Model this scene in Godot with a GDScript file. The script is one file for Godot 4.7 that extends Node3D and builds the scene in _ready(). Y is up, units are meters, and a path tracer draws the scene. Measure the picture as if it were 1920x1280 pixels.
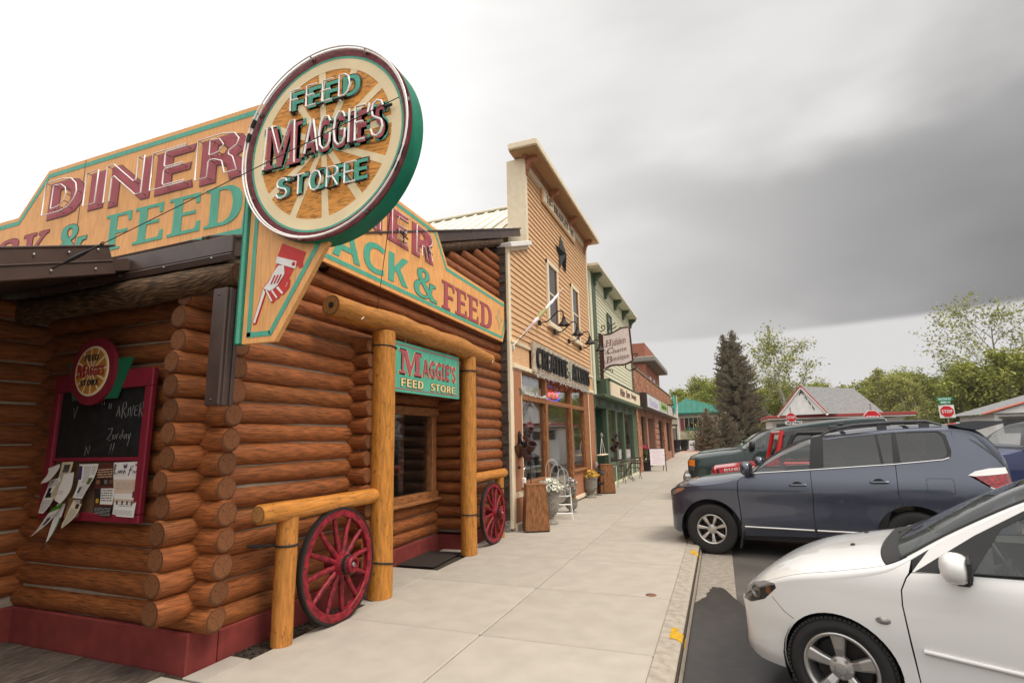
extends Node3D
# A small-town main street: log cabin diner, wooden shop fronts, parked cars, overcast sky.

class MB:
	var v := PackedVector3Array()
	var n := PackedVector3Array()
	var t := PackedVector2Array()
	var c := PackedColorArray()
	var ix := PackedInt32Array()
	var color := Color.WHITE
	var uvo := Vector2.ZERO
	func vert(p: Vector3, nn: Vector3, uv: Vector2) -> int:
		v.append(p)
		n.append(nn)
		t.append(uv + uvo)
		c.append(color)
		return v.size() - 1
	func tri(a: int, b: int, d: int) -> void:
		var fn := (v[b] - v[a]).cross(v[d] - v[a])
		if fn.dot(n[a] + n[b] + n[d]) > 0.0:
			ix.append_array([a, d, b])
		else:
			ix.append_array([a, b, d])
	func quad(a: Vector3, b: Vector3, d: Vector3, e: Vector3, nn := Vector3.ZERO) -> void:
		# counter-clockwise seen from outside
		if nn == Vector3.ZERO:
			nn = (b - a).cross(d - a)
			if nn.length() < 1e-12:
				nn = (d - a).cross(e - a)
			nn = nn.normalized()
		var w := a.distance_to(b)
		var h := b.distance_to(d)
		var o := Vector2(a.x + a.z, a.y)
		var i := vert(a, nn, o)
		vert(b, nn, o + Vector2(w, 0))
		vert(d, nn, o + Vector2(w, h))
		vert(e, nn, o + Vector2(0, h))
		tri(i, i + 1, i + 2)
		tri(i, i + 2, i + 3)
	func tri3(a: Vector3, b: Vector3, d: Vector3, hint := Vector3.ZERO) -> void:
		var nn := (b - a).cross(d - a).normalized()
		if hint != Vector3.ZERO and nn.dot(hint) < 0.0:
			nn = -nn
		var i := vert(a, nn, Vector2(a.x + a.z, a.y))
		vert(b, nn, Vector2(b.x + b.z, b.y))
		vert(d, nn, Vector2(d.x + d.z, d.y))
		tri(i, i + 1, i + 2)
	func box(at: Vector3, s: Vector3, b := Basis.IDENTITY, bev := 0.0) -> void:
		var h := s * 0.5
		var la := s.max_axis_index()
		for axis in 3:
			var u := (axis + 1) % 3
			var w := (axis + 2) % 3
			for sg in [-1.0, 1.0]:
				var nn := Vector3.ZERO
				nn[axis] = sg
				var i0 := v.size()
				for k in [[-1, -1], [1, -1], [1, 1], [-1, 1]]:
					var p := Vector3.ZERO
					p[axis] = sg * h[axis]
					p[u] = k[0] * (h[u] - bev)
					p[w] = k[1] * (h[w] - bev)
					var uu := p[u] if u == la or (w != la and s[u] >= s[w]) else p[w]
					var ww := p[w] if uu == p[u] else p[u]
					if u != la and w == la:
						uu = p[w]
						ww = p[u]
					vert(at + b * p, b * nn, Vector2(uu, ww + sg * 0.37 + axis * 0.71))
				tri(i0, i0 + 1, i0 + 2)
				tri(i0, i0 + 2, i0 + 3)
		if bev > 0.0:
			for axis in 3:
				var u := (axis + 1) % 3
				var w := (axis + 2) % 3
				for su in [-1.0, 1.0]:
					for sw in [-1.0, 1.0]:
						var nn := Vector3.ZERO
						nn[u] = su
						nn[w] = sw
						nn = nn.normalized()
						var i0 := v.size()
						for k in [[-1, 0], [1, 0], [1, 1], [-1, 1]]:
							var p := Vector3.ZERO
							p[axis] = k[0] * (h[axis] - bev)
							p[u] = su * (h[u] - (bev if k[1] == 1 else 0.0))
							p[w] = sw * (h[w] - (0.0 if k[1] == 1 else bev))
							vert(at + b * p, b * nn, Vector2(p[axis], k[1] * bev))
						tri(i0, i0 + 1, i0 + 2)
						tri(i0, i0 + 2, i0 + 3)
			for sx in [-1.0, 1.0]:
				for sy in [-1.0, 1.0]:
					for sz in [-1.0, 1.0]:
						var nn := Vector3(sx, sy, sz).normalized()
						var i0 := v.size()
						vert(at + b * Vector3(sx * h.x, sy * (h.y - bev), sz * (h.z - bev)), b * nn, Vector2.ZERO)
						vert(at + b * Vector3(sx * (h.x - bev), sy * h.y, sz * (h.z - bev)), b * nn, Vector2.ZERO)
						vert(at + b * Vector3(sx * (h.x - bev), sy * (h.y - bev), sz * h.z), b * nn, Vector2.ZERO)
						tri(i0, i0 + 1, i0 + 2)
	func tube(pts: Array, rad, sides := 10, caps := true, capmb: MB = null, closed := false) -> void:
		var m := pts.size()
		var up := Vector3.UP
		var prev := -1
		var length := 0.0
		var tang0: Vector3 = (pts[1] - pts[0]).normalized()
		if absf(tang0.dot(up)) > 0.95:
			up = Vector3(1, 0, 0)
		var side := tang0.cross(up).normalized()
		var first := -1
		for k in m:
			var tg: Vector3
			if closed:
				tg = (pts[(k + 1) % m] - pts[(k - 1 + m) % m]).normalized()
			else:
				tg = (pts[mini(k + 1, m - 1)] - pts[maxi(k - 1, 0)]).normalized()
			side = (side - tg * side.dot(tg)).normalized()
			var up2 := side.cross(tg).normalized()
			var r: float = rad[k] if rad is Array else rad
			if k > 0:
				length += pts[k].distance_to(pts[k - 1])
			var st := v.size()
			for j in sides + 1:
				var a := TAU * j / sides
				var d := side * cos(a) + up2 * sin(a)
				vert(pts[k] + d * r, d, Vector2(length, a * r))
			if prev >= 0:
				for j in sides:
					tri(prev + j, prev + j + 1, st + j + 1)
					tri(prev + j, st + j + 1, st + j)
			else:
				first = st
			prev = st
		if closed:
			for j in sides:
				tri(prev + j, prev + j + 1, first + j + 1)
				tri(prev + j, first + j + 1, first + j)
		elif caps:
			var q: MB = capmb if capmb else self
			for e in 2:
				var k := 0 if e == 0 else m - 1
				var base := first if e == 0 else prev
				var tg: Vector3 = (pts[0] - pts[1]).normalized() if e == 0 else (pts[m - 1] - pts[m - 2]).normalized()
				var cc := q.color
				var ci := q.vert(pts[k], tg, Vector2(0.5, 0.5))
				var ring := []
				for j in sides:
					var a := TAU * j / sides
					ring.append(q.vert(v[base + j], tg, Vector2(0.5 + 0.5 * cos(a), 0.5 + 0.5 * sin(a))))
				q.color = cc
				for j in sides:
					q.tri(ci, ring[j], ring[(j + 1) % sides])
	func lathe(prof: Array, xf: Transform3D, seg := 24, smooth := true) -> void:
		# prof: Vector2(radius, y) listed along the profile; the axis is local y
		var m := prof.size()
		var lens := 0.0
		var rings := []
		for k in m:
			var a: Vector2 = prof[k] - prof[maxi(k - 1, 0)]
			var b: Vector2 = prof[mini(k + 1, m - 1)] - prof[k]
			if k > 0:
				lens += a.length()
			var ds := [(a.normalized() + b.normalized())]
			if not smooth and k > 0 and k < m - 1 and a.normalized().dot(b.normalized()) < 0.8:
				ds = [a, b]
			var made := []
			for d: Vector2 in ds:
				var nn := Vector2(d.y, -d.x).normalized()
				var st := v.size()
				for j in seg + 1:
					var an := TAU * j / seg
					var p := Vector3(cos(an) * prof[k].x, prof[k].y, sin(an) * prof[k].x)
					var q := Vector3(cos(an) * nn.x, nn.y, sin(an) * nn.x)
					vert(xf * p, (xf.basis * q).normalized(), Vector2(an * 0.3, lens))
				made.append(st)
			rings.append(made)
		for k in m - 1:
			var a0: int = rings[k][-1]
			var b0: int = rings[k + 1][0]
			for j in seg:
				tri(a0 + j, a0 + j + 1, b0 + j + 1)
				tri(a0 + j, b0 + j + 1, b0 + j)
	func poly(pg: PackedVector2Array, depth: float, xf: Transform3D, sides := true, back := true) -> void:
		# front face at z = 0 looking along +z, body reaches back to -depth
		var id := Geometry2D.triangulate_polygon(pg)
		var nz := xf.basis.z.normalized()
		var st := v.size()
		for p in pg:
			vert(xf * Vector3(p.x, p.y, 0), nz, p)
		for k in range(0, id.size(), 3):
			tri(st + id[k], st + id[k + 1], st + id[k + 2])
		if back and depth > 0.0:
			st = v.size()
			for p in pg:
				vert(xf * Vector3(p.x, p.y, -depth), -nz, p)
			for k in range(0, id.size(), 3):
				tri(st + id[k], st + id[k + 1], st + id[k + 2])
		if sides and depth > 0.0:
			var cw := Geometry2D.is_polygon_clockwise(pg)
			for k in pg.size():
				var a := pg[k]
				var b := pg[(k + 1) % pg.size()]
				var e := (b - a).normalized()
				var o := Vector2(e.y, -e.x) * (-1.0 if cw else 1.0)
				var nn := (xf.basis * Vector3(o.x, o.y, 0)).normalized()
				var i := vert(xf * Vector3(a.x, a.y, 0), nn, Vector2(0, 0))
				vert(xf * Vector3(b.x, b.y, 0), nn, Vector2(a.distance_to(b), 0))
				vert(xf * Vector3(b.x, b.y, -depth), nn, Vector2(a.distance_to(b), depth))
				vert(xf * Vector3(a.x, a.y, -depth), nn, Vector2(0, depth))
				tri(i, i + 1, i + 2)
				tri(i, i + 2, i + 3)
	func frame(outer: PackedVector2Array, inset: float, depth: float, xf: Transform3D) -> void:
		# a band of even width along the inside of a polygon
		var inner: Array = Geometry2D.offset_polygon(outer, -inset, Geometry2D.JOIN_MITER)
		if inner.is_empty():
			return
		var q: PackedVector2Array = inner[0]
		var m := outer.size()
		if q.size() != m:
			return
		var best := 0
		var bd := 1e9
		for k in m:
			var d := q[k].distance_to(outer[0])
			if d < bd:
				bd = d
				best = k
		var same := Geometry2D.is_polygon_clockwise(outer) == Geometry2D.is_polygon_clockwise(q)
		for k in m:
			var a := outer[k]
			var b := outer[(k + 1) % m]
			var e: Vector2 = q[(best + k) % m] if same else q[(best - k + m) % m]
			var f: Vector2 = q[(best + k + 1) % m] if same else q[(best - k - 1 + 2 * m) % m]
			poly(PackedVector2Array([a, b, f, e]), depth, xf)
	func put(o: MB, xf: Transform3D) -> void:
		var st := v.size()
		for k in o.v.size():
			v.append(xf * o.v[k])
			n.append((xf.basis * o.n[k]).normalized())
			t.append(o.t[k])
			c.append(o.c[k] * color)
		var flip := xf.basis.determinant() < 0.0
		for k in range(0, o.ix.size(), 3):
			if flip:
				ix.append_array([st + o.ix[k], st + o.ix[k + 2], st + o.ix[k + 1]])
			else:
				ix.append_array([st + o.ix[k], st + o.ix[k + 1], st + o.ix[k + 2]])

var M := {}
var names := {}
var rng := RandomNumberGenerator.new()

func mesh_of(list: Array) -> ArrayMesh:
	var am := ArrayMesh.new()
	for e in list:
		var b: MB = e[0]
		if b.ix.is_empty():
			continue
		var a := []
		a.resize(Mesh.ARRAY_MAX)
		a[Mesh.ARRAY_VERTEX] = b.v
		a[Mesh.ARRAY_NORMAL] = b.n
		a[Mesh.ARRAY_TEX_UV] = b.t
		a[Mesh.ARRAY_TEX_UV2] = b.t
		a[Mesh.ARRAY_COLOR] = b.c
		a[Mesh.ARRAY_INDEX] = b.ix
		am.add_surface_from_arrays(Mesh.PRIMITIVE_TRIANGLES, a)
		am.surface_set_material(am.get_surface_count() - 1, e[1])
	return am

func fresh(called: String) -> String:
	if not names.has(called):
		names[called] = 0
		return called
	names[called] += 1
	return "%s_%03d" % [called, names[called]]

func meta(o: Node, label: String, category: String, group := "", kind := "") -> Node:
	if label:
		o.set_meta("label", label)
	if category:
		o.set_meta("category", category)
	if group:
		o.set_meta("group", group)
	if kind:
		o.set_meta("kind", kind)
	return o

func thing(called: String, label: String, category: String, at := Vector3.ZERO, turn := 0.0, group := "") -> Node3D:
	var o := Node3D.new()
	o.name = fresh(called)
	add_child(o)
	o.position = at
	o.rotation.y = deg_to_rad(turn)
	meta(o, label, category, group)
	return o

func pname(parent: Node, called: String) -> String:
	if not parent.has_node(NodePath(called)):
		return called
	var key := "%d/%s" % [parent.get_instance_id(), called]
	var k: int = names.get(key, 0) + 1
	while parent.has_node(NodePath("%s_%03d" % [called, k])):
		k += 1
	names[key] = k
	return "%s_%03d" % [called, k]

func hang(called: String, mesh: Mesh, parent: Node, at := Transform3D.IDENTITY) -> MeshInstance3D:
	var o := MeshInstance3D.new()
	o.mesh = mesh
	o.name = pname(parent, called) if parent != self else fresh(called)
	o.transform = at
	parent.add_child(o, true)
	return o

func part(called: String, parent: Node, b: MB, mat: Material, at := Transform3D.IDENTITY) -> MeshInstance3D:
	return hang(called, mesh_of([[b, mat]]), parent, at)

func solo(called: String, label: String, category: String, list: Array, group := "", at := Transform3D.IDENTITY) -> MeshInstance3D:
	var o := hang(called, mesh_of(list), self, at)
	meta(o, label, category, group)
	return o

func struct(called: String, b: MB, mat: Material, parent: Node = self) -> MeshInstance3D:
	var o := part(called, parent, b, mat)
	if parent == self:
		o.set_meta("kind", "structure")
	return o

func copy(o: Node3D, label: String, xf: Transform3D) -> Node3D:
	var r: Node3D = o.duplicate()
	var base := String(o.name)
	var us := base.rfind("_0")
	if us > 0:
		base = base.substr(0, us)
	r.name = fresh(base)
	add_child(r)
	r.transform = xf
	if label:
		r.set_meta("label", label)
	return r

func bx(parent: Node, called: String, mat: Material, at: Vector3, s: Vector3, bev := 0.0, b := Basis.IDENTITY) -> MeshInstance3D:
	var q := MB.new()
	q.uvo = Vector2(rng.randf() * 5.0, rng.randf() * 5.0)
	q.box(at, s, b, bev)
	return part(called, parent, q, mat)

# ---------------------------------------------------------------- lettering
func font(bold := false, kind := "Droid Sans") -> Font:
	var f := SystemFont.new()
	f.font_names = PackedStringArray([kind])
	f.font_weight = 700 if bold else 400
	return f

func glyph(ch: String, f: Font, depth: float) -> MB:
	var key := "%s|%d|%f" % [ch, f.get_instance_id(), depth]
	if M.has(key):
		return M[key]
	var tm := TextMesh.new()
	tm.text = ch
	tm.font = f
	tm.font_size = 64
	tm.pixel_size = 1.0 / 64.0
	tm.curve_step = 1.5
	tm.depth = depth
	tm.horizontal_alignment = HORIZONTAL_ALIGNMENT_LEFT
	tm.vertical_alignment = VERTICAL_ALIGNMENT_BOTTOM
	var b := MB.new()
	if ch != " ":
		var a := tm.get_mesh_arrays()
		b.v = a[Mesh.ARRAY_VERTEX]
		b.n = a[Mesh.ARRAY_NORMAL]
		b.t = a[Mesh.ARRAY_TEX_UV]
		b.ix = a[Mesh.ARRAY_INDEX] if a[Mesh.ARRAY_INDEX] != null else PackedInt32Array(range(b.v.size()))
		b.c.resize(b.v.size())
		b.c.fill(Color.WHITE)
	M[key] = b
	return b

# fits a word into the box [0,w] x [0,h] of xf; with a parent, each letter is a part, else it all goes into the returned builder
func word(txt: String, f: Font, xf: Transform3D, w: float, h: float, depth: float, mat: Material, parent: Node, called := "letter", grow := 0.0, shear := 0.0, track := 0.0) -> MB:
	var lo := Vector3(1e9, 1e9, 0)
	var hi := Vector3(-1e9, -1e9, 0)
	var gl := []
	var x := 0.0
	for k in txt.length():
		var b := glyph(txt[k], f, 1.0)
		gl.append([b, x])
		for p in b.v:
			lo.x = minf(lo.x, p.x + x)
			lo.y = minf(lo.y, p.y)
			hi.x = maxf(hi.x, p.x + x)
			hi.y = maxf(hi.y, p.y)
		x += f.get_string_size(txt[k], HORIZONTAL_ALIGNMENT_LEFT, -1, 64).x / 64.0 + track
	var sx := w / (hi.x - lo.x)
	var sy := h / (hi.y - lo.y)
	var all := MB.new()
	for e in gl:
		var b: MB = e[0]
		if b.v.is_empty():
			continue
		var q := MB.new() if parent else all
		var bs := Basis(Vector3(sx, 0, 0), Vector3(shear * sy, sy, 0), Vector3(0, 0, depth))
		var o := Vector3((e[1] - lo.x) * sx - lo.y * sy * shear, -lo.y * sy, 0)
		if grow > 0.0:
			for dx in [-grow, grow]:
				for dy in [-grow, grow]:
					q.put(b, xf * Transform3D(bs, o + Vector3(dx, dy, 0)))
		else:
			q.put(b, xf * Transform3D(bs, o))
		if parent:
			part(called, parent, q, mat)
	return all

# ---------------------------------------------------------------- textures and materials
func noise_tex(freq: float, lo: Color, hi: Color, sd: int, size := 512, oct := 4, mids := [], kind := FastNoiseLite.TYPE_SIMPLEX_SMOOTH) -> NoiseTexture2D:
	var n := FastNoiseLite.new()
	n.seed = sd
	n.noise_type = kind
	n.frequency = freq
	n.fractal_octaves = oct
	var t := NoiseTexture2D.new()
	t.width = size
	t.height = size
	t.seamless = true
	t.noise = n
	var g := Gradient.new()
	g.offsets = PackedFloat32Array([0.0, 1.0])
	g.colors = PackedColorArray([lo, hi])
	for m in mids:
		g.add_point(m[0], m[1])
	t.color_ramp = g
	return t

func lin(r: float, g: float, b: float) -> Color:
	return Color(r, g, b).linear_to_srgb()

func gray(k: float) -> Color:
	return Color(k, k, k)

func mat(albedo: Color, rough := 0.7, tex: Texture2D = null, uvs := Vector3.ONE, tri := false, vcol := true) -> StandardMaterial3D:
	var m := StandardMaterial3D.new()
	m.albedo_color = albedo
	m.roughness = rough
	m.metallic_specular = 0.4
	m.vertex_color_use_as_albedo = vcol
	if tex:
		m.albedo_texture = tex
	m.uv1_scale = uvs
	if tri:
		m.uv1_triplanar = true
		m.uv1_world_triplanar = true
	return m

func detail(m: StandardMaterial3D, tex: Texture2D, uvs: Vector3) -> StandardMaterial3D:
	m.detail_enabled = true
	m.detail_blend_mode = BaseMaterial3D.BLEND_MODE_MUL
	m.detail_uv_layer = BaseMaterial3D.DETAIL_UV_2
	m.detail_albedo = tex
	m.uv2_scale = uvs
	return m

func relief(m: StandardMaterial3D, tex: Texture2D, cm: float) -> StandardMaterial3D:
	m.heightmap_enabled = true
	m.heightmap_texture = tex
	m.heightmap_scale = cm
	return m

func glass(tint: Color, alpha: float) -> StandardMaterial3D:
	var m := StandardMaterial3D.new()
	m.albedo_color = Color(tint.r, tint.g, tint.b, alpha)
	m.transparency = BaseMaterial3D.TRANSPARENCY_ALPHA
	m.roughness = 0.03
	m.metallic_specular = 0.5
	return m

# ---------------------------------------------------------------- sky
func sky_picture() -> ImageTexture:
	var w := 1024
	var h := 512
	var data := PackedFloat32Array()
	data.resize(w * h * 4)
	var n1 := FastNoiseLite.new()
	n1.seed = 11
	n1.frequency = 1.1
	n1.fractal_octaves = 5
	var n2 := FastNoiseLite.new()
	n2.seed = 23
	n2.frequency = 2.6
	n2.fractal_octaves = 5
	var bright := Vector3(sin(deg_to_rad(-66)) * cos(deg_to_rad(27)), sin(deg_to_rad(27)), -cos(deg_to_rad(-66)) * cos(deg_to_rad(27)))
	for j in h:
		var el := PI * 0.5 - (j + 0.5) / h * PI
		for i in w:
			var az := (i + 0.5) / w * TAU
			var d := Vector3(sin(az) * cos(el), sin(el), -cos(az) * cos(el))
			var L := 0.3
			var warm := 0.0
			if el > -0.05:
				# cloud deck: flatten the noise towards the horizon
				var q := Vector3(d.x, 0, d.z) / (maxf(d.y, 0.0) + 0.5)
				var c1 := n1.get_noise_3d(q.x, d.y * 2.0, q.z)
				var c2 := n2.get_noise_3d(q.x, d.y * 2.5, q.z)
				var ang := rad_to_deg(acos(clampf(d.dot(bright), -1, 1)))
				var glow := exp(-pow(ang / 31.0, 2.0))
				var azd := rad_to_deg(wrapf(az, -PI, PI))
				var eld := rad_to_deg(el)
				L = 0.36 + 0.06 * c1 + 0.06 * c2
				# brightest towards the left of the street and overhead, dim storm bank over its end
				L += 0.50 * glow
				L += 0.55 * smoothstep(46.0, 72.0, eld)
				L += 0.42 * smoothstep(70.0, 130.0, absf(azd)) * smoothstep(-4.0, 25.0, eld)
				var band := smoothstep(-20.0, 14.0, azd + 16.0 * c1) * (1.0 - smoothstep(60.0, 95.0, azd)) * smoothstep(-2.0, 15.0, eld + 9.0 * c1 + 6.0 * c2 + 0.2 * azd) * (1.0 - smoothstep(17.0, 36.0, eld + 16.0 * c1 + 7.0 * c2 - 0.1 * azd))
				L -= 0.150 * clampf(band, 0.0, 1.0) * (0.95 + 0.5 * c2)
				L -= 0.10 * smoothstep(4.0, 26.0, azd) * (1.0 - smoothstep(60.0, 95.0, azd)) * (1.0 - smoothstep(6.0, 30.0, eld))
				L = maxf(L, 0.07)
				warm = clampf(0.30 - L, 0.0, 0.25)
			var k := (j * w + i) * 4
			data[k] = L * (1.0 - 0.02 * warm)
			data[k + 1] = L * (0.985 - 0.02 * warm)
			data[k + 2] = L * (0.97 + 0.14 * warm)
			data[k + 3] = 1.0
	var im := Image.create_from_data(w, h, false, Image.FORMAT_RGBAF, data.to_byte_array())
	return ImageTexture.create_from_image(im)

func _ready() -> void:
	rng.seed = 20240
	var cam := Camera3D.new()
	cam.name = "camera"
	cam.basis = Basis(Vector3(0.93182438, -0.02096672, -0.36230336), Vector3(0.085685, 0.98281509, 0.163501), Vector3(0.35264913, -0.18339818, 0.9176076)).orthonormalized()
	cam.position = Vector3(0, 1.72, 0)
	cam.fov = 65.88
	cam.near = 0.05
	cam.far = 1500.0
	add_child(cam)
	cam.current = true
	var env := Environment.new()
	env.background_mode = Environment.BG_SKY
	env.sky = Sky.new()
	var sm := PanoramaSkyMaterial.new()
	sm.panorama = sky_picture()
	env.sky.sky_material = sm
	env.tonemap_mode = Environment.TONE_MAPPER_LINEAR
	env.tonemap_exposure = 2.0
	env.sdfgi_enabled = true
	env.ssao_enabled = true
	env.ssil_enabled = true
	env.fog_enabled = true
	env.fog_density = 0.0002
	env.fog_light_color = Color(0.86, 0.87, 0.88)
	var we := WorldEnvironment.new()
	we.name = "world_environment"
	we.environment = env
	add_child(we)
	var sun := DirectionalLight3D.new()
	sun.name = "sun"
	sun.light_energy = 0.45
	sun.light_color = Color(1.0, 0.96, 0.9)
	sun.light_angular_distance = 24.0
	sun.shadow_enabled = true
	sun.sky_mode = DirectionalLight3D.SKY_MODE_LIGHT_ONLY
	add_child(sun)
	sun.look_at_from_position(Vector3(8, 12, 1), Vector3.ZERO)
	materials()
	ground()
	cabin()
	cabin_signs()
	cabin_front_things()
	creative()
	creative_things()
	green_shop()
	stone_shop()
	background()
	trees()
	vehicles()

func materials() -> void:
	var grain := noise_tex(0.018, gray(0.66), gray(1.0), 3, 512, 5)
	var crack := noise_tex(0.02, gray(0.5), gray(1.0), 9, 512, 5, [[0.28, gray(0.74)], [0.4, gray(0.98)]])
	var mottle := noise_tex(0.012, gray(0.82), gray(1.0), 5, 512, 5)
	var fine := noise_tex(0.12, gray(0.86), gray(1.0), 7, 512, 4)
	var bumpy := noise_tex(0.05, gray(0.0), gray(1.0), 13, 512, 5)
	var knots := noise_tex(0.02, gray(0.6), gray(1.0), 31, 512, 3, [[0.22, gray(0.9)], [0.3, gray(1.0)]])
	M.grain = grain
	M.crack = crack
	M.mottle = mottle
	M.fine = fine
	M.bumpy = bumpy
	M.log = detail(mat(lin(0.42, 0.132, 0.038), 0.5, grain, Vector3(0.45, 4.5, 1)), crack, Vector3(0.35, 7.0, 1))
	M.log = relief(M.log, crack, 0.5)
	M.honey = detail(mat(lin(0.66, 0.265, 0.05), 0.42, noise_tex(0.015, gray(0.74), gray(1.0), 17, 512, 4), Vector3(0.4, 3.2, 1)), knots, Vector3(0.9, 2.2, 1))
	M.beam = detail(mat(lin(0.36, 0.19, 0.085), 0.8, noise_tex(0.02, gray(0.22), gray(1.0), 41, 512, 5), Vector3(0.5, 5.0, 1)), crack, Vector3(0.3, 6.0, 1))
	M.end = mat(lin(0.29, 0.115, 0.045), 0.7, end_grain(), Vector3.ONE)
	M.endhoney = mat(lin(0.60, 0.30, 0.10), 0.6, end_grain(), Vector3.ONE)
	M.chink = mat(lin(0.36, 0.30, 0.23), 0.95, mottle, Vector3(1.5, 1.5, 1), true)
	M.base_red = detail(mat(lin(0.26, 0.042, 0.036), 0.8, mottle, Vector3(0.8, 0.8, 0.8), true), fine, Vector3(3, 3, 3))
	M.concrete = detail(mat(lin(0.50, 0.45, 0.385), 0.9, noise_tex(0.008, gray(0.93), gray(1.0), 19, 1024, 6), Vector3(0.31, 0.31, 0.31), true), fine, Vector3(2.2, 2.2, 2.2))
	M.concrete.uv2_triplanar = true
	M.concrete.uv2_world_triplanar = true
	M.concrete = relief(M.concrete, bumpy, 0.12)
	M.curb = detail(mat(lin(0.50, 0.435, 0.355), 0.92, noise_tex(0.02, gray(0.8), gray(1.0), 29, 512, 6), Vector3(0.9, 0.9, 0.9), true), fine, Vector3(3, 3, 3))
	M.asphalt = detail(mat(lin(0.20, 0.175, 0.155), 0.93, noise_tex(0.006, gray(0.72), gray(1.0), 37, 1024, 6), Vector3(0.12, 0.12, 0.12), true), noise_tex(0.25, gray(0.55), gray(1.0), 39, 512, 3), Vector3(1.6, 1.6, 1.6))
	M.asphalt.uv2_triplanar = true
	M.asphalt.uv2_world_triplanar = true
	M.wet = mat(lin(0.050, 0.042, 0.037), 0.32, mottle, Vector3(1, 1, 1), true)
	M.earth = mat(lin(0.14, 0.13, 0.075), 1.0, noise_tex(0.01, gray(0.5), gray(1.0), 43, 512, 6), Vector3(0.05, 0.05, 0.05), true)
	M.dirt = mat(lin(0.115, 0.085, 0.06), 1.0, noise_tex(0.05, gray(0.3), gray(1.0), 47, 512, 5), Vector3(1.5, 1.5, 1.5), true)
	M.plank = detail(mat(lin(0.19, 0.15, 0.125), 0.85, noise_tex(0.02, gray(0.5), gray(1.0), 53, 512, 5), Vector3(0.5, 4.0, 1)), crack, Vector3(0.4, 7.0, 1))
	M.yellow = mat(lin(0.75, 0.42, 0.02), 0.8, noise_tex(0.03, gray(0.62), gray(1.0), 59, 256, 5), Vector3(3, 3, 3), true)
	M.brown_metal = mat(lin(0.075, 0.043, 0.033), 0.42, mottle, Vector3(0.6, 0.6, 0.6), true)
	M.brown_metal.metallic_specular = 0.5
	M.signpaint = noise_tex(0.012, gray(0.93), gray(1.0), 61, 512, 5)
	var streak := noise_tex(0.02, gray(0.88), gray(1.0), 67, 512, 5, [[0.55, gray(0.98)]])
	M.streak = streak
	M.orange = detail(mat(lin(0.88, 0.43, 0.15), 0.55, M.signpaint, Vector3(0.5, 0.5, 0.5)), streak, Vector3(3.0, 0.25, 1))
	M.orange_deep = detail(mat(lin(0.86, 0.36, 0.06), 0.6, noise_tex(0.016, gray(0.82), gray(1.0), 71, 512, 5), Vector3(0.9, 3.0, 1)), crack, Vector3(0.8, 5.0, 1))
	M.teal = detail(mat(lin(0.10, 0.43, 0.30), 0.55, M.signpaint, Vector3(0.5, 0.5, 0.5)), streak, Vector3(3.5, 0.35, 1))
	M.teal_dark = mat(lin(0.0, 0.20, 0.115), 0.55, mottle, Vector3(1.2, 1.2, 1))
	M.maroon = detail(mat(lin(0.45, 0.10, 0.12), 0.6, M.signpaint, Vector3(0.7, 0.7, 0.7)), streak, Vector3(3.5, 0.35, 1))
	M.maroon_rim = detail(mat(lin(0.30, 0.035, 0.045), 0.5, noise_tex(0.06, gray(0.5), gray(1.0), 73, 256, 4), Vector3(2, 2, 2)), fine, Vector3(3, 3, 3))
	M.outline = mat(lin(0.17, 0.10, 0.085), 0.7)
	M.cream = mat(lin(0.86, 0.70, 0.43), 0.6, M.signpaint, Vector3(0.8, 0.8, 0.8))
	M.red = mat(lin(0.60, 0.032, 0.028), 0.55, M.signpaint, Vector3(0.8, 0.8, 0.8))
	M.white = mat(lin(0.80, 0.78, 0.74), 0.6, M.signpaint, Vector3(0.8, 0.8, 0.8))
	M.tube = mat(lin(0.86, 0.80, 0.78), 0.15)
	M.tube.metallic_specular = 0.6
	M.black = mat(lin(0.018, 0.017, 0.017), 0.5)
	M.iron = mat(lin(0.03, 0.026, 0.024), 0.5)
	M.iron.metallic = 0.4
	M.steel = mat(lin(0.35, 0.34, 0.33), 0.4)
	M.steel.metallic = 0.8
	M.wheelred = detail(mat(lin(0.42, 0.022, 0.04), 0.5, noise_tex(0.03, gray(0.5), gray(1.0), 79, 256, 5), Vector3(2, 2, 2)), fine, Vector3(3, 3, 3))
	M.glass = glass(Color(0.12, 0.13, 0.12), 0.12)
	M.darkglass = glass(Color(0.02, 0.02, 0.02), 0.55)
	M.shopglass = glass(Color(0.05, 0.05, 0.045), 0.10)
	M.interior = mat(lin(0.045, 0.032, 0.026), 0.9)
	M.tan = detail(mat(lin(0.76, 0.46, 0.245), 0.65, M.signpaint, Vector3(0.4, 0.4, 0.4)), streak, Vector3(0.4, 2.0, 1))
	M.trimcream = mat(lin(0.80, 0.68, 0.49), 0.6, M.signpaint, Vector3(0.7, 0.7, 0.7))
	M.woodorange = detail(mat(lin(0.46, 0.185, 0.066), 0.5, grain, Vector3(0.6, 3.5, 1)), crack, Vector3(0.4, 4.0, 1))
	M.brownpaint = mat(lin(0.40, 0.17, 0.085), 0.6, M.signpaint, Vector3(0.7, 0.7, 0.7))
	M.shake = detail(mat(lin(0.155, 0.115, 0.088), 0.9, noise_tex(0.02, gray(0.5), gray(1.0), 83, 512, 5), Vector3(4, 0.5, 1)), crack, Vector3(6.0, 0.5, 1))
	M.roofwhite = mat(lin(0.82, 0.78, 0.66), 0.45, M.signpaint, Vector3(0.5, 0.5, 0.5))
	M.sage = mat(lin(0.69, 0.67, 0.49), 0.65, M.signpaint, Vector3(0.5, 0.5, 0.5))
	M.green = mat(lin(0.082, 0.118, 0.070), 0.5, M.signpaint, Vector3(0.5, 0.5, 0.5))
	M.greendark = mat(lin(0.035, 0.075, 0.04), 0.5, M.signpaint, Vector3(0.5, 0.5, 0.5))
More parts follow.
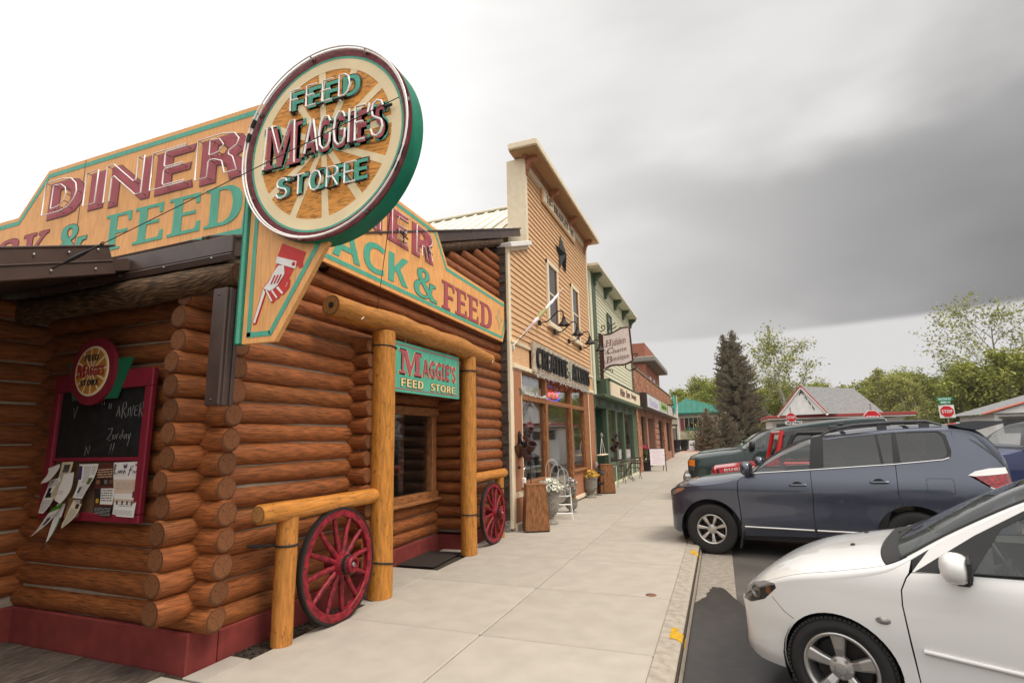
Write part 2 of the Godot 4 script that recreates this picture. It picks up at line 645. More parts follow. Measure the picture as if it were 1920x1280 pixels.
	M.stonegray = detail(mat(lin(0.50, 0.46, 0.39), 0.9, noise_tex(0.03, gray(0.55), gray(1.0), 89, 256, 5), Vector3(2, 2, 2)), fine, Vector3(3, 3, 3))

func end_grain() -> ImageTexture:
	var s := 256
	var im := Image.create(s, s, false, Image.FORMAT_RGB8)
	var n := FastNoiseLite.new()
	n.seed = 5
	n.frequency = 0.02
	for j in s:
		for i in s:
			var p := Vector2(i - s * 0.47, j - s * 0.52) / (s * 0.5)
			var r := p.length()
			var a := atan2(p.y, p.x)
			var k := 0.80 + 0.10 * sin(r * 58.0 + n.get_noise_2d(i, j) * 7.0) + 0.18 * n.get_noise_2d(i * 2.5, j * 2.5)
			k *= 1.0 - 0.30 * smoothstep(0.78, 1.0, r)
			# drying checks that run out from the heart
			for q in [0.6, 2.3, 4.4]:
				var da: float = absf(wrapf(a - q - 0.12 * sin(r * 9.0 + q), -PI, PI)) * r
				k *= 1.0 - 0.7 * (1.0 - smoothstep(0.008, 0.022, da)) * smoothstep(0.04, 0.2, r) * (1.0 if q > 2.0 or r < 0.7 else 0.0)
			im.set_pixel(i, j, Color(clampf(k, 0, 1), clampf(k * 0.97, 0, 1), clampf(k * 0.93, 0, 1)))
	return ImageTexture.create_from_image(im)

# ---------------------------------------------------------------- ground
func flat(b: MB, x0: float, x1: float, z0: float, z1: float, y: float) -> void:
	b.quad(Vector3(x0, y, z0), Vector3(x1, y, z0), Vector3(x1, y, z1), Vector3(x0, y, z1), Vector3.UP)

func ground() -> void:
	var b := MB.new()
	flat(b, -900, 900, 300, -1200, -0.30)
	struct("ground", b, M.earth)
	b = MB.new()
	flat(b, -0.42, 30, 60, -110, -0.13)
	struct("road", b, M.asphalt)
	b = MB.new()
	flat(b, -60, -0.42, -70, -110, -0.126)
	struct("side_road", b, M.asphalt)
	# sidewalk of poured slabs: two long rows with tooled joints
	var walk := Node3D.new()
	walk.name = "sidewalk"
	walk.set_meta("kind", "structure")
	add_child(walk)
	var bed := MB.new()
	bed.box(Vector3(-3.4, -0.16, -30), Vector3(5.92, 0.28, 100))
	part("bed", walk, bed, M.dirt)
	var rows := [[-3.74, -2.178], [-2.166, -0.649]]
	for r in rows.size():
		var z := 0.03 + (0.0 if r == 0 else 0.02)
		for k in 45:
			var x0: float = rows[r][0]
			var x1: float = rows[r][1]
			var z0 := z - 1.58 * k + (0.2 if r == 0 and k == 0 else 0.0)
			var z1 := z0 - 1.564
			var tone := 0.93 + 0.1 * rng.randf()
			var q := MB.new()
			q.color = Color(tone, tone * 0.995, tone * 0.985)
			var far := z1 < -9.4
			q.box(Vector3((x0 + x1 if not (far and r == 0) else x1 - 4.35) * 0.5, -0.05, (z0 + z1) * 0.5), Vector3(x1 - x0 if not (far and r == 0) else x1 + 4.35, 0.1 + 0.004 * rng.randf(), z0 - z1), Basis.IDENTITY, 0.011)
			part("slab", walk, q, M.concrete)
	# narrow fill slabs against the cabin, broken by a strip of dirt
	for e in [[-4.15, -3.752, -2.1, -3.15], [-3.97, -3.752, -3.18, -3.62], [-4.48, -3.752, -5.15, -6.72], [-3.97, -3.752, -7.75, -9.7]]:
		var q := MB.new()
		q.color = gray(0.95)
		q.box(Vector3((e[0] + e[1]) * 0.5, -0.054, (e[2] + e[3]) * 0.5), Vector3(e[1] - e[0], 0.1, e[2] - e[3]), Basis.IDENTITY, 0.006)
		part("fill_slab", walk, q, M.concrete)
	var gr := MB.new()
	var rg := RandomNumberGenerator.new()
	rg.seed = 4
	for k in 420:
		var zz := -rg.randf_range(3.6, 5.2)
		var p := Vector3(-3.98 + 0.24 * pow(rg.randf(), 1.6), -0.012, zz)
		if rg.randf() < 0.25:
			p = Vector3(-3.9 + rg.randfn() * 0.06, -0.008, -9.6 - rg.randf() * 0.5)
		gr.color = Color.WHITE * rg.randf_range(0.5, 1.6)
		var s := rg.randf_range(0.006, 0.02)
		gr.box(p, Vector3(s, s * 0.8, s * 1.3), Basis(Vector3(rg.randf(), 1, rg.randf()).normalized(), rg.randf() * TAU))
	var gv := part("gravel", walk, gr, M.dirt)
	gv.set_meta("kind", "stuff")
	# brick paved crossing at the far corner
	var bk := MB.new()
	bk.color = Color(1.0, 0.62, 0.52)
	flat(bk, -4.35, -0.7, -60, -68.9, 0.008)
	part("brick_paving", walk, bk, M.concrete)
	# kerb: separate stones with a rounded outer edge
	var kerb := Node3D.new()
	kerb.name = "kerb"
	kerb.set_meta("kind", "structure")
	add_child(kerb)
	var prof := [Vector2(-0.645, -0.2), Vector2(-0.645, -0.004), Vector2(-0.64, 0.0), Vector2(-0.50, -0.001), Vector2(-0.465, -0.012), Vector2(-0.447, -0.032), Vector2(-0.437, -0.07), Vector2(-0.42, -0.2)]
	var zs := 0.6
	for k in 24:
		var ln := 3.19
		var q := MB.new()
		q.color = gray(0.92 + 0.12 * rng.randf())
		sweep_z(q, prof, zs, zs - ln + 0.008)
		part("kerb_stone", kerb, q, M.curb)
		zs -= ln
	# worn yellow paint that marks the parking stalls
	for e in [[-5.08, -5.56], [-8.62, -9.12], [-12.05, -12.5], [-15.4, -15.8]]:
		var q := MB.new()
		var pp := []
		for p: Vector2 in prof.slice(2, 7):
			pp.append(p + Vector2(0.003, 0.003))
		var z0: float = e[0]
		var z1: float = e[1]
		sweep_z(q, pp.slice(1), z0, z0 - 0.20)
		sweep_z(q, [Vector2(-0.56, 0.003), pp[1]], z0 - 0.02, z1 + 0.18)
		part("yellow_paint", kerb, q, M.yellow)
	# gutter pan
	var gp := MB.new()
	gp.color = gray(0.72)
	for k in 20:
		flat(gp, -0.42, 0.02, 0.6 - k * 3.6, 0.61 - k * 3.6 - 3.6, -0.124)
	var pan := part("gutter", kerb, gp, M.curb)
	pan.set_meta("kind", "structure")
	var wb := MB.new()
	var pg := PackedVector2Array()
	for e in [[-0.42, -2.2], [0.9, -2.4], [1.2, -4.0], [0.75, -5.3], [0.32, -5.9], [0.14, -6.5], [0.02, -6.9], [-0.12, -7.35], [-0.25, -7.4], [-0.3, -7.0], [-0.42, -6.6]]:
		pg.append(Vector2(e[0], -e[1]))
	var pr := PackedVector2Array()
	for k in pg.size():
		var a := pg[k]
		var c := pg[(k + 1) % pg.size()]
		for s in 5:
			pr.append(a.lerp(c, s / 5.0) + (Vector2(rng.randfn(), rng.randfn()) * 0.010 if a.x > -0.4 and s > 0 else Vector2.ZERO))
	wb.poly(pr, 0.0, Transform3D(Basis(Vector3(1, 0, 0), Vector3(0, 0, -1), Vector3(0, 1, 0)), Vector3(0, -0.119, 0)), false, false)
	struct("wet_asphalt", wb, M.wet)
	var lb := MB.new()
	# utility cover let into the walk
	lb.lathe([Vector2(0.0, 0.006), Vector2(0.055, 0.006), Vector2(0.062, 0.0)], Transform3D(Basis.IDENTITY, Vector3(-0.86, 0.0, -6.36)), 20)
	solo("utility_cover", "small round rusty utility cover set into the sidewalk near the kerb", "cover", [[lb, mat(lin(0.2, 0.1, 0.06), 0.8, M.mottle, Vector3(6, 6, 6), true)]])
	# boardwalk of long planks in front of the porch
	var bw := Node3D.new()
	bw.name = "boardwalk"
	bw.set_meta("kind", "structure")
	add_child(bw)
	for k in 17:
		var x := -4.235 - 0.142 * k
		var q := MB.new()
		var tone := rng.randf_range(0.75, 1.1)
		q.color = Color(tone, tone * 0.97, tone * 0.94)
		q.uvo = Vector2(rng.randf() * 9, rng.randf() * 9)
		q.box(Vector3(x, -0.021 + rng.randf_range(-0.003, 0.003), -1.45), Vector3(0.134, 0.04, 3.5), Basis(Vector3.UP, rng.randf_range(-0.002, 0.002)), 0.004)
		part("plank", bw, q, M.plank)
	bx(bw, "joist", M.dirt, Vector3(-5.4, -0.1, -1.45), Vector3(2.5, 0.06, 3.5))

func sweep_z(q: MB, prof: Array, z0: float, z1: float) -> void:
	var m := prof.size()
	var len0 := 0.0
	for k in m - 1:
		var a: Vector2 = prof[k]
		var c: Vector2 = prof[k + 1]
		var e := (c - a).normalized()
		var nn := Vector3(-e.y, e.x, 0)
		if nn.y < -0.01 or (absf(nn.y) < 0.01 and a.x > -0.6 and nn.x < 0.0):
			nn = -nn
		var n0 := nn
		q.quad(Vector3(a.x, a.y, z0), Vector3(c.x, c.y, z0), Vector3(c.x, c.y, z1), Vector3(a.x, a.y, z1), n0)
	# end faces
	for zz in [z0, z1]:
		for k in range(1, m - 1):
			q.tri3(Vector3(prof[0].x, prof[0].y, zz), Vector3(prof[k].x, prof[k].y, zz), Vector3(prof[k + 1].x, prof[k + 1].y, zz), Vector3(0, 0, 1 if zz == z0 else -1))

# ---------------------------------------------------------------- log cabin
func log_mesh(a: Vector3, b: Vector3, r: float, side_mat: Material, end_mat: Material, tint := 1.0, wob := 1.0, sides := 16, worn := 0.0) -> ArrayMesh:
	var q := MB.new()
	var e := MB.new()
	var ln := a.distance_to(b)
	var seg := clampi(int(ln / 0.28), 3, 26)
	var d := (b - a) / ln
	var s := d.cross(Vector3.UP if absf(d.y) < 0.9 else Vector3.RIGHT).normalized()
	var u := s.cross(d)
	var ph := rng.randf() * 10.0
	var pts := []
	var rad := []
	var base := Color(tint, tint * (0.99 + 0.06 * rng.randf()), tint * (0.95 + 0.15 * rng.randf()))
	q.color = base
	e.color = Color(tint, tint, tint) * rng.randf_range(0.78, 1.1)
	q.uvo = Vector2(rng.randf() * 7.0, rng.randf() * 7.0)
	var bv := minf(0.014, r * 0.14)
	for k in seg + 1:
		var f := float(k) / seg
		var p := a + d * ln * f + s * sin(f * 5.0 + ph) * 0.006 * wob + u * sin(f * 4.0 + ph * 1.7) * 0.005 * wob
		var rr := r * (1.0 + 0.03 * wob * sin(f * ln * 3.1 + ph * 2.3) + 0.02 * wob * sin(f * ln * 7.7 + ph))
		if k == 0:
			pts.append(p)
			rad.append(rr - bv)
			pts.append(p + d * bv)
			rad.append(rr)
		elif k == seg:
			pts.append(p - d * bv)
			rad.append(rr)
			pts.append(p)
			rad.append(rr - bv)
		else:
			pts.append(p)
			rad.append(rr)
	q.tube(pts, rad, sides, true, e)
	# out of round, and greyed on the upper shoulder where rain reaches
	for k in q.v.size():
		var nn := q.n[k]
		if worn > 0.0 and nn.y > 0.3:
			var w := worn * clampf((nn.y - 0.3) * 1.4, 0, 1)
			q.c[k] = q.c[k].lerp(Color(tint * 1.25, tint * 1.9, tint * 2.9), w)
	return mesh_of([[q, side_mat], [e, end_mat]])

func lg(parent: Node, a: Vector3, b: Vector3, r: float, tint := 1.0, called := "log", worn := -1.0) -> void:
	hang(called, log_mesh(a, b, r, M.log, M.end, tint * rng.randf_range(0.82, 1.12), 1.0, 16, rng.randf_range(0.0, 0.42) if worn < 0.0 else worn), parent)

func roof_y(z: float) -> float:
	return 3.43 + 0.392 * (-2.95 - z)

func cabin() -> void:
	var c := thing("log_cabin", "long reddish log cabin diner with red foundation and brown metal roof edge", "building")
	var p := 0.19
	# foundation
	bx(c, "foundation", M.base_red, Vector3(-5.2, 0.02, -3.36), Vector3(2.42, 0.54, 0.28), 0.01)
	bx(c, "foundation", M.base_red, Vector3(-4.14, -0.01, -4.405), Vector3(0.30, 0.48, 1.79), 0.01)
	bx(c, "foundation", M.base_red, Vector3(-4.60, -0.01, -6.65), Vector3(0.30, 0.46, 2.72), 0.01)
	bx(c, "foundation", M.base_red, Vector3(-4.30, -0.01, -5.40), Vector3(0.58, 0.46, 0.18), 0.01)
	bx(c, "foundation", M.base_red, Vector3(-4.30, -0.01, -8.10), Vector3(0.58, 0.46, 0.18), 0.01)
	bx(c, "foundation", M.base_red, Vector3(-4.14, -0.01, -9.08), Vector3(0.30, 0.44, 1.76), 0.01)
	bx(c, "foundation", M.base_red, Vector3(-6.43, 0.02, -1.2), Vector3(0.30, 0.54, 4.6), 0.01)
	# pale chinking that shows between the logs
	bx(c, "chinking", M.chink, Vector3(-5.2, 1.7, -3.305), Vector3(2.3, 2.9, 0.06))
	bx(c, "chinking", M.chink, Vector3(-4.076, 1.7, -4.3), Vector3(0.06, 2.9, 1.9))
	bx(c, "chinking", M.chink, Vector3(-4.536, 0.55, -6.7), Vector3(0.06, 0.7, 2.7))
	bx(c, "chinking", M.chink, Vector3(-4.59, 2.6, -6.7), Vector3(0.06, 0.72, 2.7))
	bx(c, "chinking", M.chink, Vector3(-4.076, 1.7, -9.06), Vector3(0.06, 2.9, 1.7))
	bx(c, "chinking", M.chink, Vector3(-4.4, 1.7, -8.14), Vector3(0.6, 2.9, 0.06))
	bx(c, "chinking", M.chink, Vector3(-4.4, 1.7, -5.40), Vector3(0.6, 2.9, 0.06))
	bx(c, "chinking", M.chink, Vector3(-6.366, 1.7, -1.2), Vector3(0.06, 2.9, 4.5))
	# street wall, before the recess
	for k in range(-1, 13):
		var y := 0.498 + p * k
		var z0 := -2.96 + rng.randf_range(-0.02, 0.02) if k >= 0 else -3.26
		lg(c, Vector3(-4.09, y, z0), Vector3(-4.09, y, -5.26), 0.100 * rng.randf_range(0.97, 1.06))
	# full length logs above the recess, up to the roof slope
	for k in range(13, 30):
		var y := 0.498 + p * k
		var z0 := -3.0
		while roof_y(z0) - 0.36 < y and z0 > -9.9:
			z0 -= 0.05
		if z0 < -9.5:
			break
		lg(c, Vector3(-4.09, y, z0), Vector3(-4.09, y, -9.9 + rng.randf_range(-0.03, 0.03)), 0.102)
	# street wall past the recess
	for k in range(-1, 13):
		var y := 0.498 + p * k
		lg(c, Vector3(-4.09, y, -8.14), Vector3(-4.09, y, -9.88 + rng.randf_range(-0.03, 0.03)), 0.098 * rng.randf_range(0.97, 1.05))
	# porch wall with the chalkboard
	for k in range(0, 14):
		var y := 0.375 + 0.2 * k
		if y > 3.05:
			break
		lg(c, Vector3(-6.45, y, -3.32), Vector3(-3.80 + rng.randf_range(-0.03, 0.02), y, -3.32), 0.106 * rng.randf_range(0.97, 1.06))
	# left wing of the porch
	for k in range(0, 14):
		lg(c, Vector3(-6.38, 0.47 + 0.2 * k, -3.35), Vector3(-6.38, 0.47 + 0.2 * k, 1.0), 0.105)
	# log ends of the recess side walls
	for k in 14:
		var y := 0.40 + p * k
		lg(c, Vector3(-4.75, y, -5.2), Vector3(-3.80 + rng.randf_range(-0.02, 0.02), y, -5.2), 0.095 * rng.randf_range(0.97, 1.05))
	for k in 14:
		var y := 0.40 + p * k
		lg(c, Vector3(-4.75, y, -8.06), Vector3(-3.84 + rng.randf_range(-0.02, 0.02), y, -8.06), 0.094 * rng.randf_range(0.97, 1.05))
	# recess: low logs, window, lintel logs
	for k in 3:
		lg(c, Vector3(-4.55, 0.31 + 0.185 * k, -5.2), Vector3(-4.55, 0.31 + 0.185 * k, -8.1), 0.1)
	for k in 4:
		lg(c, Vector3(-4.55, 2.36 + 0.19 * k, -5.2), Vector3(-4.55, 2.36 + 0.19 * k, -8.1), 0.1)
	var w := Node3D.new()
	w.name = "window"
	c.add_child(w)
	for e in [[-6.65, 2.20, 2.68, 0.13], [-6.65, 0.855, 2.68, 0.14]]:
		bx(w, "frame_rail", M.woodorange, Vector3(-4.50, e[1], e[0]), Vector3(0.14, e[3], e[2]), 0.012)
	bx(w, "window_sill", M.woodorange, Vector3(-4.46, 0.80, -6.65), Vector3(0.2, 0.05, 2.6), 0.012)
	for zz in [-5.4, -6.62, -7.85]:
		bx(w, "frame_stile", M.woodorange, Vector3(-4.50, 1.53, zz), Vector3(0.13, 1.22, 0.14 if zz != -6.62 else 0.1), 0.012)
	for e in [[-6.02, 1.16], [-7.22, 1.16]]:
		bx(w, "pane", M.glass, Vector3(-4.52, 1.53, e[0]), Vector3(0.008, 1.24, 1.1))
	# dark dining room behind the glass
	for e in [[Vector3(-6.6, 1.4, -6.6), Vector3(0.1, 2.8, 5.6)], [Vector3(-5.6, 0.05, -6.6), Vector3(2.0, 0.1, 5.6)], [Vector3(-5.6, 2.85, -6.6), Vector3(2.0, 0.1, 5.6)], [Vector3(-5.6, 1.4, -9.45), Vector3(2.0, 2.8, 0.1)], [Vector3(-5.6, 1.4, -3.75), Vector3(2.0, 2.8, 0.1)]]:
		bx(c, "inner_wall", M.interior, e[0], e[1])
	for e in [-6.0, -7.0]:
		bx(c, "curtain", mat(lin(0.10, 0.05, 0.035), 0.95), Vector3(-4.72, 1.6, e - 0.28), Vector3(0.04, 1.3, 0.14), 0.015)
	# roof, its edge flashing and the rough eave beams
	var ex := -3.95
	var sl := atan(0.392)
	var rb := MB.new()
	var zc := -6.75
	rb.box(Vector3(-8.1, roof_y(zc) - 0.07, zc), Vector3(8.26, 0.12, 8.16), Basis(Vector3.RIGHT, sl))
	part("roof", c, rb, M.brown_metal)
	for k in 3:
		var z0 := -3.02 - 2.62 * k
		var z1 := z0 - 2.61
		var q := MB.new()
		q.box(Vector3(ex + 0.02, roof_y((z0 + z1) * 0.5) - 0.085, (z0 + z1) * 0.5), Vector3(0.03, 0.185, 2.61 / cos(sl)), Basis(Vector3.RIGHT, sl), 0.006)
		q.box(Vector3(ex + 0.015, roof_y((z0 + z1) * 0.5) + 0.005, (z0 + z1) * 0.5), Vector3(0.10, 0.03, 2.61 / cos(sl)), Basis(Vector3.RIGHT, sl), 0.006)
		part("rake_flashing", c, q, M.brown_metal)
	var q0 := MB.new()
	q0.box(Vector3(-5.62, 3.31, -2.93), Vector3(4.26, 0.15, 0.03), Basis.IDENTITY, 0.006)
	q0.box(Vector3(-5.62, 3.205, -2.935), Vector3(4.26, 0.06, 0.045), Basis(Vector3.RIGHT, 0.35), 0.006)
	part("eave_flashing", c, q0, M.brown_metal)
	for k in 8:
		var s := MB.new()
		s.lathe([Vector2(0.0, 0.008), Vector2(0.006, 0.006), Vector2(0.010, 0.0)], Transform3D(Basis(Vector3.RIGHT, PI / 2), Vector3(-3.7 - 0.55 * k, 3.21, -2.908)), 8)
		part("screw", c, s, M.steel)
	bx(c, "soffit_board", M.beam, Vector3(-5.75, 3.20, -3.13), Vector3(4.3, 0.03, 0.36))
	hang("eave_beam", log_mesh(Vector3(-7.6, 3.045, -3.02), Vector3(-3.50, 3.085, -3.02), 0.118, M.beam, M.end, 0.8, 2.2, 18, 0.35), c)
	hang("rake_beam", log_mesh(Vector3(-4.02, roof_y(-3.1) - 0.27, -3.1), Vector3(-4.02, roof_y(-9.85) - 0.27, -9.85), 0.1, M.beam, M.end, 0.6, 1.5, 14, 0.4), c)
	# porch roof over the boardwalk with its sloping metal rake
	var a := atan(0.37)
	var pr := MB.new()
	pr.box(Vector3(-6.9, 2.80 - 0.24, -1.55 + 0.65), Vector3(4.4, 0.10, 4.3), Basis(Vector3.RIGHT, a))
	part("porch_roof", c, pr, M.brown_metal)
	var cap := MB.new()
	var bs := Basis(Vector3.RIGHT, a)
	cap.box(Vector3(-4.67, 2.87, -1.62), Vector3(0.04, 0.245, 2.4), bs, 0.008)
	cap.box(Vector3(-4.664, 2.86, -1.62), Vector3(0.05, 0.012, 2.4), bs, 0.004)
	cap.box(Vector3(-4.70, 2.995, -1.62), Vector3(0.12, 0.016, 2.41), bs, 0.004)
	part("porch_rake_flashing", c, cap, M.brown_metal)
	for e in [[-2.62, 3.33], [-2.62, 3.165], [-2.32, 3.06], [-2.42, 3.24], [-2.2, 3.15]]:
		var s := MB.new()
		s.lathe([Vector2(0.0, 0.008), Vector2(0.006, 0.006), Vector2(0.010, 0.0)], Transform3D(Basis(Vector3.FORWARD, PI / 2), Vector3(-4.638, e[1], e[0])), 8)
		part("screw", c, s, M.steel)
	# boxed corner pipe
	var dn := MB.new()
	dn.box(Vector3(-3.595, 2.49, -2.995), Vector3(0.15, 0.93, 0.14), Basis.IDENTITY, 0.008)
	dn.box(Vector3(-3.514, 2.49, -2.965), Vector3(0.02, 0.93, 0.03), Basis.IDENTITY, 0.006)
	dn.box(Vector3(-3.514, 2.49, -3.03), Vector3(0.02, 0.93, 0.03), Basis.IDENTITY, 0.006)
	part("corner_pipe_box", c, dn, M.brown_metal)
	for yy in [2.07, 2.9]:
		var s := MB.new()
		s.lathe([Vector2(0.0, 0.01), Vector2(0.006, 0.008), Vector2(0.011, 0.0)], Transform3D(Basis(Vector3.RIGHT, PI / 2), Vector3(-3.60, yy, -2.925)), 8)
		part("screw", c, s, M.brown_metal)

# ---------------------------------------------------------------- entrance frame, hitching rails, wagon wheels
func band(parent: Node, at: Vector3, r: float, tilt := 0.0) -> void:
	var pts := []
	for k in 20:
		var an := TAU * k / 20
		pts.append(at + Vector3(cos(an) * r, sin(an) * tilt, sin(an) * r))
	var q := MB.new()
	q.tube(pts, 0.011, 6, false, null, true)
	part("strap", parent, q, M.black)

func cabin_front_things() -> void:
	var f := thing("entrance_frame", "honey coloured log frame of two posts and a crooked lintel over the recessed window", "post frame")
	hang("post", log_mesh(Vector3(-3.74, 0.0, -5.39), Vector3(-3.74, 3.06, -5.35), 0.142, M.honey, M.endhoney, 0.95, 0.6, 20), f)
	hang("post", log_mesh(Vector3(-3.74, 0.0, -7.71), Vector3(-3.74, 3.06, -7.70), 0.128, M.honey, M.endhoney, 0.92, 0.6, 20), f)
	var q := MB.new()
	var e := MB.new()
	q.color = Color(0.80, 0.80, 0.78)
	e.color = Color(0.75, 0.72, 0.7)
	q.tube([Vector3(-3.74, 3.17, -4.38), Vector3(-3.74, 3.17, -4.39), Vector3(-3.74, 3.17, -4.95), Vector3(-3.735, 3.19, -5.3), Vector3(-3.74, 3.20, -5.7), Vector3(-3.73, 3.18, -6.1), Vector3(-3.745, 3.18, -6.35), Vector3(-3.72, 3.175, -6.7), Vector3(-3.74, 3.19, -7.2), Vector3(-3.73, 3.17, -7.45), Vector3(-3.75, 3.16, -7.8), Vector3(-3.74, 3.15, -8.2), Vector3(-3.74, 3.14, -8.6), Vector3(-3.74, 3.14, -8.62)], [0.112, 0.125, 0.125, 0.13, 0.14, 0.128, 0.15, 0.13, 0.15, 0.158, 0.14, 0.115, 0.10, 0.09], 20, true, e)
	hang("lintel", mesh_of([[q, M.honey], [e, M.endhoney]]), f)
	var bore := MB.new()
	bore.lathe([Vector2(0.0, 0.002), Vector2(0.034, 0.003)], Transform3D(Basis(Vector3.RIGHT, PI / 2), Vector3(-3.735, 3.17, -4.379)), 16)
	part("bore_hole", f, bore, M.black)
	band(f, Vector3(-3.74, 2.86, -5.36), 0.147, 0.01)
	band(f, Vector3(-3.74, 0.37, -5.39), 0.148, 0.03)
	band(f, Vector3(-3.74, 2.83, -7.70), 0.134)
	band(f, Vector3(-3.74, 0.60, -7.71), 0.134, 0.0)
	for d in [[-7.71, 0.60, -3.98, -7.9], [-5.39, 0.37, -3.95, -5.15]]:
		var t := MB.new()
		t.tube([Vector3(-3.83, d[1], d[0] + 0.08), Vector3(d[2], d[1] + 0.01, d[3])], 0.012, 6)
		part("strap", f, t, M.black)
	# drops of white resin / splinters near the lintel
	for s in [[Vector3(-3.63, 3.10, -4.78), 0.7], [Vector3(-3.64, 3.085, -8.5), 0.9]]:
		var t := MB.new()
		t.box(s[0], Vector3(0.008, 0.012, 0.06), Basis(Vector3.RIGHT, s[1]))
		part("splinter", f, t, M.trimcream)
	var r1 := thing("hitching_rail", "short honey log hitching rail beside the nearer wagon wheel", "rail", Vector3.ZERO, 0, "hitching rails")
	hang("post", log_mesh(Vector3(-3.73, -0.01, -3.93), Vector3(-3.75, 1.08, -3.94), 0.094, M.honey, M.endhoney, 0.86, 0.5, 18), r1)
	hang("rail", log_mesh(Vector3(-3.72, 1.135, -3.57), Vector3(-3.76, 1.125, -5.30), 0.085, M.honey, M.endhoney, 1.0, 0.8, 18), r1)
	band(r1, Vector3(-3.745, 0.83, -3.94), 0.097)
	var t1 := MB.new()
	t1.tube([Vector3(-3.82, 0.83, -3.9), Vector3(-3.98, 0.84, -3.72)], 0.014, 6)
	part("strap", r1, t1, M.black)
	var r2 := thing("hitching_rail", "short honey log hitching rail over the farther wagon wheel near the shingled corner", "rail", Vector3.ZERO, 0, "hitching rails")
	hang("post", log_mesh(Vector3(-3.84, -0.01, -9.18), Vector3(-3.84, 1.05, -9.18), 0.085, M.honey, M.endhoney, 0.88, 0.5, 16), r2)
	hang("rail", log_mesh(Vector3(-3.80, 1.11, -7.83), Vector3(-3.84, 1.12, -9.42), 0.082, M.honey, M.endhoney, 1.0, 0.8, 16), r2)
	band(r2, Vector3(-3.84, 0.86, -9.18), 0.088)
	var w := wagon_wheel("red wooden wagon wheel leaning in front of the log wall by the nearer post", Transform3D(Basis(Vector3.BACK, 0.05), Vector3(-3.665, 0.535, -4.565)), 0.545)
	var w2 := copy(w, "red wooden wagon wheel beyond the second post, beside the shingled corner", Transform3D(Basis(Vector3.BACK, 0.03).scaled(Vector3.ONE * 0.93), Vector3(-3.72, 0.505, -8.62)))
	w2.set_meta("group", "red wagon wheels")
	# door mat
	var mt := MB.new()
	mt.box(Vector3(0, 0.008, 0), Vector3(0.58, 0.014, 0.98), Basis(Vector3.UP, 0.06), 0.004)
	solo("door_mat", "dark brown fibre mat lying in the recess between the two log posts", "mat", [[mt, relief(mat(lin(0.085, 0.062, 0.05), 1.0, noise_tex(0.2, gray(0.3), gray(1.0), 91, 256, 3), Vector3(2, 2, 2)), M.bumpy, 1.0)]], "", Transform3D(Basis.IDENTITY, Vector3(-4.17, 0.0, -7.28)))

func wagon_wheel(label: String, xf: Transform3D, r: float) -> Node3D:
	var w := thing("wagon_wheel", label, "wagon wheel", Vector3.ZERO, 0, "red wagon wheels")
	w.transform = xf
	var ax := Basis(Vector3.BACK, -PI / 2)
	var x := Transform3D(ax, Vector3.ZERO)
	var ty := MB.new()
	ty.lathe([Vector2(r - 0.022, 0.030), Vector2(r - 0.002, 0.030), Vector2(r, 0.026), Vector2(r, -0.026), Vector2(r - 0.002, -0.030), Vector2(r - 0.022, -0.030)], x, 56, false)
	part("iron_tyre", w, ty, M.iron)
	var fe := MB.new()
	fe.lathe([Vector2(r - 0.095, -0.027), Vector2(r - 0.095, 0.020), Vector2(r - 0.088, 0.027), Vector2(r - 0.024, 0.027), Vector2(r - 0.02, 0.02), Vector2(r - 0.02, -0.027), Vector2(r - 0.095, -0.027)], x, 56, false)
	part("felloe", w, fe, M.wheelred)
	for k in 12:
		var an := TAU * k / 12.0 + 0.13
		var d := Vector3(0, cos(an), sin(an))
		var q := MB.new()
		q.color = gray(rng.randf_range(0.8, 1.1))
		q.tube([d * 0.07 + Vector3(0.02, 0, 0), d * 0.16 + Vector3(0.016, 0, 0), d * (r * 0.55), d * (r - 0.09)], [0.027, 0.03, 0.025, 0.023], 10, false)
		part("spoke", w, q, M.wheelred)
		var bo := MB.new()
		bo.lathe([Vector2(0.0, 0.034), Vector2(0.008, 0.031), Vector2(0.01, 0.026)], Transform3D(ax, Vector3(0, cos(an + 0.26), sin(an + 0.26)) * (r - 0.045)), 8)
		part("bolt", w, bo, M.iron)
	var hb := MB.new()
	hb.lathe([Vector2(0.06, -0.13), Vector2(0.085, -0.10), Vector2(0.105, -0.03), Vector2(0.105, 0.045), Vector2(0.085, 0.11)], x, 28)
	part("hub", w, hb, M.wheelred)
	var hc := MB.new()
	hc.lathe([Vector2(0.086, 0.105), Vector2(0.094, 0.108), Vector2(0.094, 0.145), Vector2(0.086, 0.15)], x, 28, false)
	part("hub_band", w, hc, M.iron)
	var hn := MB.new()
	hn.lathe([Vector2(0.082, 0.14), Vector2(0.078, 0.185), Vector2(0.066, 0.197), Vector2(0.05, 0.197), Vector2(0.042, 0.17), Vector2(0.0, 0.165)], x, 28, false)
	part("hub_nose", w, hn, M.wheelred)
	var ax2 := MB.new()
	ax2.lathe([Vector2(0.024, 0.15), Vector2(0.024, 0.185), Vector2(0.018, 0.193), Vector2(0.0, 0.195)], x, 12, false)
	part("axle_end", w, ax2, M.steel)
	return w

# ---------------------------------------------------------------- painted signs of the cabin
func pv(list: Array) -> PackedVector2Array:
	var o := PackedVector2Array()
	for k in range(0, list.size(), 2):
		o.append(Vector2(list[k], list[k + 1]))
	return o

func lifted(xf: Transform3D, z: float) -> Transform3D:
	return xf * Transform3D(Basis.IDENTITY, Vector3(0, 0, z))

func at2(xf: Transform3D, x: float, y: float, z := 0.0) -> Transform3D:
	return xf * Transform3D(Basis.IDENTITY, Vector3(x, y, z))

func panel(parent: Node, called: String, pg: PackedVector2Array, depth: float, xf: Transform3D, m: Material) -> MeshInstance3D:
	var b := MB.new()
	b.poly(pg, depth, xf)
	return part(called, parent, b, m)

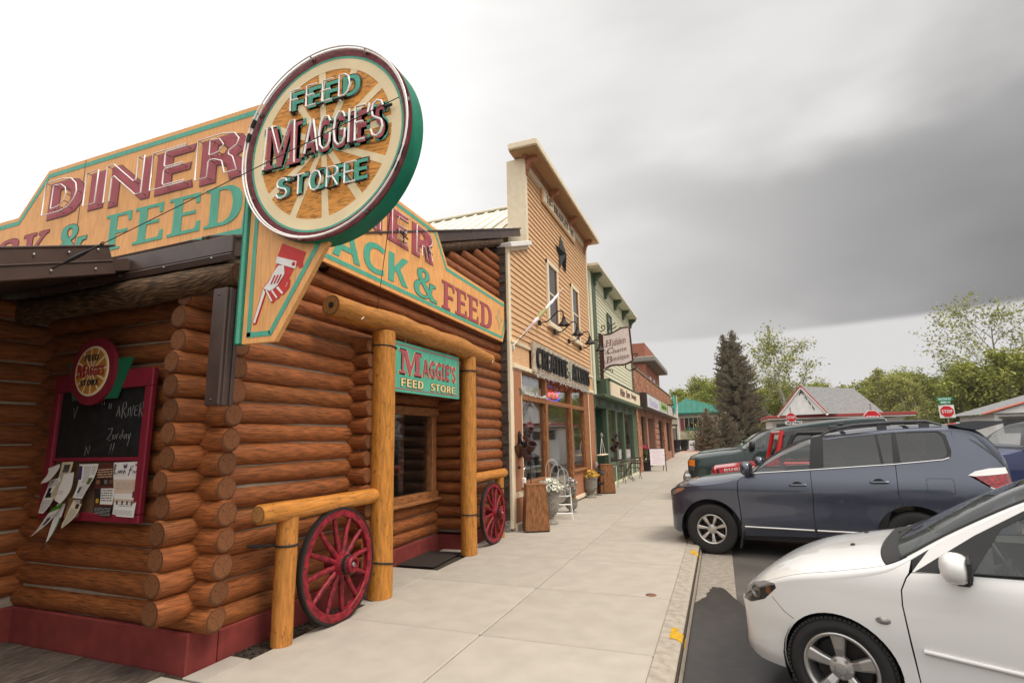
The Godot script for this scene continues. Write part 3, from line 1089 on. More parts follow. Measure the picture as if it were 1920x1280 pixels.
func stripe(parent: Node, pg: PackedVector2Array, inset: float, width: float, xf: Transform3D, m: Material) -> void:
	var o: Array = Geometry2D.offset_polygon(pg, -inset, Geometry2D.JOIN_MITER)
	var b := MB.new()
	b.frame(o[0], width, 0.0, lifted(xf, 0.003))
	part("border_stripe", parent, b, m)

# stroke letters for the glass tubing, in a unit box
func strokes(ch: String) -> Array:
	match ch:
		"F": return [[0.05, 0, 0.05, 1, 0.95, 1], [0.05, 0.52, 0.7, 0.52]]
		"E": return [[0.95, 0, 0.05, 0, 0.05, 1, 0.95, 1], [0.05, 0.52, 0.75, 0.52]]
		"D": return [[0.05, 0, 0.05, 1, 0.55, 1, 0.85, 0.85, 0.97, 0.5, 0.85, 0.15, 0.55, 0, 0.05, 0]]
		"S": return [[0.95, 0.82, 0.8, 0.97, 0.5, 1.02, 0.2, 0.95, 0.06, 0.76, 0.18, 0.58, 0.5, 0.5, 0.82, 0.42, 0.95, 0.24, 0.8, 0.05, 0.5, -0.02, 0.2, 0.03, 0.04, 0.2]]
		"T": return [[0, 1, 1, 1], [0.5, 1, 0.5, 0]]
		"O": return [[0.5, 1, 0.8, 0.9, 0.97, 0.6, 0.97, 0.4, 0.8, 0.1, 0.5, 0, 0.2, 0.1, 0.03, 0.4, 0.03, 0.6, 0.2, 0.9, 0.5, 1]]
		"R": return [[0.05, 0, 0.05, 1, 0.6, 1, 0.88, 0.88, 0.92, 0.7, 0.78, 0.54, 0.5, 0.5, 0.1, 0.5], [0.5, 0.5, 0.95, 0]]
		"M": return [[0.0, 0, 0.06, 1, 0.2, 1, 0.5, 0.28, 0.8, 1, 0.94, 1, 1, 0]]
		"A": return [[0, 0, 0.42, 1, 0.58, 1, 1, 0], [0.2, 0.32, 0.8, 0.32]]
		"G": return [[0.95, 0.8, 0.75, 0.97, 0.45, 1, 0.15, 0.85, 0.03, 0.5, 0.15, 0.15, 0.45, 0, 0.8, 0.06, 0.95, 0.2, 0.95, 0.45, 0.6, 0.45]]
		"I": return [[0.5, 0, 0.5, 1]]
		"'": return [[0.6, 1, 0.4, 0.72]]
	return []

func tubing(parent: Node, ch: String, xf: Transform3D, x: float, y: float, w: float, h: float, z: float, r := 0.007, clip := true) -> void:
	var b := MB.new()
	for s in strokes(ch):
		var pts := []
		for k in range(0, s.size(), 2):
			pts.append(xf * Vector3(x + s[k] * w, y + s[k + 1] * h, z))
		b.tube(pts, r, 7)
	part("neon_tube", parent, b, M.tube)
	if clip:
		var q := MB.new()
		var s: Array = strokes(ch)[0]
		var p0 := Vector3(x + s[0] * w, y + s[1] * h, z)
		q.tube([xf * p0, xf * (p0 + Vector3(0, 0, -z))], r * 0.8, 6)
		q.tube([xf * (p0 + Vector3(0, -0.005, -0.012)), xf * (p0 + Vector3(w * 0.6, -0.004, -0.012))], r * 1.25, 6)
		part("tube_holder", parent, q, M.black)

func loop_tube(parent: Node, pg: Array, xf: Transform3D, z: float, r := 0.008) -> void:
	var pts := []
	for k in range(0, pg.size(), 2):
		pts.append(xf * Vector3(pg[k], pg[k + 1], z))
	var b := MB.new()
	b.tube(pts, r, 7, false, null, true)
	part("neon_tube", parent, b, M.tube)
	var q := MB.new()
	for k in range(0, pg.size(), 4):
		q.tube([xf * Vector3(pg[k], pg[k + 1], z), xf * Vector3(pg[k], pg[k + 1], 0.004)], 0.006, 6)
	part("tube_support", parent, q, M.steel)

# block letters of the big signs as outlines
func block(ch: String) -> Array:
	match ch:
		"D": return [[0, 0, 0, 1, 0.55, 1, 0.78, 0.93, 0.94, 0.75, 1, 0.5, 0.94, 0.25, 0.78, 0.07, 0.55, 0], [0.3, 0.22, 0.48, 0.24, 0.6, 0.35, 0.64, 0.5, 0.6, 0.65, 0.48, 0.76, 0.3, 0.78]]
		"I": return [[0, 0, 0, 1, 1, 1, 1, 0]]
		"N": return [[0, 0, 0, 1, 0.22, 1, 0.78, 0.42, 0.78, 1, 1, 1, 1, 0, 0.82, 0, 0.22, 0.62, 0.22, 0]]
		"E": return [[0, 0, 0, 1, 1, 1, 0.97, 0.86, 0.42, 0.86, 0.42, 0.58, 0.92, 0.58, 0.90, 0.44, 0.42, 0.44, 0.42, 0.14, 0.97, 0.14, 1, 0]]
		"R": return [[0, 0, 0, 1, 0.6, 1, 0.86, 0.93, 0.98, 0.76, 0.94, 0.58, 0.76, 0.48, 0.86, 0.40, 1.0, 0.0, 0.66, 0, 0.58, 0.3, 0.42, 0.38, 0.34, 0.38, 0.34, 0], [0.34, 0.58, 0.5, 0.6, 0.58, 0.7, 0.5, 0.82, 0.34, 0.84]]
	return []

func block_letter(parent: Node, ch: String, xf: Transform3D, x0: float, y0: float, w: float, h: float, neon: float) -> void:
	var fig := block(ch)
	var pg := PackedVector2Array()
	for k in range(0, fig[0].size(), 2):
		pg.append(Vector2(x0 + fig[0][k] * w, y0 + fig[0][k + 1] * h))
	var dark := MB.new()
	var big: Array = Geometry2D.offset_polygon(pg, 0.012, Geometry2D.JOIN_MITER)
	var cut := PackedVector2Array()
	if fig.size() > 1:
		for k in range(0, fig[1].size(), 2):
			cut.append(Vector2(x0 + fig[1][k] * w, y0 + fig[1][k + 1] * h))
	var face := MB.new()
	for e in [[face, pg, cut, 0.006], [dark, big[0], Geometry2D.offset_polygon(cut, -0.010)[0] if cut.size() else cut, 0.003]]:
		var outer: PackedVector2Array = e[1]
		var hole: PackedVector2Array = e[2]
		if hole.size():
			# split the letter at mid-height so that the hole becomes two notches
			var lo := 1e9
			var hi := -1e9
			for p in hole:
				lo = minf(lo, p.y)
				hi = maxf(hi, p.y)
			var mid := (lo + hi) * 0.5
			for half in [pv([x0 - 1, y0 - 1, x0 + w + 1, y0 - 1, x0 + w + 1, mid, x0 - 1, mid]), pv([x0 - 1, mid, x0 + w + 1, mid, x0 + w + 1, y0 + h + 1, x0 - 1, y0 + h + 1])]:
				for a in Geometry2D.intersect_polygons(outer, half):
					for c in Geometry2D.clip_polygons(a, hole):
						e[0].poly(c, 0.0, lifted(xf, e[3]), false, false)
		else:
			e[0].poly(outer, 0.0, lifted(xf, e[3]), false, false)
	part("letter_outline", parent, dark, M.outline)
	part("letter", parent, face, M.maroon)
	if neon != 0.0:
		var lp := []
		var ins: Array = Geometry2D.offset_polygon(pg, -0.022, Geometry2D.JOIN_ROUND)
		if ins.size():
			for p in ins[0]:
				lp.append_array([p.x - neon, p.y + absf(neon) * 0.5])
			loop_tube(parent, lp, xf, 0.055, 0.007)
		if cut.size():
			lp = []
			for p in Geometry2D.offset_polygon(cut, 0.02)[0]:
				lp.append_array([p.x - neon, p.y + absf(neon) * 0.5])
			loop_tube(parent, lp, xf, 0.055, 0.006)

func spot_letters(parent: Node, txt: String, fnt: Font, xf: Transform3D, x: float, y: float, w: float, h: float, m: Material, edge := 0.008, called := "letter", shear := 0.0) -> void:
	if edge > 0.0:
		var o := word(txt, fnt, at2(xf, x, y, 0.0015), w, h, 0.003, M.outline, null, "letter_outline", edge, shear)
		part("letter_outline", parent, o, M.outline)
	word(txt, fnt, at2(xf, x, y, 0.003), w, h, 0.006, m, parent, called, 0.0, shear)

func cabin_signs() -> void:
	var slab := font(true, "Droid Serif")
	var sans := font(true, "Droid Sans")
	# --- gable sign that faces up the street
	var fx := Transform3D(Basis.IDENTITY, Vector3(-3.99, 0, -3.55))
	var s := thing("diner_sign", "orange DINER and FEED sign board above the porch eave, left of the round sign", "sign", Vector3.ZERO, 0, "diner sign boards")
	var pg := pv([0, 3.62, 0, 5.085, -3.45, 5.10, -3.95, 4.575, -6.6, 4.56, -6.6, 3.62])
	panel(s, "board", pg, 0.05, fx, M.orange)
	stripe(s, pg, 0.05, 0.055, fx, M.teal)
	var jb := MB.new()
	jb.box(fx * Vector3(-2.735, 4.3, 0.001), Vector3(0.008, 1.56, 0.004))
	part("panel_joint", s, jb, M.outline)
	for e in [["D", -3.34, 0.66, 4.43, 0.46], ["I", -2.57, 0.25, 4.41, 0.45], ["N", -2.21, 0.66, 4.38, 0.485], ["E", -1.455, 0.56, 4.375, 0.475], ["R", -0.78, 0.63, 4.35, 0.49]]:
		block_letter(s, e[0], fx, e[1], e[3], e[2], e[4], 0.035)
	var dx := [["F", -2.21, 0.42], ["E", -1.73, 0.46], ["E", -1.20, 0.47], ["D", -0.67, 0.50]]
	for e in dx:
		spot_letters(s, e[0], slab, fx, e[1], 3.86, e[2], 0.42, M.teal, 0.0)
	spot_letters(s, "&", slab, fx, -3.08, 3.82, 0.58, 0.47, M.teal, 0.008)
	spot_letters(s, "K", slab, fx, -3.75, 3.84, 0.52, 0.46, M.maroon, 0.008)
	spot_letters(s, "C", slab, fx, -4.35, 3.84, 0.5, 0.46, M.maroon, 0.008)
	var ul := MB.new()
	ul.poly(pv([-1.05, 3.775, 0, 3.79, 0, 3.70, -1.05, 3.70]), 0.0, lifted(fx, 0.003), false, false)
	ul.poly(pv([-0.16, 3.79, 0, 3.79, 0, 4.3, -0.10, 4.3]), 0.0, lifted(fx, 0.002), false, false)
	part("underline", s, ul, M.teal)
	# --- sign along the sidewalk
	var sx := Transform3D(Basis(Vector3.UP, PI / 2), Vector3(-3.90, 0, -3.55))
	var t := thing("diner_sign", "orange DINER, TACK & FEED sign board over the log lintel along the sidewalk", "sign", Vector3.ZERO, 0, "diner sign boards")
	pg = pv([0.0, 3.70, 6.08, 3.655, 6.46, 4.50, 3.74, 4.535, 3.37, 5.02, 0.0, 5.07])
	panel(t, "board", pg, 0.05, sx, M.orange)
	stripe(t, pg, 0.05, 0.055, sx, M.teal)
	for e in [["D", 0.12, 0.6], ["I", 0.86, 0.22], ["N", 1.24, 0.68], ["E", 2.05, 0.51], ["R", 2.66, 0.6]]:
		block_letter(t, e[0], sx, e[1], 4.385, e[2], 0.475, 0.0)
		var ins := []
		for k in range(0, block(e[0])[0].size(), 2):
			ins.append_array([e[1] + e[2] * (0.14 + 0.76 * block(e[0])[0][k]) - 0.03, 4.41 + 0.42 * block(e[0])[0][k + 1]])
		loop_tube(t, ins, sx, 0.05, 0.006)
		var hd := MB.new()
		hd.tube([sx * Vector3(e[1] + e[2] * 0.62, 4.42, 0.05), sx * Vector3(e[1] + e[2] * 0.62, 4.60, 0.05)], 0.011, 6)
		hd.tube([sx * Vector3(e[1] + e[2] * 0.45, 4.55, 0.045), sx * Vector3(e[1] + e[2] * 0.85, 4.52, 0.045)], 0.010, 6)
		part("tube_holder", t, hd, M.black)
	for e in [["T", 0.42, 0.42], ["A", 1.0, 0.50], ["C", 1.56, 0.45], ["K", 2.09, 0.48]]:
		spot_letters(t, e[0], sans, sx, e[1], 3.83, e[2], 0.40, M.teal, 0.0)
	spot_letters(t, "&", slab, sx, 2.73, 3.80, 0.66, 0.44, M.teal, 0.008)
	for e in [["F", 3.555, 0.42], ["E", 4.02, 0.42], ["E", 4.48, 0.44], ["D", 4.99, 0.54]]:
		spot_letters(t, e[0], slab, sx, e[1], 3.79, e[2], 0.445, M.maroon, 0.009)
	var di := MB.new()
	var dp := pv([5.70, 4.09, 5.82, 4.13, 5.895, 4.31, 5.96, 4.13, 6.10, 4.09, 5.97, 4.04, 5.90, 3.84, 5.83, 4.04])
	di.frame(dp, 0.016, 0.0, lifted(sx, 0.003))
	part("diamond", t, di, M.teal)
	# --- round blade sign
	var rx := Transform3D(Basis.IDENTITY, Vector3(-2.606, 3.958, -2.90))
	var o := thing("round_sign", "large round wagon-wheel sign with neon tube letters above the cabin corner", "sign")
	var body := MB.new()
	var lx := rx * Transform3D(Basis(Vector3.RIGHT, PI / 2), Vector3.ZERO)
	body.lathe([Vector2(0.0, -0.15), Vector2(0.772, -0.15), Vector2(0.777, -0.145), Vector2(0.777, -0.002), Vector2(0.770, 0.0)], lx, 72, false)
	part("drum", o, body, M.teal_dark)
	var fb := MB.new()
	var cir := PackedVector2Array()
	for k in 64:
		cir.append(Vector2(cos(TAU * k / 64), sin(TAU * k / 64)) * 0.63)
	fb.poly(cir, 0.0, lifted(rx, 0.002), false, false)
	part("face", o, fb, M.orange_deep)
	var rings := [[0.605, 0.702, 0.006, M.cream, "wheel_rim"], [0.690, 0.712, 0.008, M.teal, "green_ring"], [0.708, 0.776, 0.010, M.maroon_rim, "maroon_rim"]]
	for e in rings:
		var q := MB.new()
		q.lathe([Vector2(e[0], 0.001), Vector2(e[0] + 0.001, e[2]), Vector2(e[1] - 0.001, e[2]), Vector2(e[1], 0.001)], lx, 72, false)
		part(e[4], o, q, e[3])
	for k in 12:
		var an := TAU * (k + 0.15) / 12.0
		var q := MB.new()
		var b2 := Basis(Vector3.BACK, an)
		q.poly(pv([0.05, -0.022, 0.62, -0.032, 0.62, 0.032, 0.05, 0.022]), 0.003, Transform3D(b2, rx.origin + Vector3(0, 0, 0.005)), true, false)
		part("wheel_spoke", o, q, M.cream)
	# painted shadows of the words, then the letters, then the tubes
	for e in [["FEED", 0.0, -0.325, 0.325, 0.65, 0.175, M.teal], ["STORE", 0.0, -0.415, -0.38, 0.83, 0.165, M.teal]]:
		spot_letters(o, e[0], sans, lifted(rx, 0.008), e[2] + e[1], e[3], e[4], e[5], e[6], 0.010)
	var big := word("M", slab, at2(rx, -0.582, -0.122, 0.010), 0.39, 0.36, 0.003, M.teal, null, "", 0.014)
	part("letter_shadow", o, big, M.teal)
	word("M", slab, at2(rx, -0.588, -0.115, 0.013), 0.38, 0.35, 0.006, M.maroon, o)
	var sm := word("AGGIE'S", sans, at2(rx, -0.19, -0.095, 0.010), 0.76, 0.28, 0.003, M.teal, null, "", 0.012)
	part("letter_shadow", o, sm, M.teal)
	word("AGGIE'S", sans, at2(rx, -0.195, -0.088, 0.013), 0.75, 0.27, 0.006, M.maroon, o)
	for e in [["FEED", -0.31, 0.315, 0.62, 0.175, 0.125], ["STORE", -0.395, -0.40, 0.79, 0.155, 0.13]]:
		for k in e[0].length():
			tubing(o, e[0][k], rx, e[1] + e[3] / e[0].length() * k, e[2], e[5] * 0.84, e[4], 0.05)
	tubing(o, "M", rx, -0.545, -0.13, 0.31, 0.36, 0.05)
	var ks := [["A", -0.14, 0.125], ["G", -0.01, 0.11], ["G", 0.125, 0.11], ["I", 0.235, 0.06], ["E", 0.315, 0.10], ["'", 0.405, 0.06], ["S", 0.455, 0.11]]
	for e in ks:
		tubing(o, e[0], rx, e[1], -0.085, e[2], 0.27, 0.05, 0.0085, e[0] != "'")
	for rr in [[0.752, 0.035], [0.765, 0.05]]:
		var ring := []
		for k in 64:
			var an := TAU * k / 64
			ring.append(rx * Vector3(cos(an) * rr[0], sin(an) * rr[0], rr[1]))
		var q := MB.new()
		q.tube(ring, 0.007, 6, false, null, true)
		part("neon_tube", o, q, M.tube)
	for an in [0.2, 1.05, 1.75, 2.6, 3.6, 4.5, 5.3]:
		var q := MB.new()
		var p0 := rx * Vector3(cos(an) * 0.757, sin(an) * 0.757, 0.0)
		q.tube([p0, p0 + Vector3(0, 0, 0.045)], 0.008, 6)
		q.box(p0 + Vector3(0, 0, 0.02), Vector3(0.03, 0.03, 0.012))
		part("tube_support", o, q, M.steel)
	for an in [2.72, 2.88, 5.95, 5.80]:
		var q := MB.new()
		var pts := []
		for k in 4:
			pts.append(rx * Vector3(cos(an + (k - 1.5) * 0.03) * 0.757, sin(an + (k - 1.5) * 0.03) * 0.757, 0.042))
		q.tube(pts, 0.017, 8)
		part("tube_holder", o, q, M.black)
	# --- pointing hand board under the round sign
	var px := Transform3D(Basis.IDENTITY, Vector3(0, 0, -2.945))
	var h := thing("pointing_hand_sign", "tapered orange board with red pointing hand hanging below the round sign", "sign")
	pg = pv([-3.345, 2.48, -3.02, 2.476, -2.50, 3.28, -2.55, 3.80, -3.345, 3.88])
	panel(h, "board", pg, 0.04, px, M.orange)
	var bd := MB.new()
	for e in [[-3.30, 2.53, -3.26, 2.53, -3.26, 3.75, -3.30, 3.75], [-3.30, 2.525, -3.055, 2.522, -3.075, 2.562, -3.30, 2.565], [-3.055, 2.522, -2.60, 3.225, -2.635, 3.245, -3.085, 2.55]]:
		bd.poly(pv(e), 0.0, lifted(px, 0.003), false, false)
	part("border_stripe", h, bd, M.teal)
	bx(h, "mounting_post", M.teal_dark, Vector3(-3.385, 3.18, -2.97), Vector3(0.075, 1.40, 0.07), 0.008)
	bx(h, "mounting_trim", M.teal, Vector3(-3.372, 3.18, -2.93), Vector3(0.03, 1.40, 0.02), 0.005)
	panel(h, "sleeve", pv([-3.045, 3.115, -3.0, 3.235, -2.765, 3.13, -2.79, 3.06, -2.785, 3.02, -2.82, 3.01, -2.835, 3.03]), 0.003, lifted(px, 0.004), M.red)
	panel(h, "hand", pv([-3.245, 2.635, -3.235, 2.62, -3.205, 2.625, -3.125, 2.865, -3.075, 2.775, -3.05, 2.77, -3.03, 2.80, -3.0, 2.80, -2.985, 2.825, -2.955, 2.825, -2.905, 2.875, -2.90, 2.93, -2.915, 2.945, -2.88, 3.005, -2.885, 3.035, -2.95, 3.06, -3.035, 3.09, -3.075, 3.0, -3.165, 2.90]), 0.003, lifted(px, 0.004), M.red)
	panel(h, "cuff", pv([-3.05, 3.085, -3.04, 3.135, -2.845, 3.068, -2.855, 3.012]), 0.003, lifted(px, 0.008), M.white)
	var hl := MB.new()
	for e in [[-3.02, 3.06, -2.965, 3.055, -2.955, 2.985, -3.015, 2.905, -3.08, 2.865, -3.155, 2.895, -3.105, 2.945, -3.05, 3.03], [-3.155, 2.895, -3.135, 2.86, -3.215, 2.63, -3.235, 2.635], [-3.135, 2.88, -3.12, 2.88, -3.055, 2.785, -3.07, 2.782], [-3.085, 2.875, -3.065, 2.875, -3.01, 2.81, -3.02, 2.80], [-3.03, 2.885, -3.01, 2.895, -2.955, 2.835, -2.97, 2.83], [-2.94, 2.88, -2.925, 2.90, -2.93, 2.92, -2.92, 2.905, -2.93, 2.885]]:
		hl.poly(pv(e), 0.0, lifted(px, 0.008), false, false)
	part("highlight", h, hl, M.white)
	var kn := MB.new()
	for e in [[-3.045, 2.985, -3.08, 2.92], [-3.015, 2.985, -3.05, 2.92], [-2.985, 2.985, -3.02, 2.92]]:
		kn.tube([px * Vector3(e[0], e[1], 0.010), px * Vector3(e[2], e[3], 0.010)], 0.005, 5)
	part("glove_line", h, kn, M.red)
	var bt := MB.new()
	bt.lathe([Vector2(0, 0.006), Vector2(0.014, 0.004), Vector2(0.017, 0.0)], at2(px, -2.873, 3.052, 0.008) * Transform3D(Basis(Vector3.RIGHT, PI / 2), Vector3.ZERO), 14)
	part("cuff_button", h, bt, M.red)
	# --- hanging sign below the lintel
	var gx := Transform3D(Basis(Vector3.UP, PI / 2), Vector3(-3.72, 2.345, -5.51))
	var g := thing("hanging_sign", "green painted store sign hung from the log lintel between the posts", "sign")
	pg = pv([0, 0, 1.83, 0.01, 1.83, 0.66, 0, 0.645])
	panel(g, "board", pg, 0.035, gx, M.teal)
	stripe(g, pg, 0.035, 0.012, gx, M.maroon)
	var yl := mat(lin(0.80, 0.60, 0.28), 0.6, M.signpaint)
	part("letter_outline", g, word("M", slab, at2(gx, 0.145, 0.235, 0.003), 0.56, 0.315, 0.003, yl, null, "", 0.009), yl)
	word("M", slab, at2(gx, 0.15, 0.24, 0.006), 0.55, 0.305, 0.006, M.maroon, g)
	part("letter_outline", g, word("AGGIE'S", sans, at2(gx, 0.725, 0.245, 0.003), 0.975, 0.245, 0.003, yl, null, "", 0.008), yl)
	word("AGGIE'S", sans, at2(gx, 0.73, 0.25, 0.006), 0.965, 0.235, 0.006, M.maroon, g)
	spot_letters(g, "FEED", sans, lifted(gx, 0.003), 0.20, 0.075, 0.54, 0.105, yl, 0.006)
	spot_letters(g, "STORE", sans, lifted(gx, 0.003), 0.95, 0.075, 0.72, 0.105, yl, 0.006)
	for xx in [0.32, 1.5]:
		var ch := MB.new()
		for k in 4:
			var ring := []
			for j in 10:
				var an := TAU * j / 10
				var off := Vector3(cos(an) * 0.010, sin(an) * 0.022, 0) if k % 2 == 0 else Vector3(0, sin(an) * 0.022, cos(an) * 0.010)
				ring.append(gx * (Vector3(xx, 0.665 + 0.033 * k, -0.018) + off))
			ch.tube(ring, 0.0035, 5, false, null, true)
		part("chain", g, ch, M.steel)
	chalkboard()
	wires()

func wires() -> void:
	# guy wire with turnbuckle from the porch rake up to the round sign
	var w := thing("guy_wire", "thin guy wire with black turnbuckle from the porch roof edge to the round sign", "wire")
	var a := Vector3(-4.60, 3.06, -2.30)
	var c := Vector3(-1.92, 4.13, -2.86)
	var d := (c - a).normalized()
	var q := MB.new()
	q.tube([a + d * 0.45, c], 0.0035, 5)
	part("wire", w, q, M.iron)
	q = MB.new()
	q.tube([a, a + d * 0.12], 0.006, 6)
	q.tube([a + d * 0.12, a + d * 0.17, a + d * 0.28, a + d * 0.33], [0.008, 0.014, 0.014, 0.008], 8)
	q.tube([a + d * 0.33, a + d * 0.45], 0.006, 6)
	var ring := []
	for j in 10:
		ring.append(a + d * (0.45 + 0.018 * cos(TAU * j / 10)) + Vector3(0, 0.015 * sin(TAU * j / 10), 0))
	q.tube(ring, 0.004, 5, false, null, true)
	part("turnbuckle", w, q, M.black)
	var v := thing("guy_wire", "thin guy wire from the lintel up across the sidewalk sign to the drum", "wire")
	q = MB.new()
	q.tube([Vector3(-3.74, 3.30, -5.2), Vector3(-2.08, 3.52, -3.05)], 0.0035, 5)
	part("wire", v, q, M.iron)
	q = MB.new()
	q.tube([Vector3(-3.74, 3.30, -5.2), Vector3(-3.65, 3.312, -5.08)], 0.009, 6)
	part("turnbuckle", v, q, M.black)

func chalkboard() -> void:
	var cx := Transform3D(Basis.IDENTITY, Vector3(-5.225, 0, -3.14))
	var c := thing("chalkboard", "red framed chalkboard with round wheel badge on the shaded porch wall", "chalkboard")
	var fr := mat(lin(0.22, 0.014, 0.03), 0.5, M.signpaint)
	bx(c, "back_board", mat(lin(0.20, 0.11, 0.055), 0.9, M.mottle, Vector3(2, 2, 2)), cx * Vector3(0, 1.7, -0.03), Vector3(1.26, 1.2, 0.02))
	bx(c, "slate", mat(lin(0.016, 0.015, 0.015), 0.75, noise_tex(0.02, gray(0.55), gray(1.0), 97, 256, 5), Vector3(1.5, 1.5, 1)), cx * Vector3(0, 1.94, -0.012), Vector3(1.18, 0.66, 0.012))
	bx(c, "frame_rail", fr, cx * Vector3(0, 2.33, 0.0), Vector3(1.36, 0.165, 0.05), 0.008)
	bx(c, "frame_rail", fr, cx * Vector3(0, 1.135, 0.0), Vector3(1.36, 0.07, 0.05), 0.008)
	bx(c, "frame_rail", fr, cx * Vector3(0, 1.625, -0.006), Vector3(1.18, 0.035, 0.03), 0.006)
	for sgn in [-1.0, 1.0]:
		bx(c, "frame_stile", fr, cx * Vector3(sgn * 0.635, 1.71, 0.0), Vector3(0.09, 1.075, 0.05), 0.008)
	var bg := Transform3D(Basis.IDENTITY, cx * Vector3(-0.09, 2.42, 0.04))
	panel(c, "ribbon", pv([-0.40, 0.10, 0.50, 0.10, 0.34, -0.26, -0.28, -0.26]), 0.012, lifted(bg, -0.005), mat(lin(0.01, 0.13, 0.06), 0.5))
	var lx := bg * Transform3D(Basis(Vector3.RIGHT, PI / 2), Vector3.ZERO)
	var q := MB.new()
	q.lathe([Vector2(0.31, -0.02), Vector2(0.315, 0.0), Vector2(0.31, 0.02), Vector2(0.0, 0.022)], lx, 48, false)
	part("badge", c, q, fr)
	q = MB.new()
	q.lathe([Vector2(0.232, 0.021), Vector2(0.23, 0.027), Vector2(0.0, 0.027)], lx, 48, false)
	part("badge_rim", c, q, M.cream)
	q = MB.new()
	q.lathe([Vector2(0.21, 0.030), Vector2(0.0, 0.030)], lx, 48, false)
	part("badge_face", c, q, mat(lin(0.55, 0.22, 0.03), 0.5, M.signpaint))
	for k in 12:
		var sp := MB.new()
		sp.poly(pv([0.02, -0.007, 0.212, -0.010, 0.212, 0.010, 0.02, 0.007]), 0.0, Transform3D(Basis(Vector3.BACK, TAU * (k + 0.2) / 12), bg.origin + Vector3(0, 0, 0.0315)), false, false)
		part("badge_spoke", c, sp, M.cream)
	var sans := font(true, "Droid Sans")
	var slab := font(true, "Droid Serif")
	part("lettering", c, word("FEED", sans, at2(bg, -0.10, 0.095, 0.034), 0.19, 0.055, 0.004, M.black, null), M.black)
	part("lettering", c, word("STORE", sans, at2(bg, -0.125, -0.135, 0.034), 0.25, 0.055, 0.004, M.black, null), M.black)
	var mr := mat(lin(0.30, 0.02, 0.03), 0.5)
	part("lettering", c, word("M", slab, at2(bg, -0.195, -0.055, 0.034), 0.13, 0.115, 0.004, mr, null), mr)
	part("lettering", c, word("AGGIE'S", sans, at2(bg, -0.06, -0.045, 0.034), 0.25, 0.085, 0.004, mr, null), mr)
	# chalk writing
	var chalk := mat(lin(0.20, 0.195, 0.19), 1.0, M.fine, Vector3(9, 9, 9))
	var w := MB.new()
	var lines := [[-0.40, 2.10, -0.375, 2.00, -0.345, 2.11], [0.0, 2.13, 0.0, 2.11], [0.03, 2.14, 0.03, 2.11], [0.10, 2.12, 0.10, 2.07], [0.13, 2.12, 0.125, 2.07],
		[0.215, 2.0, 0.235, 2.09, 0.26, 2.0], [0.22, 2.035, 0.255, 2.04], [0.285, 1.98, 0.29, 2.115, 0.325, 2.12, 0.335, 2.08, 0.295, 2.05, 0.345, 1.985], [0.365, 2.0, 0.368, 2.07], [0.385, 2.08, 0.41, 1.99, 0.43, 2.09], [0.45, 2.0, 0.45, 2.08, 0.485, 2.085], [0.45, 2.045, 0.48, 2.048], [0.45, 2.0, 0.485, 2.002], [0.51, 1.985, 0.515, 2.10, 0.55, 2.11, 0.555, 2.07, 0.52, 2.05, 0.56, 1.98],
		[0.12, 1.89, 0.18, 1.895, 0.17, 1.85, 0.12, 1.80, 0.17, 1.79], [0.20, 1.84, 0.20, 1.80, 0.225, 1.80, 0.23, 1.84], [0.25, 1.80, 0.25, 1.84, 0.27, 1.845], [0.31, 1.84, 0.285, 1.82, 0.30, 1.80, 0.32, 1.82, 0.325, 1.88], [0.36, 1.84, 0.34, 1.82, 0.355, 1.80, 0.375, 1.84, 0.38, 1.80], [0.395, 1.84, 0.41, 1.80, 0.43, 1.85, 0.40, 1.74],
		[0.19, 1.76, 0.18, 1.70], [0.23, 1.765, 0.215, 1.70], [0.175, 1.683, 0.178, 1.680], [0.21, 1.683, 0.213, 1.680], [-0.16, 1.66, -0.15, 1.74, -0.11, 1.67, -0.10, 1.75]]
	for l in lines:
		var pts := []
		for k in range(0, l.size(), 2):
			pts.append(cx * Vector3(l[k], l[k + 1], -0.005))
		w.tube(pts, 0.0035, 4)
	part("chalk_writing", c, w, chalk)
	papers(cx)

func print_tex(sd: int, paper: Color, heads: Array, blocks: Array) -> ImageTexture:
	# plain printed leaflet: grey lines of text, tinted blocks
	var im := Image.create(128, 192, false, Image.FORMAT_RGB8)
	im.fill(paper)
	var r := RandomNumberGenerator.new()
	r.seed = sd
	for b in blocks:
		im.fill_rect(Rect2i(b[0], b[1], b[2], b[3]), b[4])
	for hh in heads:
		var y: int = hh[0]
		while y < hh[1]:
			var x: int = hh[2]
			while x < hh[3]:
				var wl := r.randi_range(3, 13)
				im.fill_rect(Rect2i(x, y, mini(wl, hh[3] - x), hh[4]), hh[5])
				x += wl + r.randi_range(2, 4)
			y += hh[4] * 2 + 1
	return ImageTexture.create_from_image(im)

func sheet(called: String, label: String, cat: String, corners: Array, tex: Texture2D, curl: float, z: float, grp := "leaflets on the board") -> void:
	# a sheet of paper hung by its upper edge, lower end curling away from the board
	var b := MB.new()
	var rows := 10
	var cols := 4
	var st := 0
	for j in rows + 1:
		for i in cols + 1:
			var u := float(i) / cols
			var w := float(j) / rows
			var p: Vector2 = corners[0].lerp(corners[1], u).lerp(corners[3].lerp(corners[2], u), w)
			var out := z + curl * w * w * (0.6 + 0.8 * u) + 0.012 * sin(w * 5.0 + u * 2.0 + z * 90.0) * w
			b.vert(Vector3(p.x, p.y, out), Vector3(0, 0.2 * curl, 1).normalized(), Vector2(u, w))
	for j in rows:
		for i in cols:
			var k := j * (cols + 1) + i
			b.tri(k, k + 1, k + cols + 2)
			b.tri(k, k + cols + 2, k + cols + 1)
	var m := mat(Color(0.93, 0.92, 0.90), 0.8, tex)
	solo(called, label, cat, [[b, m]], grp)

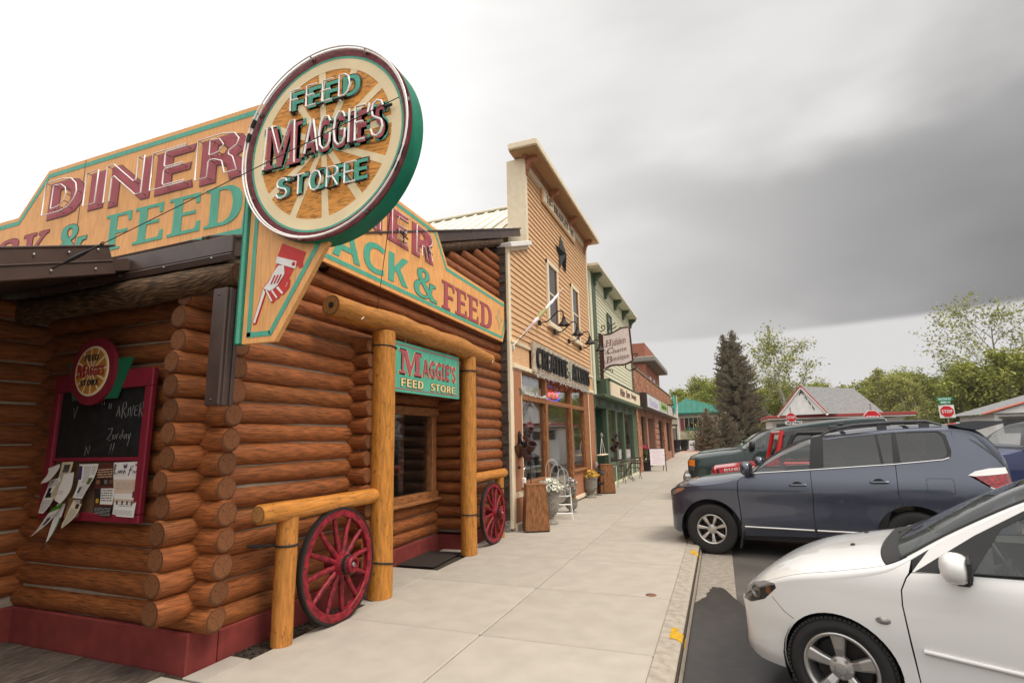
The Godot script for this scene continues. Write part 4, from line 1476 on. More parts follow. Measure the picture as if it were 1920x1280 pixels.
func papers(cx: Transform3D) -> void:
	var wh := Color(0.93, 0.92, 0.91)
	var ink := Color(0.42, 0.41, 0.42)
	var z := -3.14 + 0.012
	sheet("poster", "white poster with script heading and butterflies, rightmost on the chalkboard", "poster", [Vector2(-4.945, 1.598), Vector2(-4.603, 1.605), Vector2(-4.58, 1.153), Vector2(-4.885, 1.155)], print_tex(1, wh, [[72, 100, 14, 116, 2, Color(0.65, 0.6, 0.58)], [150, 160, 30, 110, 2, ink], [170, 186, 10, 116, 1, ink]], [[0, 62, 128, 50, Color(0.86, 0.76, 0.68)], [0, 132, 128, 12, Color(0.82, 0.74, 0.66)], [98, 104, 14, 22, Color(0.35, 0.25, 0.25)], [14, 138, 10, 14, Color(0.3, 0.25, 0.25)], [44, 138, 10, 14, Color(0.32, 0.28, 0.26)], [72, 138, 10, 14, Color(0.3, 0.26, 0.28)], [98, 138, 10, 14, Color(0.3, 0.25, 0.25)]]), 0.012, z)
	var sc := MB.new()
	for l in [[-4.92, 1.50, -4.905, 1.57, -4.915, 1.585, -4.925, 1.56, -4.91, 1.51, -4.88, 1.505], [-4.87, 1.51, -4.865, 1.53, -4.85, 1.51, -4.845, 1.535, -4.83, 1.51, -4.82, 1.535, -4.80, 1.505, -4.79, 1.535, -4.77, 1.51], [-4.735, 1.49, -4.715, 1.56, -4.68, 1.57], [-4.73, 1.535, -4.69, 1.54], [-4.685, 1.51, -4.67, 1.53, -4.655, 1.51, -4.64, 1.53]]:
		var pts := []
		for k in range(0, l.size(), 2):
			pts.append(Vector3(l[k], l[k + 1], z + 0.006))
		sc.tube(pts, 0.003, 4)
	for l in [[-4.80, 1.55, -4.81, 1.59, -4.785, 1.57, -4.76, 1.595, -4.765, 1.555], [-4.655, 1.57, -4.66, 1.595, -4.645, 1.58, -4.625, 1.595, -4.63, 1.57]]:
		sc.poly(pv(l), 0.0, Transform3D(Basis.IDENTITY, Vector3(0, 0, z + 0.007)), false, false)
	var mi := solo("poster_script", "dark script heading with two butterflies printed on the rightmost poster", "lettering", [[sc, mat(lin(0.07, 0.045, 0.10), 0.7)]])
	sheet("handbill", "rust and black printed handbill in the middle of the chalkboard", "handbill", [Vector2(-5.19, 1.583), Vector2(-4.925, 1.596), Vector2(-4.872, 1.15), Vector2(-5.144, 1.151)], print_tex(2, Color(0.36, 0.17, 0.10), [[20, 50, 18, 110, 4, Color(0.85, 0.75, 0.65)], [98, 140, 44, 118, 4, Color(0.25, 0.25, 0.25)], [162, 188, 8, 120, 2, Color(0.75, 0.74, 0.72)]], [[0, 56, 128, 24, Color(0.13, 0.11, 0.11)], [10, 60, 24, 16, Color(0.6, 0.35, 0.25)], [60, 60, 20, 16, Color(0.5, 0.45, 0.4)], [90, 60, 24, 16, Color(0.42, 0.3, 0.25)], [0, 92, 128, 58, Color(0.16, 0.13, 0.13)], [40, 92, 88, 58, wh], [10, 130, 18, 16, Color(0.85, 0.65, 0.1)], [0, 158, 128, 34, Color(0.05, 0.05, 0.06)]]), 0.008, z)
	sheet("newsletter", "white newsletter page with purple edge pinned left of the handbill", "newsletter", [Vector2(-5.39, 1.585), Vector2(-5.13, 1.59), Vector2(-5.175, 1.30), Vector2(-5.36, 1.30)], print_tex(3, wh, [[14, 110, 36, 82, 2, ink], [14, 60, 90, 120, 2, ink], [120, 185, 40, 120, 2, ink]], [[0, 10, 22, 80, Color(0.28, 0.2, 0.42)], [84, 80, 36, 36, Color(0.38, 0.42, 0.22)], [30, 130, 30, 34, Color(0.3, 0.3, 0.3)]]), 0.05, z + 0.012)
	sheet("leaflet", "cream folded leaflet sticking up at the top left of the pinned papers", "leaflet", [Vector2(-5.61, 1.605), Vector2(-5.45, 1.61), Vector2(-5.47, 1.30), Vector2(-5.66, 1.28)], print_tex(4, Color(0.86, 0.8, 0.68), [[40, 180, 20, 100, 3, ink]], [[30, 14, 70, 40, Color(0.3, 0.27, 0.25)]]), 0.05, z + 0.03)
	sheet("leaflet", "white blank curled leaflet at the left edge of the pinned papers", "leaflet", [Vector2(-5.80, 1.55), Vector2(-5.64, 1.59), Vector2(-5.58, 1.44), Vector2(-5.77, 1.42)], print_tex(5, wh, [], []), 0.09, z + 0.03)
	sheet("leaflet", "white leaflet with dark photo block over tear-off strips, left of the pile", "leaflet", [Vector2(-5.73, 1.45), Vector2(-5.57, 1.47), Vector2(-5.61, 1.17), Vector2(-5.78, 1.16)], print_tex(6, wh, [[10, 40, 10, 110, 3, ink], [120, 185, 10, 116, 2, ink]], [[20, 50, 90, 56, Color(0.06, 0.06, 0.07)], [60, 40, 40, 40, wh]]), 0.06, z + 0.045)
	sheet("leaflet", "large white leaflet folded diagonally across the pile of papers", "leaflet", [Vector2(-5.52, 1.50), Vector2(-5.38, 1.52), Vector2(-5.33, 1.26), Vector2(-5.55, 1.28)], print_tex(7, wh, [[120, 150, 10, 60, 2, Color(0.6, 0.6, 0.62)]], []), 0.07, z + 0.055)
	sheet("leaflet", "long white leaflet with green edge dangling lowest under the chalkboard", "leaflet", [Vector2(-5.57, 1.24), Vector2(-5.45, 1.25), Vector2(-5.49, 0.87), Vector2(-5.58, 0.89)], print_tex(8, wh, [[20, 60, 20, 90, 2, Color(0.6, 0.62, 0.6)]], [[104, 60, 24, 130, Color(0.25, 0.5, 0.36)]]), 0.10, z + 0.05)
	sheet("leaflet", "leaflet with bright green band hanging at the lower left of the pile", "leaflet", [Vector2(-5.62, 1.20), Vector2(-5.46, 1.26), Vector2(-5.66, 0.98), Vector2(-5.77, 0.99)], print_tex(9, wh, [[60, 180, 20, 110, 3, ink]], [[0, 0, 128, 34, Color(0.32, 0.58, 0.12)], [40, 80, 50, 50, Color(0.15, 0.16, 0.15)]]), 0.07, z + 0.06)
	sheet("leaflet", "cream leaflet with printed lines hanging tilted at the right of the pile", "leaflet", [Vector2(-5.33, 1.28), Vector2(-5.21, 1.25), Vector2(-5.28, 1.06), Vector2(-5.40, 1.09)], print_tex(10, Color(0.88, 0.84, 0.74), [[60, 180, 16, 112, 3, ink]], [[60, 10, 44, 40, Color(0.2, 0.2, 0.2)]]), 0.06, z + 0.06)
	sheet("leaflet", "brown card leaflet tucked low behind the white ones in the pile", "leaflet", [Vector2(-5.46, 1.30), Vector2(-5.26, 1.30), Vector2(-5.24, 1.14), Vector2(-5.44, 1.12)], print_tex(11, Color(0.62, 0.46, 0.32), [], [[50, 20, 60, 60, wh]]), 0.03, z + 0.03)

# ---------------------------------------------------------------- tan shop front
# street frame: local x runs up the street, local z points at the road
const STREET := Vector3(-3.86, 0, -9.79)

func fthing(called: String, label: String, category: String, group := "") -> Node3D:
	return thing(called, label, category, STREET, 90.0, group)

func lap_boards(parent: Node, m: Material, x1: float, y0: float, y1: float, pitch: float) -> void:
	var y := y0
	var bs := Basis(Vector3.RIGHT, -0.16)
	while y < y1 - 0.02:
		var x0: float = lap_left(y)
		if parent.has_meta("lap_left"):
			x0 = parent.get_meta("lap_left")
		var q := MB.new()
		var tn := rng.randf_range(0.95, 1.05)
		q.color = gray(tn)
		q.uvo = Vector2(rng.randf() * 5, rng.randf() * 5)
		q.box(Vector3((x0 + x1) * 0.5, y + pitch * 0.5, 0.012), Vector3(x1 - x0, pitch + 0.012, 0.012), bs)
		part("siding_board", parent, q, m)
		y += pitch

func lap_left(y: float) -> float:
	if y < 5.68:
		return 0.10
	return 0.10 + (y - 5.68) / 0.36 if y < 6.1 else 1.30

func creative() -> void:
	var c := fthing("tan_shop", "tall tan clapboard shop with cream trim, false front and a black star", "building")
	var w = M.tan
	# upper wall core, side walls and the shop room behind the glass
	bx(c, "wall", w, Vector3(3.85, 4.45, -0.17), Vector3(7.5, 2.6, 0.3))
	bx(c, "wall", w, Vector3(4.45, 7.05, -0.17), Vector3(6.3, 2.6, 0.3))
	bx(c, "side_wall", M.shake, Vector3(0.03, 2.9, -4.2), Vector3(0.1, 5.6, 7.8))
	bx(c, "side_wall", M.trimcream, Vector3(7.55, 2.9, -4.2), Vector3(0.1, 5.6, 7.8))
	bx(c, "parapet_side", M.trimcream, Vector3(1.27, 7.25, -0.21), Vector3(0.05, 2.3, 0.44), 0.004)
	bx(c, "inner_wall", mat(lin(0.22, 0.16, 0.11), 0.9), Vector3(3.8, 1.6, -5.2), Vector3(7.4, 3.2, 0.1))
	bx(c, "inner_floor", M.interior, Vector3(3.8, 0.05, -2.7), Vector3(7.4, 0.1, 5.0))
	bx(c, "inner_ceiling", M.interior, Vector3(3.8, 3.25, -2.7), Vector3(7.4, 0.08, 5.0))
	lap_boards(c, w, 7.45, 3.74, 8.2, 0.128)
	# trim
	bx(c, "corner_board", M.trimcream, Vector3(0.055, 2.88, 0.02), Vector3(0.13, 5.66, 0.06), 0.005)
	bx(c, "corner_board", M.trimcream, Vector3(1.30, 7.2, 0.025), Vector3(0.12, 2.1, 0.06), 0.005)
	bx(c, "corner_board", M.trimcream, Vector3(7.52, 5.9, 0.02), Vector3(0.13, 4.6, 0.06), 0.005)
	bx(c, "wing_cap", M.white, Vector3(0.62, 5.98, -0.02), Vector3(1.45, 0.10, 0.34), 0.008, Basis(Vector3.BACK, 0.36))
	bx(c, "wing_cap", M.trimcream, Vector3(0.64, 5.90, 0.03), Vector3(1.36, 0.10, 0.05), 0.005, Basis(Vector3.BACK, 0.36))
	bx(c, "frieze", M.trimcream, Vector3(4.4, 8.29, 0.02), Vector3(6.3, 0.20, 0.04), 0.004)
	bx(c, "frieze_mould", M.brownpaint, Vector3(4.4, 8.40, 0.06), Vector3(6.5, 0.06, 0.10), 0.01)
	bx(c, "soffit", mat(lin(0.42, 0.25, 0.12), 0.7, M.signpaint), Vector3(4.35, 8.445, 0.10), Vector3(6.85, 0.03, 0.66))
	bx(c, "crown", M.trimcream, Vector3(4.35, 8.535, 0.12), Vector3(7.0, 0.15, 0.72), 0.012)
	for x in [1.34, 3.25, 5.2, 7.3]:
		var q := MB.new()
		q.poly(pv([0, 8.43, 0.30, 8.43, 0.30, 8.36, 0.25, 8.30, 0.16, 8.28, 0.10, 8.20, 0.09, 8.12, 0.05, 8.08, 0.05, 7.98, 0, 7.98]), 0.13, Transform3D(Basis(Vector3(0, 0, 1), Vector3(0, 1, 0), Vector3(-1, 0, 0)), Vector3(x - 0.065, 0, 0.02)))
		var mi := part("bracket", c, q, M.brownpaint)
	# storefront
	bx(c, "belt_rail", M.trimcream, Vector3(0.62, 3.71, 0.05), Vector3(1.16, 0.07, 0.06), 0.006)
	bx(c, "belt_rail", M.trimcream, Vector3(7.08, 3.71, 0.05), Vector3(1.0, 0.06, 0.06), 0.006)
	bx(c, "belt_panel", w, Vector3(0.64, 3.47, 0.02), Vector3(1.1, 0.42, 0.04))
	bx(c, "belt_panel", w, Vector3(7.08, 3.47, 0.02), Vector3(0.95, 0.42, 0.04))
	bx(c, "belt_rail", M.trimcream, Vector3(3.82, 3.21, 0.05), Vector3(7.4, 0.09, 0.08), 0.008)
	bx(c, "soffit_board", M.woodorange, Vector3(3.75, 3.145, -0.1), Vector3(6.2, 0.03, 0.28))
	for e in [[0.40, 0.56], [7.22, 0.76]]:
		var x: float = e[0]
		var ww: float = e[1]
		bx(c, "pilaster", M.trimcream, Vector3(x, 1.6, -0.02), Vector3(ww, 3.14, 0.12), 0.006)
		bx(c, "pilaster_panel", M.brownpaint, Vector3(x, 1.93, 0.045), Vector3(ww - 0.14, 2.42, 0.012))
		bx(c, "pilaster_panel", M.brownpaint, Vector3(x, 0.36, 0.045), Vector3(ww - 0.14, 0.46, 0.012))
		bx(c, "pilaster_base", M.trimcream, Vector3(x, 0.06, 0.02), Vector3(ww + 0.02, 0.12, 0.14), 0.006)
	bx(c, "kick_panel", M.brownpaint, Vector3(1.52, 0.42, -0.04), Vector3(1.66, 0.80, 0.10))
	bx(c, "kick_panel", M.brownpaint, Vector3(5.45, 0.42, -0.04), Vector3(1.6, 0.80, 0.10))
	bx(c, "kick_rail", M.trimcream, Vector3(5.45, 0.10, 0.02), Vector3(1.6, 0.10, 0.05), 0.006)
	bx(c, "window_sill", M.woodorange, Vector3(1.5, 0.83, 0.02), Vector3(1.7, 0.06, 0.14), 0.01)
	bx(c, "window_sill", M.woodorange, Vector3(5.45, 0.83, 0.02), Vector3(1.6, 0.06, 0.14), 0.01)
	for x in [2.35, 4.64]:
		bx(c, "mullion", M.woodorange, Vector3(x, 1.60, 0.0), Vector3(0.14, 3.1, 0.12), 0.01)
	bx(c, "jamb_board", M.woodorange, Vector3(6.52, 1.60, -0.01), Vector3(0.62, 3.12, 0.10), 0.008)
	for e in [[1.5, 1.6], [3.5, 2.16], [5.45, 1.5]]:
		bx(c, "transom_bar", M.woodorange, Vector3(e[0], 2.60, 0.0), Vector3(e[1], 0.11, 0.10), 0.01)
	for e in [[1.5, 1.71, 1.6, 1.7], [3.5, 1.33, 2.16, 2.42], [5.45, 1.71, 1.5, 1.7], [1.5, 2.9, 1.6, 0.5], [3.5, 2.9, 2.16, 0.5], [5.45, 2.9, 1.5, 0.5]]:
		for d in [-0.03, -0.05]:
			bx(c, "pane", M.shopglass, Vector3(e[0], e[1], d), Vector3(e[2], e[3], 0.006))
	# shelves and wares inside
	for k in 26:
		var q := MB.new()
		var col := [lin(0.25, 0.05, 0.05), lin(0.10, 0.08, 0.06), lin(0.35, 0.28, 0.2), lin(0.12, 0.14, 0.16), lin(0.4, 0.38, 0.35)][k % 5] as Color
		var p := Vector3(0.9 + 5.4 * rng.randf(), 0.1, -0.8 - 2.5 * rng.randf())
		var hh := rng.randf_range(0.4, 1.5)
		var rr := rng.randf_range(0.06, 0.2)
		q.lathe([Vector2(0, 0), Vector2(rr, 0), Vector2(rr * 0.5, hh * 0.3), Vector2(rr * rng.randf_range(0.6, 1.2), hh * 0.7), Vector2(rr * 0.4, hh), Vector2(0, hh)], Transform3D(Basis.IDENTITY, p), 12)
		part("ware", c, q, mat(col, 0.5))
	# upper windows
	for e in [[3.22, 0.78], [5.60, 0.70]]:
		var wn := Node3D.new()
		wn.name = pname(c, "window")
		c.add_child(wn)
		var x: float = e[0]
		var hw: float = e[1] * 0.5
		bx(wn, "backing", M.interior, Vector3(x, 5.43, 0.03), Vector3(hw * 2, 1.6, 0.01))
		bx(wn, "pane", M.shopglass, Vector3(x, 5.43, 0.045), Vector3(hw * 2, 1.56, 0.006))
		for s in [-1.0, 1.0]:
			bx(wn, "casing", M.trimcream, Vector3(x + s * (hw + 0.055), 5.43, 0.05), Vector3(0.13, 1.78, 0.06), 0.006)
		bx(wn, "sash_edge", M.woodorange, Vector3(x + hw - 0.05, 5.43, 0.055), Vector3(0.06, 1.56, 0.03), 0.004)
		bx(wn, "casing", M.trimcream, Vector3(x, 6.27, 0.055), Vector3(hw * 2 + 0.24, 0.13, 0.065), 0.006)
		bx(wn, "sill", M.trimcream, Vector3(x, 4.59, 0.07), Vector3(hw * 2 + 0.26, 0.13, 0.10), 0.008)
		bx(wn, "meeting_rail", M.trimcream, Vector3(x, 5.45, 0.05), Vector3(hw * 2, 0.05, 0.03), 0.004)
	# weathered shakes on the side next to the log cabin
	for r in 27:
		for k in 4:
			var q := MB.new()
			var tn := rng.randf_range(0.6, 1.3)
			q.color = Color(tn, tn * 0.97, tn * 0.93)
			q.uvo = Vector2(rng.randf() * 9, rng.randf() * 9)
			q.box(Vector3(-0.045, 0.32 + 0.205 * r, -0.07 - 0.145 * k + rng.randf_range(-0.01, 0.01)), Vector3(0.016, 0.225, 0.138), Basis(Vector3.BACK, -0.08 + rng.randf_range(-0.02, 0.02)), 0.003)
			part("shake", c, q, M.shake)
	bx(c, "footing", M.stonegray, Vector3(-0.02, 0.1, -0.3), Vector3(0.12, 0.2, 0.6))
	# ribbed metal roof behind the false front
	var rb := MB.new()
	var sl := atan(0.68)
	var ln := 3.9 / cos(sl)
	for s in [-1.0, 1.0]:
		rb.box(Vector3(3.85 + s * 1.95, 8.42 - 1.326, -5.4), Vector3(ln, 0.04, 10.2), Basis(Vector3.BACK, -s * sl))
	var rf := part("roof", c, rb, M.roofwhite)
	for k in 26:
		var q := MB.new()
		q.box(Vector3(1.9 - 0.026, 8.42 - 1.326 + 0.036, -0.6 - 0.36 * k), Vector3(ln, 0.035, 0.05), Basis(Vector3.BACK, sl), 0.008)
		part("rib", rf, q, M.roofwhite)
	bx(rf, "ridge_cap", M.roofwhite, Vector3(3.85, 8.46, -5.4), Vector3(0.3, 0.05, 10.2), 0.01)

func creative_things() -> void:
	var serif := font(true, "Droid Serif")
	var sans := font(true, "Droid Sans")
	var X := Transform3D.IDENTITY
	# plaque with name and year
	var p := fthing("name_plaque", "long cream plaque with dark letters and year high under the cornice", "plaque")
	bx(p, "frame", M.tan, Vector3(4.2, 8.02, 0.055), Vector3(3.36, 0.42, 0.05), 0.01)
	bx(p, "board", M.trimcream, Vector3(4.2, 8.02, 0.08), Vector3(3.2, 0.31, 0.03), 0.006)
	var dk := mat(lin(0.09, 0.045, 0.05), 0.6)
	for e in [["19", 2.82, 0.34], ["BRADLEY", 3.46, 1.50], ["02", 5.26, 0.32]]:
		word(e[0], serif, at2(X, e[1], 7.92, 0.095), e[2], 0.21, 0.02, dk, p)
	for x in [3.29, 5.1]:
		var q := MB.new()
		q.lathe([Vector2(0.0, 0.012), Vector2(0.035, 0.010), Vector2(0.04, 0.0)], Transform3D(Basis(Vector3.RIGHT, PI / 2), Vector3(x, 8.02, 0.095)), 12)
		part("dot", p, q, dk)
	# barn star
	var q := MB.new()
	for k in 10:
		var a0 := TAU * k / 10.0 + PI / 2 + 0.06
		var a1 := TAU * (k + 1) / 10.0 + PI / 2 + 0.06
		var r0 := 0.60 if k % 2 == 0 else 0.235
		var r1 := 0.60 if k % 2 == 1 else 0.235
		q.tri3(Vector3(0, 0, 0.15), Vector3(cos(a0) * r0, sin(a0) * r0, 0.0), Vector3(cos(a1) * r1, sin(a1) * r1, 0.0), Vector3(0, 0, 1))
	var star := solo("barn_star", "large black five-pointed metal star on the tan clapboards", "star", [[q, mat(lin(0.022, 0.024, 0.026), 0.45)]])
	star.transform = Transform3D(Basis(Vector3.UP, PI / 2), STREET) * Transform3D(Basis(Vector3.BACK, 0.05), Vector3(4.27, 6.93, 0.045))
	# gooseneck lamps
	var l := fthing("gooseneck_lamp", "x", "lamp", "black gooseneck lamps over the shop sign")
	q = MB.new()
	q.lathe([Vector2(0.0, 0.03), Vector2(0.05, 0.03), Vector2(0.055, 0.0)], Transform3D(Basis(Vector3.RIGHT, PI / 2), Vector3(0, 0, 0.03)), 14, false)
	q.box(Vector3(0, 0, 0.06), Vector3(0.10, 0.13, 0.06), Basis.IDENTITY, 0.008)
	part("base", l, q, M.iron)
	q = MB.new()
	q.tube([Vector3(0, 0, 0.08), Vector3(0, 0.0, 0.18), Vector3(0, 0.02, 0.27), Vector3(0, 0.09, 0.36), Vector3(0, 0.19, 0.46), Vector3(0, 0.235, 0.54), Vector3(0, 0.225, 0.61), Vector3(0, 0.17, 0.65), Vector3(0, 0.05, 0.66)], 0.015, 9)
	part("arm", l, q, M.iron)
	q = MB.new()
	q.lathe([Vector2(0.0, 0.12), Vector2(0.035, 0.11), Vector2(0.04, 0.04), Vector2(0.055, 0.03), Vector2(0.06, 0.0), Vector2(0.155, -0.10), Vector2(0.148, -0.10), Vector2(0.05, 0.0), Vector2(0.0, 0.02)], Transform3D(Basis.IDENTITY, Vector3(0, -0.02, 0.66)), 22, false)
	part("shade", l, q, M.iron)
	q = MB.new()
	q.lathe([Vector2(0.0, -0.11), Vector2(0.03, -0.09), Vector2(0.035, -0.06), Vector2(0.02, -0.02)], Transform3D(Basis.IDENTITY, Vector3(0, 0, 0.66)), 12)
	part("bulb", l, q, M.trimcream)
	var F := Transform3D(Basis(Vector3.UP, PI / 2), STREET)
	var lab := ["black gooseneck lamp beside the rolled flag, nearest of the row", "black gooseneck lamp under the nearer upper window", "black gooseneck lamp under the farther upper window", "black gooseneck lamp farthest along, next to the pink blade sign"]
	for k in 4:
		var xf := F * Transform3D(Basis.IDENTITY, Vector3([1.87, 3.15, 4.55, 5.9][k], 4.44, 0.03))
		if k == 0:
			l.transform = xf
			l.set_meta("label", lab[0])
		else:
			copy(l, lab[k], xf)
	# rolled flag on a slanting pole
	var fl := fthing("rolled_flag", "rolled white and olive flag on a slanting pole over the shop sign", "flag")
	q = MB.new()
	var a := Vector3(0.17, 3.62, 0.06)
	var b := Vector3(1.72, 5.17, 0.74)
	q.tube([a, b], 0.012, 8)
	part("pole", fl, q, M.trimcream)
	var segs := [[0.08, 0.26, 0.018, lin(0.10, 0.07, 0.06)], [0.22, 0.40, 0.036, lin(0.45, 0.36, 0.36)], [0.36, 0.52, 0.042, lin(0.75, 0.62, 0.66)], [0.45, 0.62, 0.05, lin(0.36, 0.35, 0.16)], [0.58, 0.90, 0.034, lin(0.78, 0.75, 0.76)], [0.88, 0.97, 0.018, lin(0.30, 0.08, 0.13)]]
	for e in segs:
		q = MB.new()
		var pts := []
		var rr := []
		for k in 7:
			var f: float = lerpf(e[0], e[1], k / 6.0)
			pts.append(a.lerp(b, f) + Vector3(0.006 * sin(k * 2.1 + f * 20), -0.012 + 0.006 * sin(k * 1.3), 0))
			rr.append(e[2] * (0.55 + 0.45 * sin(PI * clampf(k / 6.0, 0.05, 0.95))) * (1.0 + 0.15 * sin(k * 2.7)))
		q.tube(pts, rr, 9)
		part("fold", fl, q, mat(e[3], 0.9))
	q = MB.new()
	q.box(a + Vector3(-0.02, -0.03, 0), Vector3(0.05, 0.12, 0.06), Basis(Vector3.BACK, 0.5), 0.008)
	part("holder", fl, q, M.white)
	# shop sign with raised letters
	var s := fthing("shop_sign", "weathered grey board with tall black raised letters over the shop windows", "sign")
	bx(s, "board", detail(mat(lin(0.74, 0.61, 0.47), 0.8, M.grain, Vector3(0.4, 1.5, 1)), M.crack, Vector3(0.3, 3, 1)), Vector3(3.92, 3.54, 0.11), Vector3(5.4, 0.70, 0.06), 0.01)
	word("CREATIVE", sans, at2(X, 1.37, 3.31, 0.165), 2.60, 0.47, 0.05, M.black, s)
	word("ACCENTS", sans, at2(X, 4.50, 3.31, 0.165), 2.02, 0.47, 0.05, M.black, s)
	var st := MB.new()
	st.poly(pv([4.07, 3.52, 4.19, 3.58, 4.235, 3.80, 4.28, 3.58, 4.40, 3.52, 4.28, 3.48, 4.235, 3.27, 4.19, 3.48]), 0.04, at2(X, 0, 0, 0.18))
	part("diamond", s, st, mat(lin(0.30, 0.33, 0.28), 0.5))
	# icicle light string under the board
	var ls := fthing("light_string", "white icicle light string along the lower edge of the shop sign and transom", "light string")
	q = MB.new()
	var cord := []
	for k in 60:
		cord.append(Vector3(1.25 + 5.3 * k / 59.0, 3.17 + 0.012 * sin(k * 1.7), 0.15))
	q.tube(cord, 0.006, 5)
	var cord2 := []
	for k in 24:
		cord2.append(Vector3(0.72 + 1.6 * k / 23.0, 2.67 + 0.012 * sin(k * 2.3), 0.08))
	q.tube(cord2, 0.006, 5)
	for k in 54:
		var x := 1.3 + 5.2 * k / 53.0
		q.tube([Vector3(x, 3.17, 0.15), Vector3(x + 0.01, 3.17 - rng.randf_range(0.03, 0.09), 0.15)], [0.007, 0.010], 5)
	for k in 26:
		var x := 0.74 + 1.55 * k / 25.0
		q.tube([Vector3(x, 2.68, 0.08), Vector3(x + rng.randf_range(-0.03, 0.03), 2.69 + rng.randf_range(-0.05, 0.06), 0.09)], [0.008, 0.011], 5)
	part("cord", ls, q, M.white).set_meta("kind", "stuff")
	# dried garland above the door bay
	var gl := MB.new()
	for k in 900:
		var f := rng.randf()
		var x := 2.42 + 3.6 * f
		var dep := 0.26 * (1.0 - f) + 0.05
		var pp := Vector3(x, 3.16 - dep * pow(rng.randf(), 0.8), 0.06 + 0.05 * rng.randf())
		gl.color = Color(1, 1, 1) * rng.randf_range(0.4, 1.5)
		var bsx := Basis(Vector3(rng.randf() - 0.5, rng.randf() - 0.5, rng.randf() - 0.5).normalized(), rng.randf() * TAU)
		var e1 := bsx.x * 0.035
		var e2 := bsx.y * 0.02
		gl.quad(pp - e1, pp - e2, pp + e1, pp + e2)
	solo("dried_garland", "rust coloured dried garland hanging over the door bay beside the neon sign", "garland", [[gl, mat(lin(0.25, 0.075, 0.035), 0.8)]]).transform = F
	# transom lettering and the plank sign inside
	var tl := fthing("transom_board", "pale translucent lettering board across the left transom window", "sign")
	bx(tl, "board", mat(lin(0.52, 0.48, 0.44), 0.7, M.mottle, Vector3(3, 3, 1)), Vector3(1.5, 2.80, -0.06), Vector3(1.52, 0.20, 0.015))
	word("HOUSE & ACCESSORIES", sans, at2(X, 0.80, 2.745, -0.05), 1.4, 0.11, 0.008, M.white, tl)
	var ib := fthing("plank_sign", "grey wooden plank sign with faded script hanging inside the door bay", "sign")
	var gw := detail(mat(lin(0.36, 0.31, 0.27), 0.85, M.grain, Vector3(0.5, 2, 1)), M.crack, Vector3(0.4, 3, 1))
	for k in 3:
		bx(ib, "plank", gw, Vector3(3.55, 2.10 + 0.125 * k, -0.16), Vector3(2.0 - 0.04 * k, 0.12, 0.03), 0.006)
	part("lettering", ib, word("Wedding", serif, at2(X, 3.0, 2.30, -0.14), 1.0, 0.13, 0.006, mat(lin(0.18, 0.13, 0.11), 0.8), null, "", 0.0, 0.25), mat(lin(0.18, 0.13, 0.11), 0.8))
	neon_open()
	pavement_things()

func neon_open() -> void:
	var n := fthing("open_sign", "glowing red and blue oval neon OPEN sign inside the shop window", "neon sign")
	var red := mat(lin(0.9, 0.1, 0.06), 0.3)
	red.emission_enabled = true
	red.emission = Color(1.0, 0.10, 0.07)
	red.emission_energy_multiplier = 1.3
	var blue := mat(lin(0.05, 0.2, 0.8), 0.3)
	blue.emission_enabled = true
	blue.emission = Color(0.04, 0.25, 1.0)
	blue.emission_energy_multiplier = 1.1
	var cx := 3.35
	var cy := 2.86
	bx(n, "backing", M.black, Vector3(cx, cy, -0.14), Vector3(1.5, 0.40, 0.015), 0.004)
	for e in [[0.72, 0.20], [0.64, 0.165]]:
		for h in 2:
			var q := MB.new()
			var pts := []
			for k in 17:
				var an := lerpf(0.32, PI - 0.32, k / 16.0) + PI * h
				pts.append(Vector3(cx + cos(an) * e[0], cy + sin(an) * e[1], -0.10))
			q.tube(pts, 0.013, 8)
			part("neon_tube", n, q, blue)
	var x := cx - 0.55
	for ch in "OPEN":
		var q := MB.new()
		var ss := strokes(ch)
		if ch == "P":
			ss = [[0.0, 0, 0.15, 1, 0.8, 1, 0.95, 0.85, 0.85, 0.5, 0.1, 0.48]]
		if ch == "N":
			ss = [[0, 0, 0.15, 1, 0.75, 0, 0.95, 1]]
		for s in ss:
			var pts := []
			for k in range(0, s.size(), 2):
				pts.append(Vector3(x + s[k] * 0.20 + s[k + 1] * 0.03, cy - 0.085 + s[k + 1] * 0.17, -0.09))
			q.tube(pts, 0.014, 8)
		part("neon_letter", n, q, red)
		x += 0.285
	var o := OmniLight3D.new()
	o.name = "neon_glow"
	o.light_color = Color(1.0, 0.25, 0.25)
	o.light_energy = 0.02
	o.light_size = 0.3
	o.omni_range = 12.0
	o.omni_attenuation = 2.0
	o.shadow_enabled = true
	o.position = Vector3(cx, cy, -0.05)
	n.add_child(o)

# ---------------------------------------------------------------- pots, planters and stands on the pavement
func petal_cloud(b: MB, at: Vector3, rad: Vector3, n: int, s: float, dome := true, sd := 1) -> void:
	var r := RandomNumberGenerator.new()
	r.seed = sd
	for k in n:
		var d := Vector3(r.randfn(), r.randfn(), r.randfn()).normalized()
		if dome:
			d.y = absf(d.y)
		var p := at + d * rad * pow(r.randf(), 0.3)
		var col := r.randf_range(0.75, 1.12)
		b.color = gray(col)
		var bs := Basis(Vector3(r.randfn(), r.randfn(), r.randfn()).normalized(), r.randf() * TAU)
		# a small open blossom: four petals round a hollow heart
		for j in 4:
			var an := TAU * j / 4.0
			var e := bs * Vector3(cos(an), 0.25, sin(an)) * s
			var f := bs * Vector3(cos(an + 0.7), 0.12, sin(an + 0.7)) * s * 0.8
			var g := bs * Vector3(cos(an - 0.7), 0.12, sin(an - 0.7)) * s * 0.8
			b.quad(p, p + g, p + e, p + f)

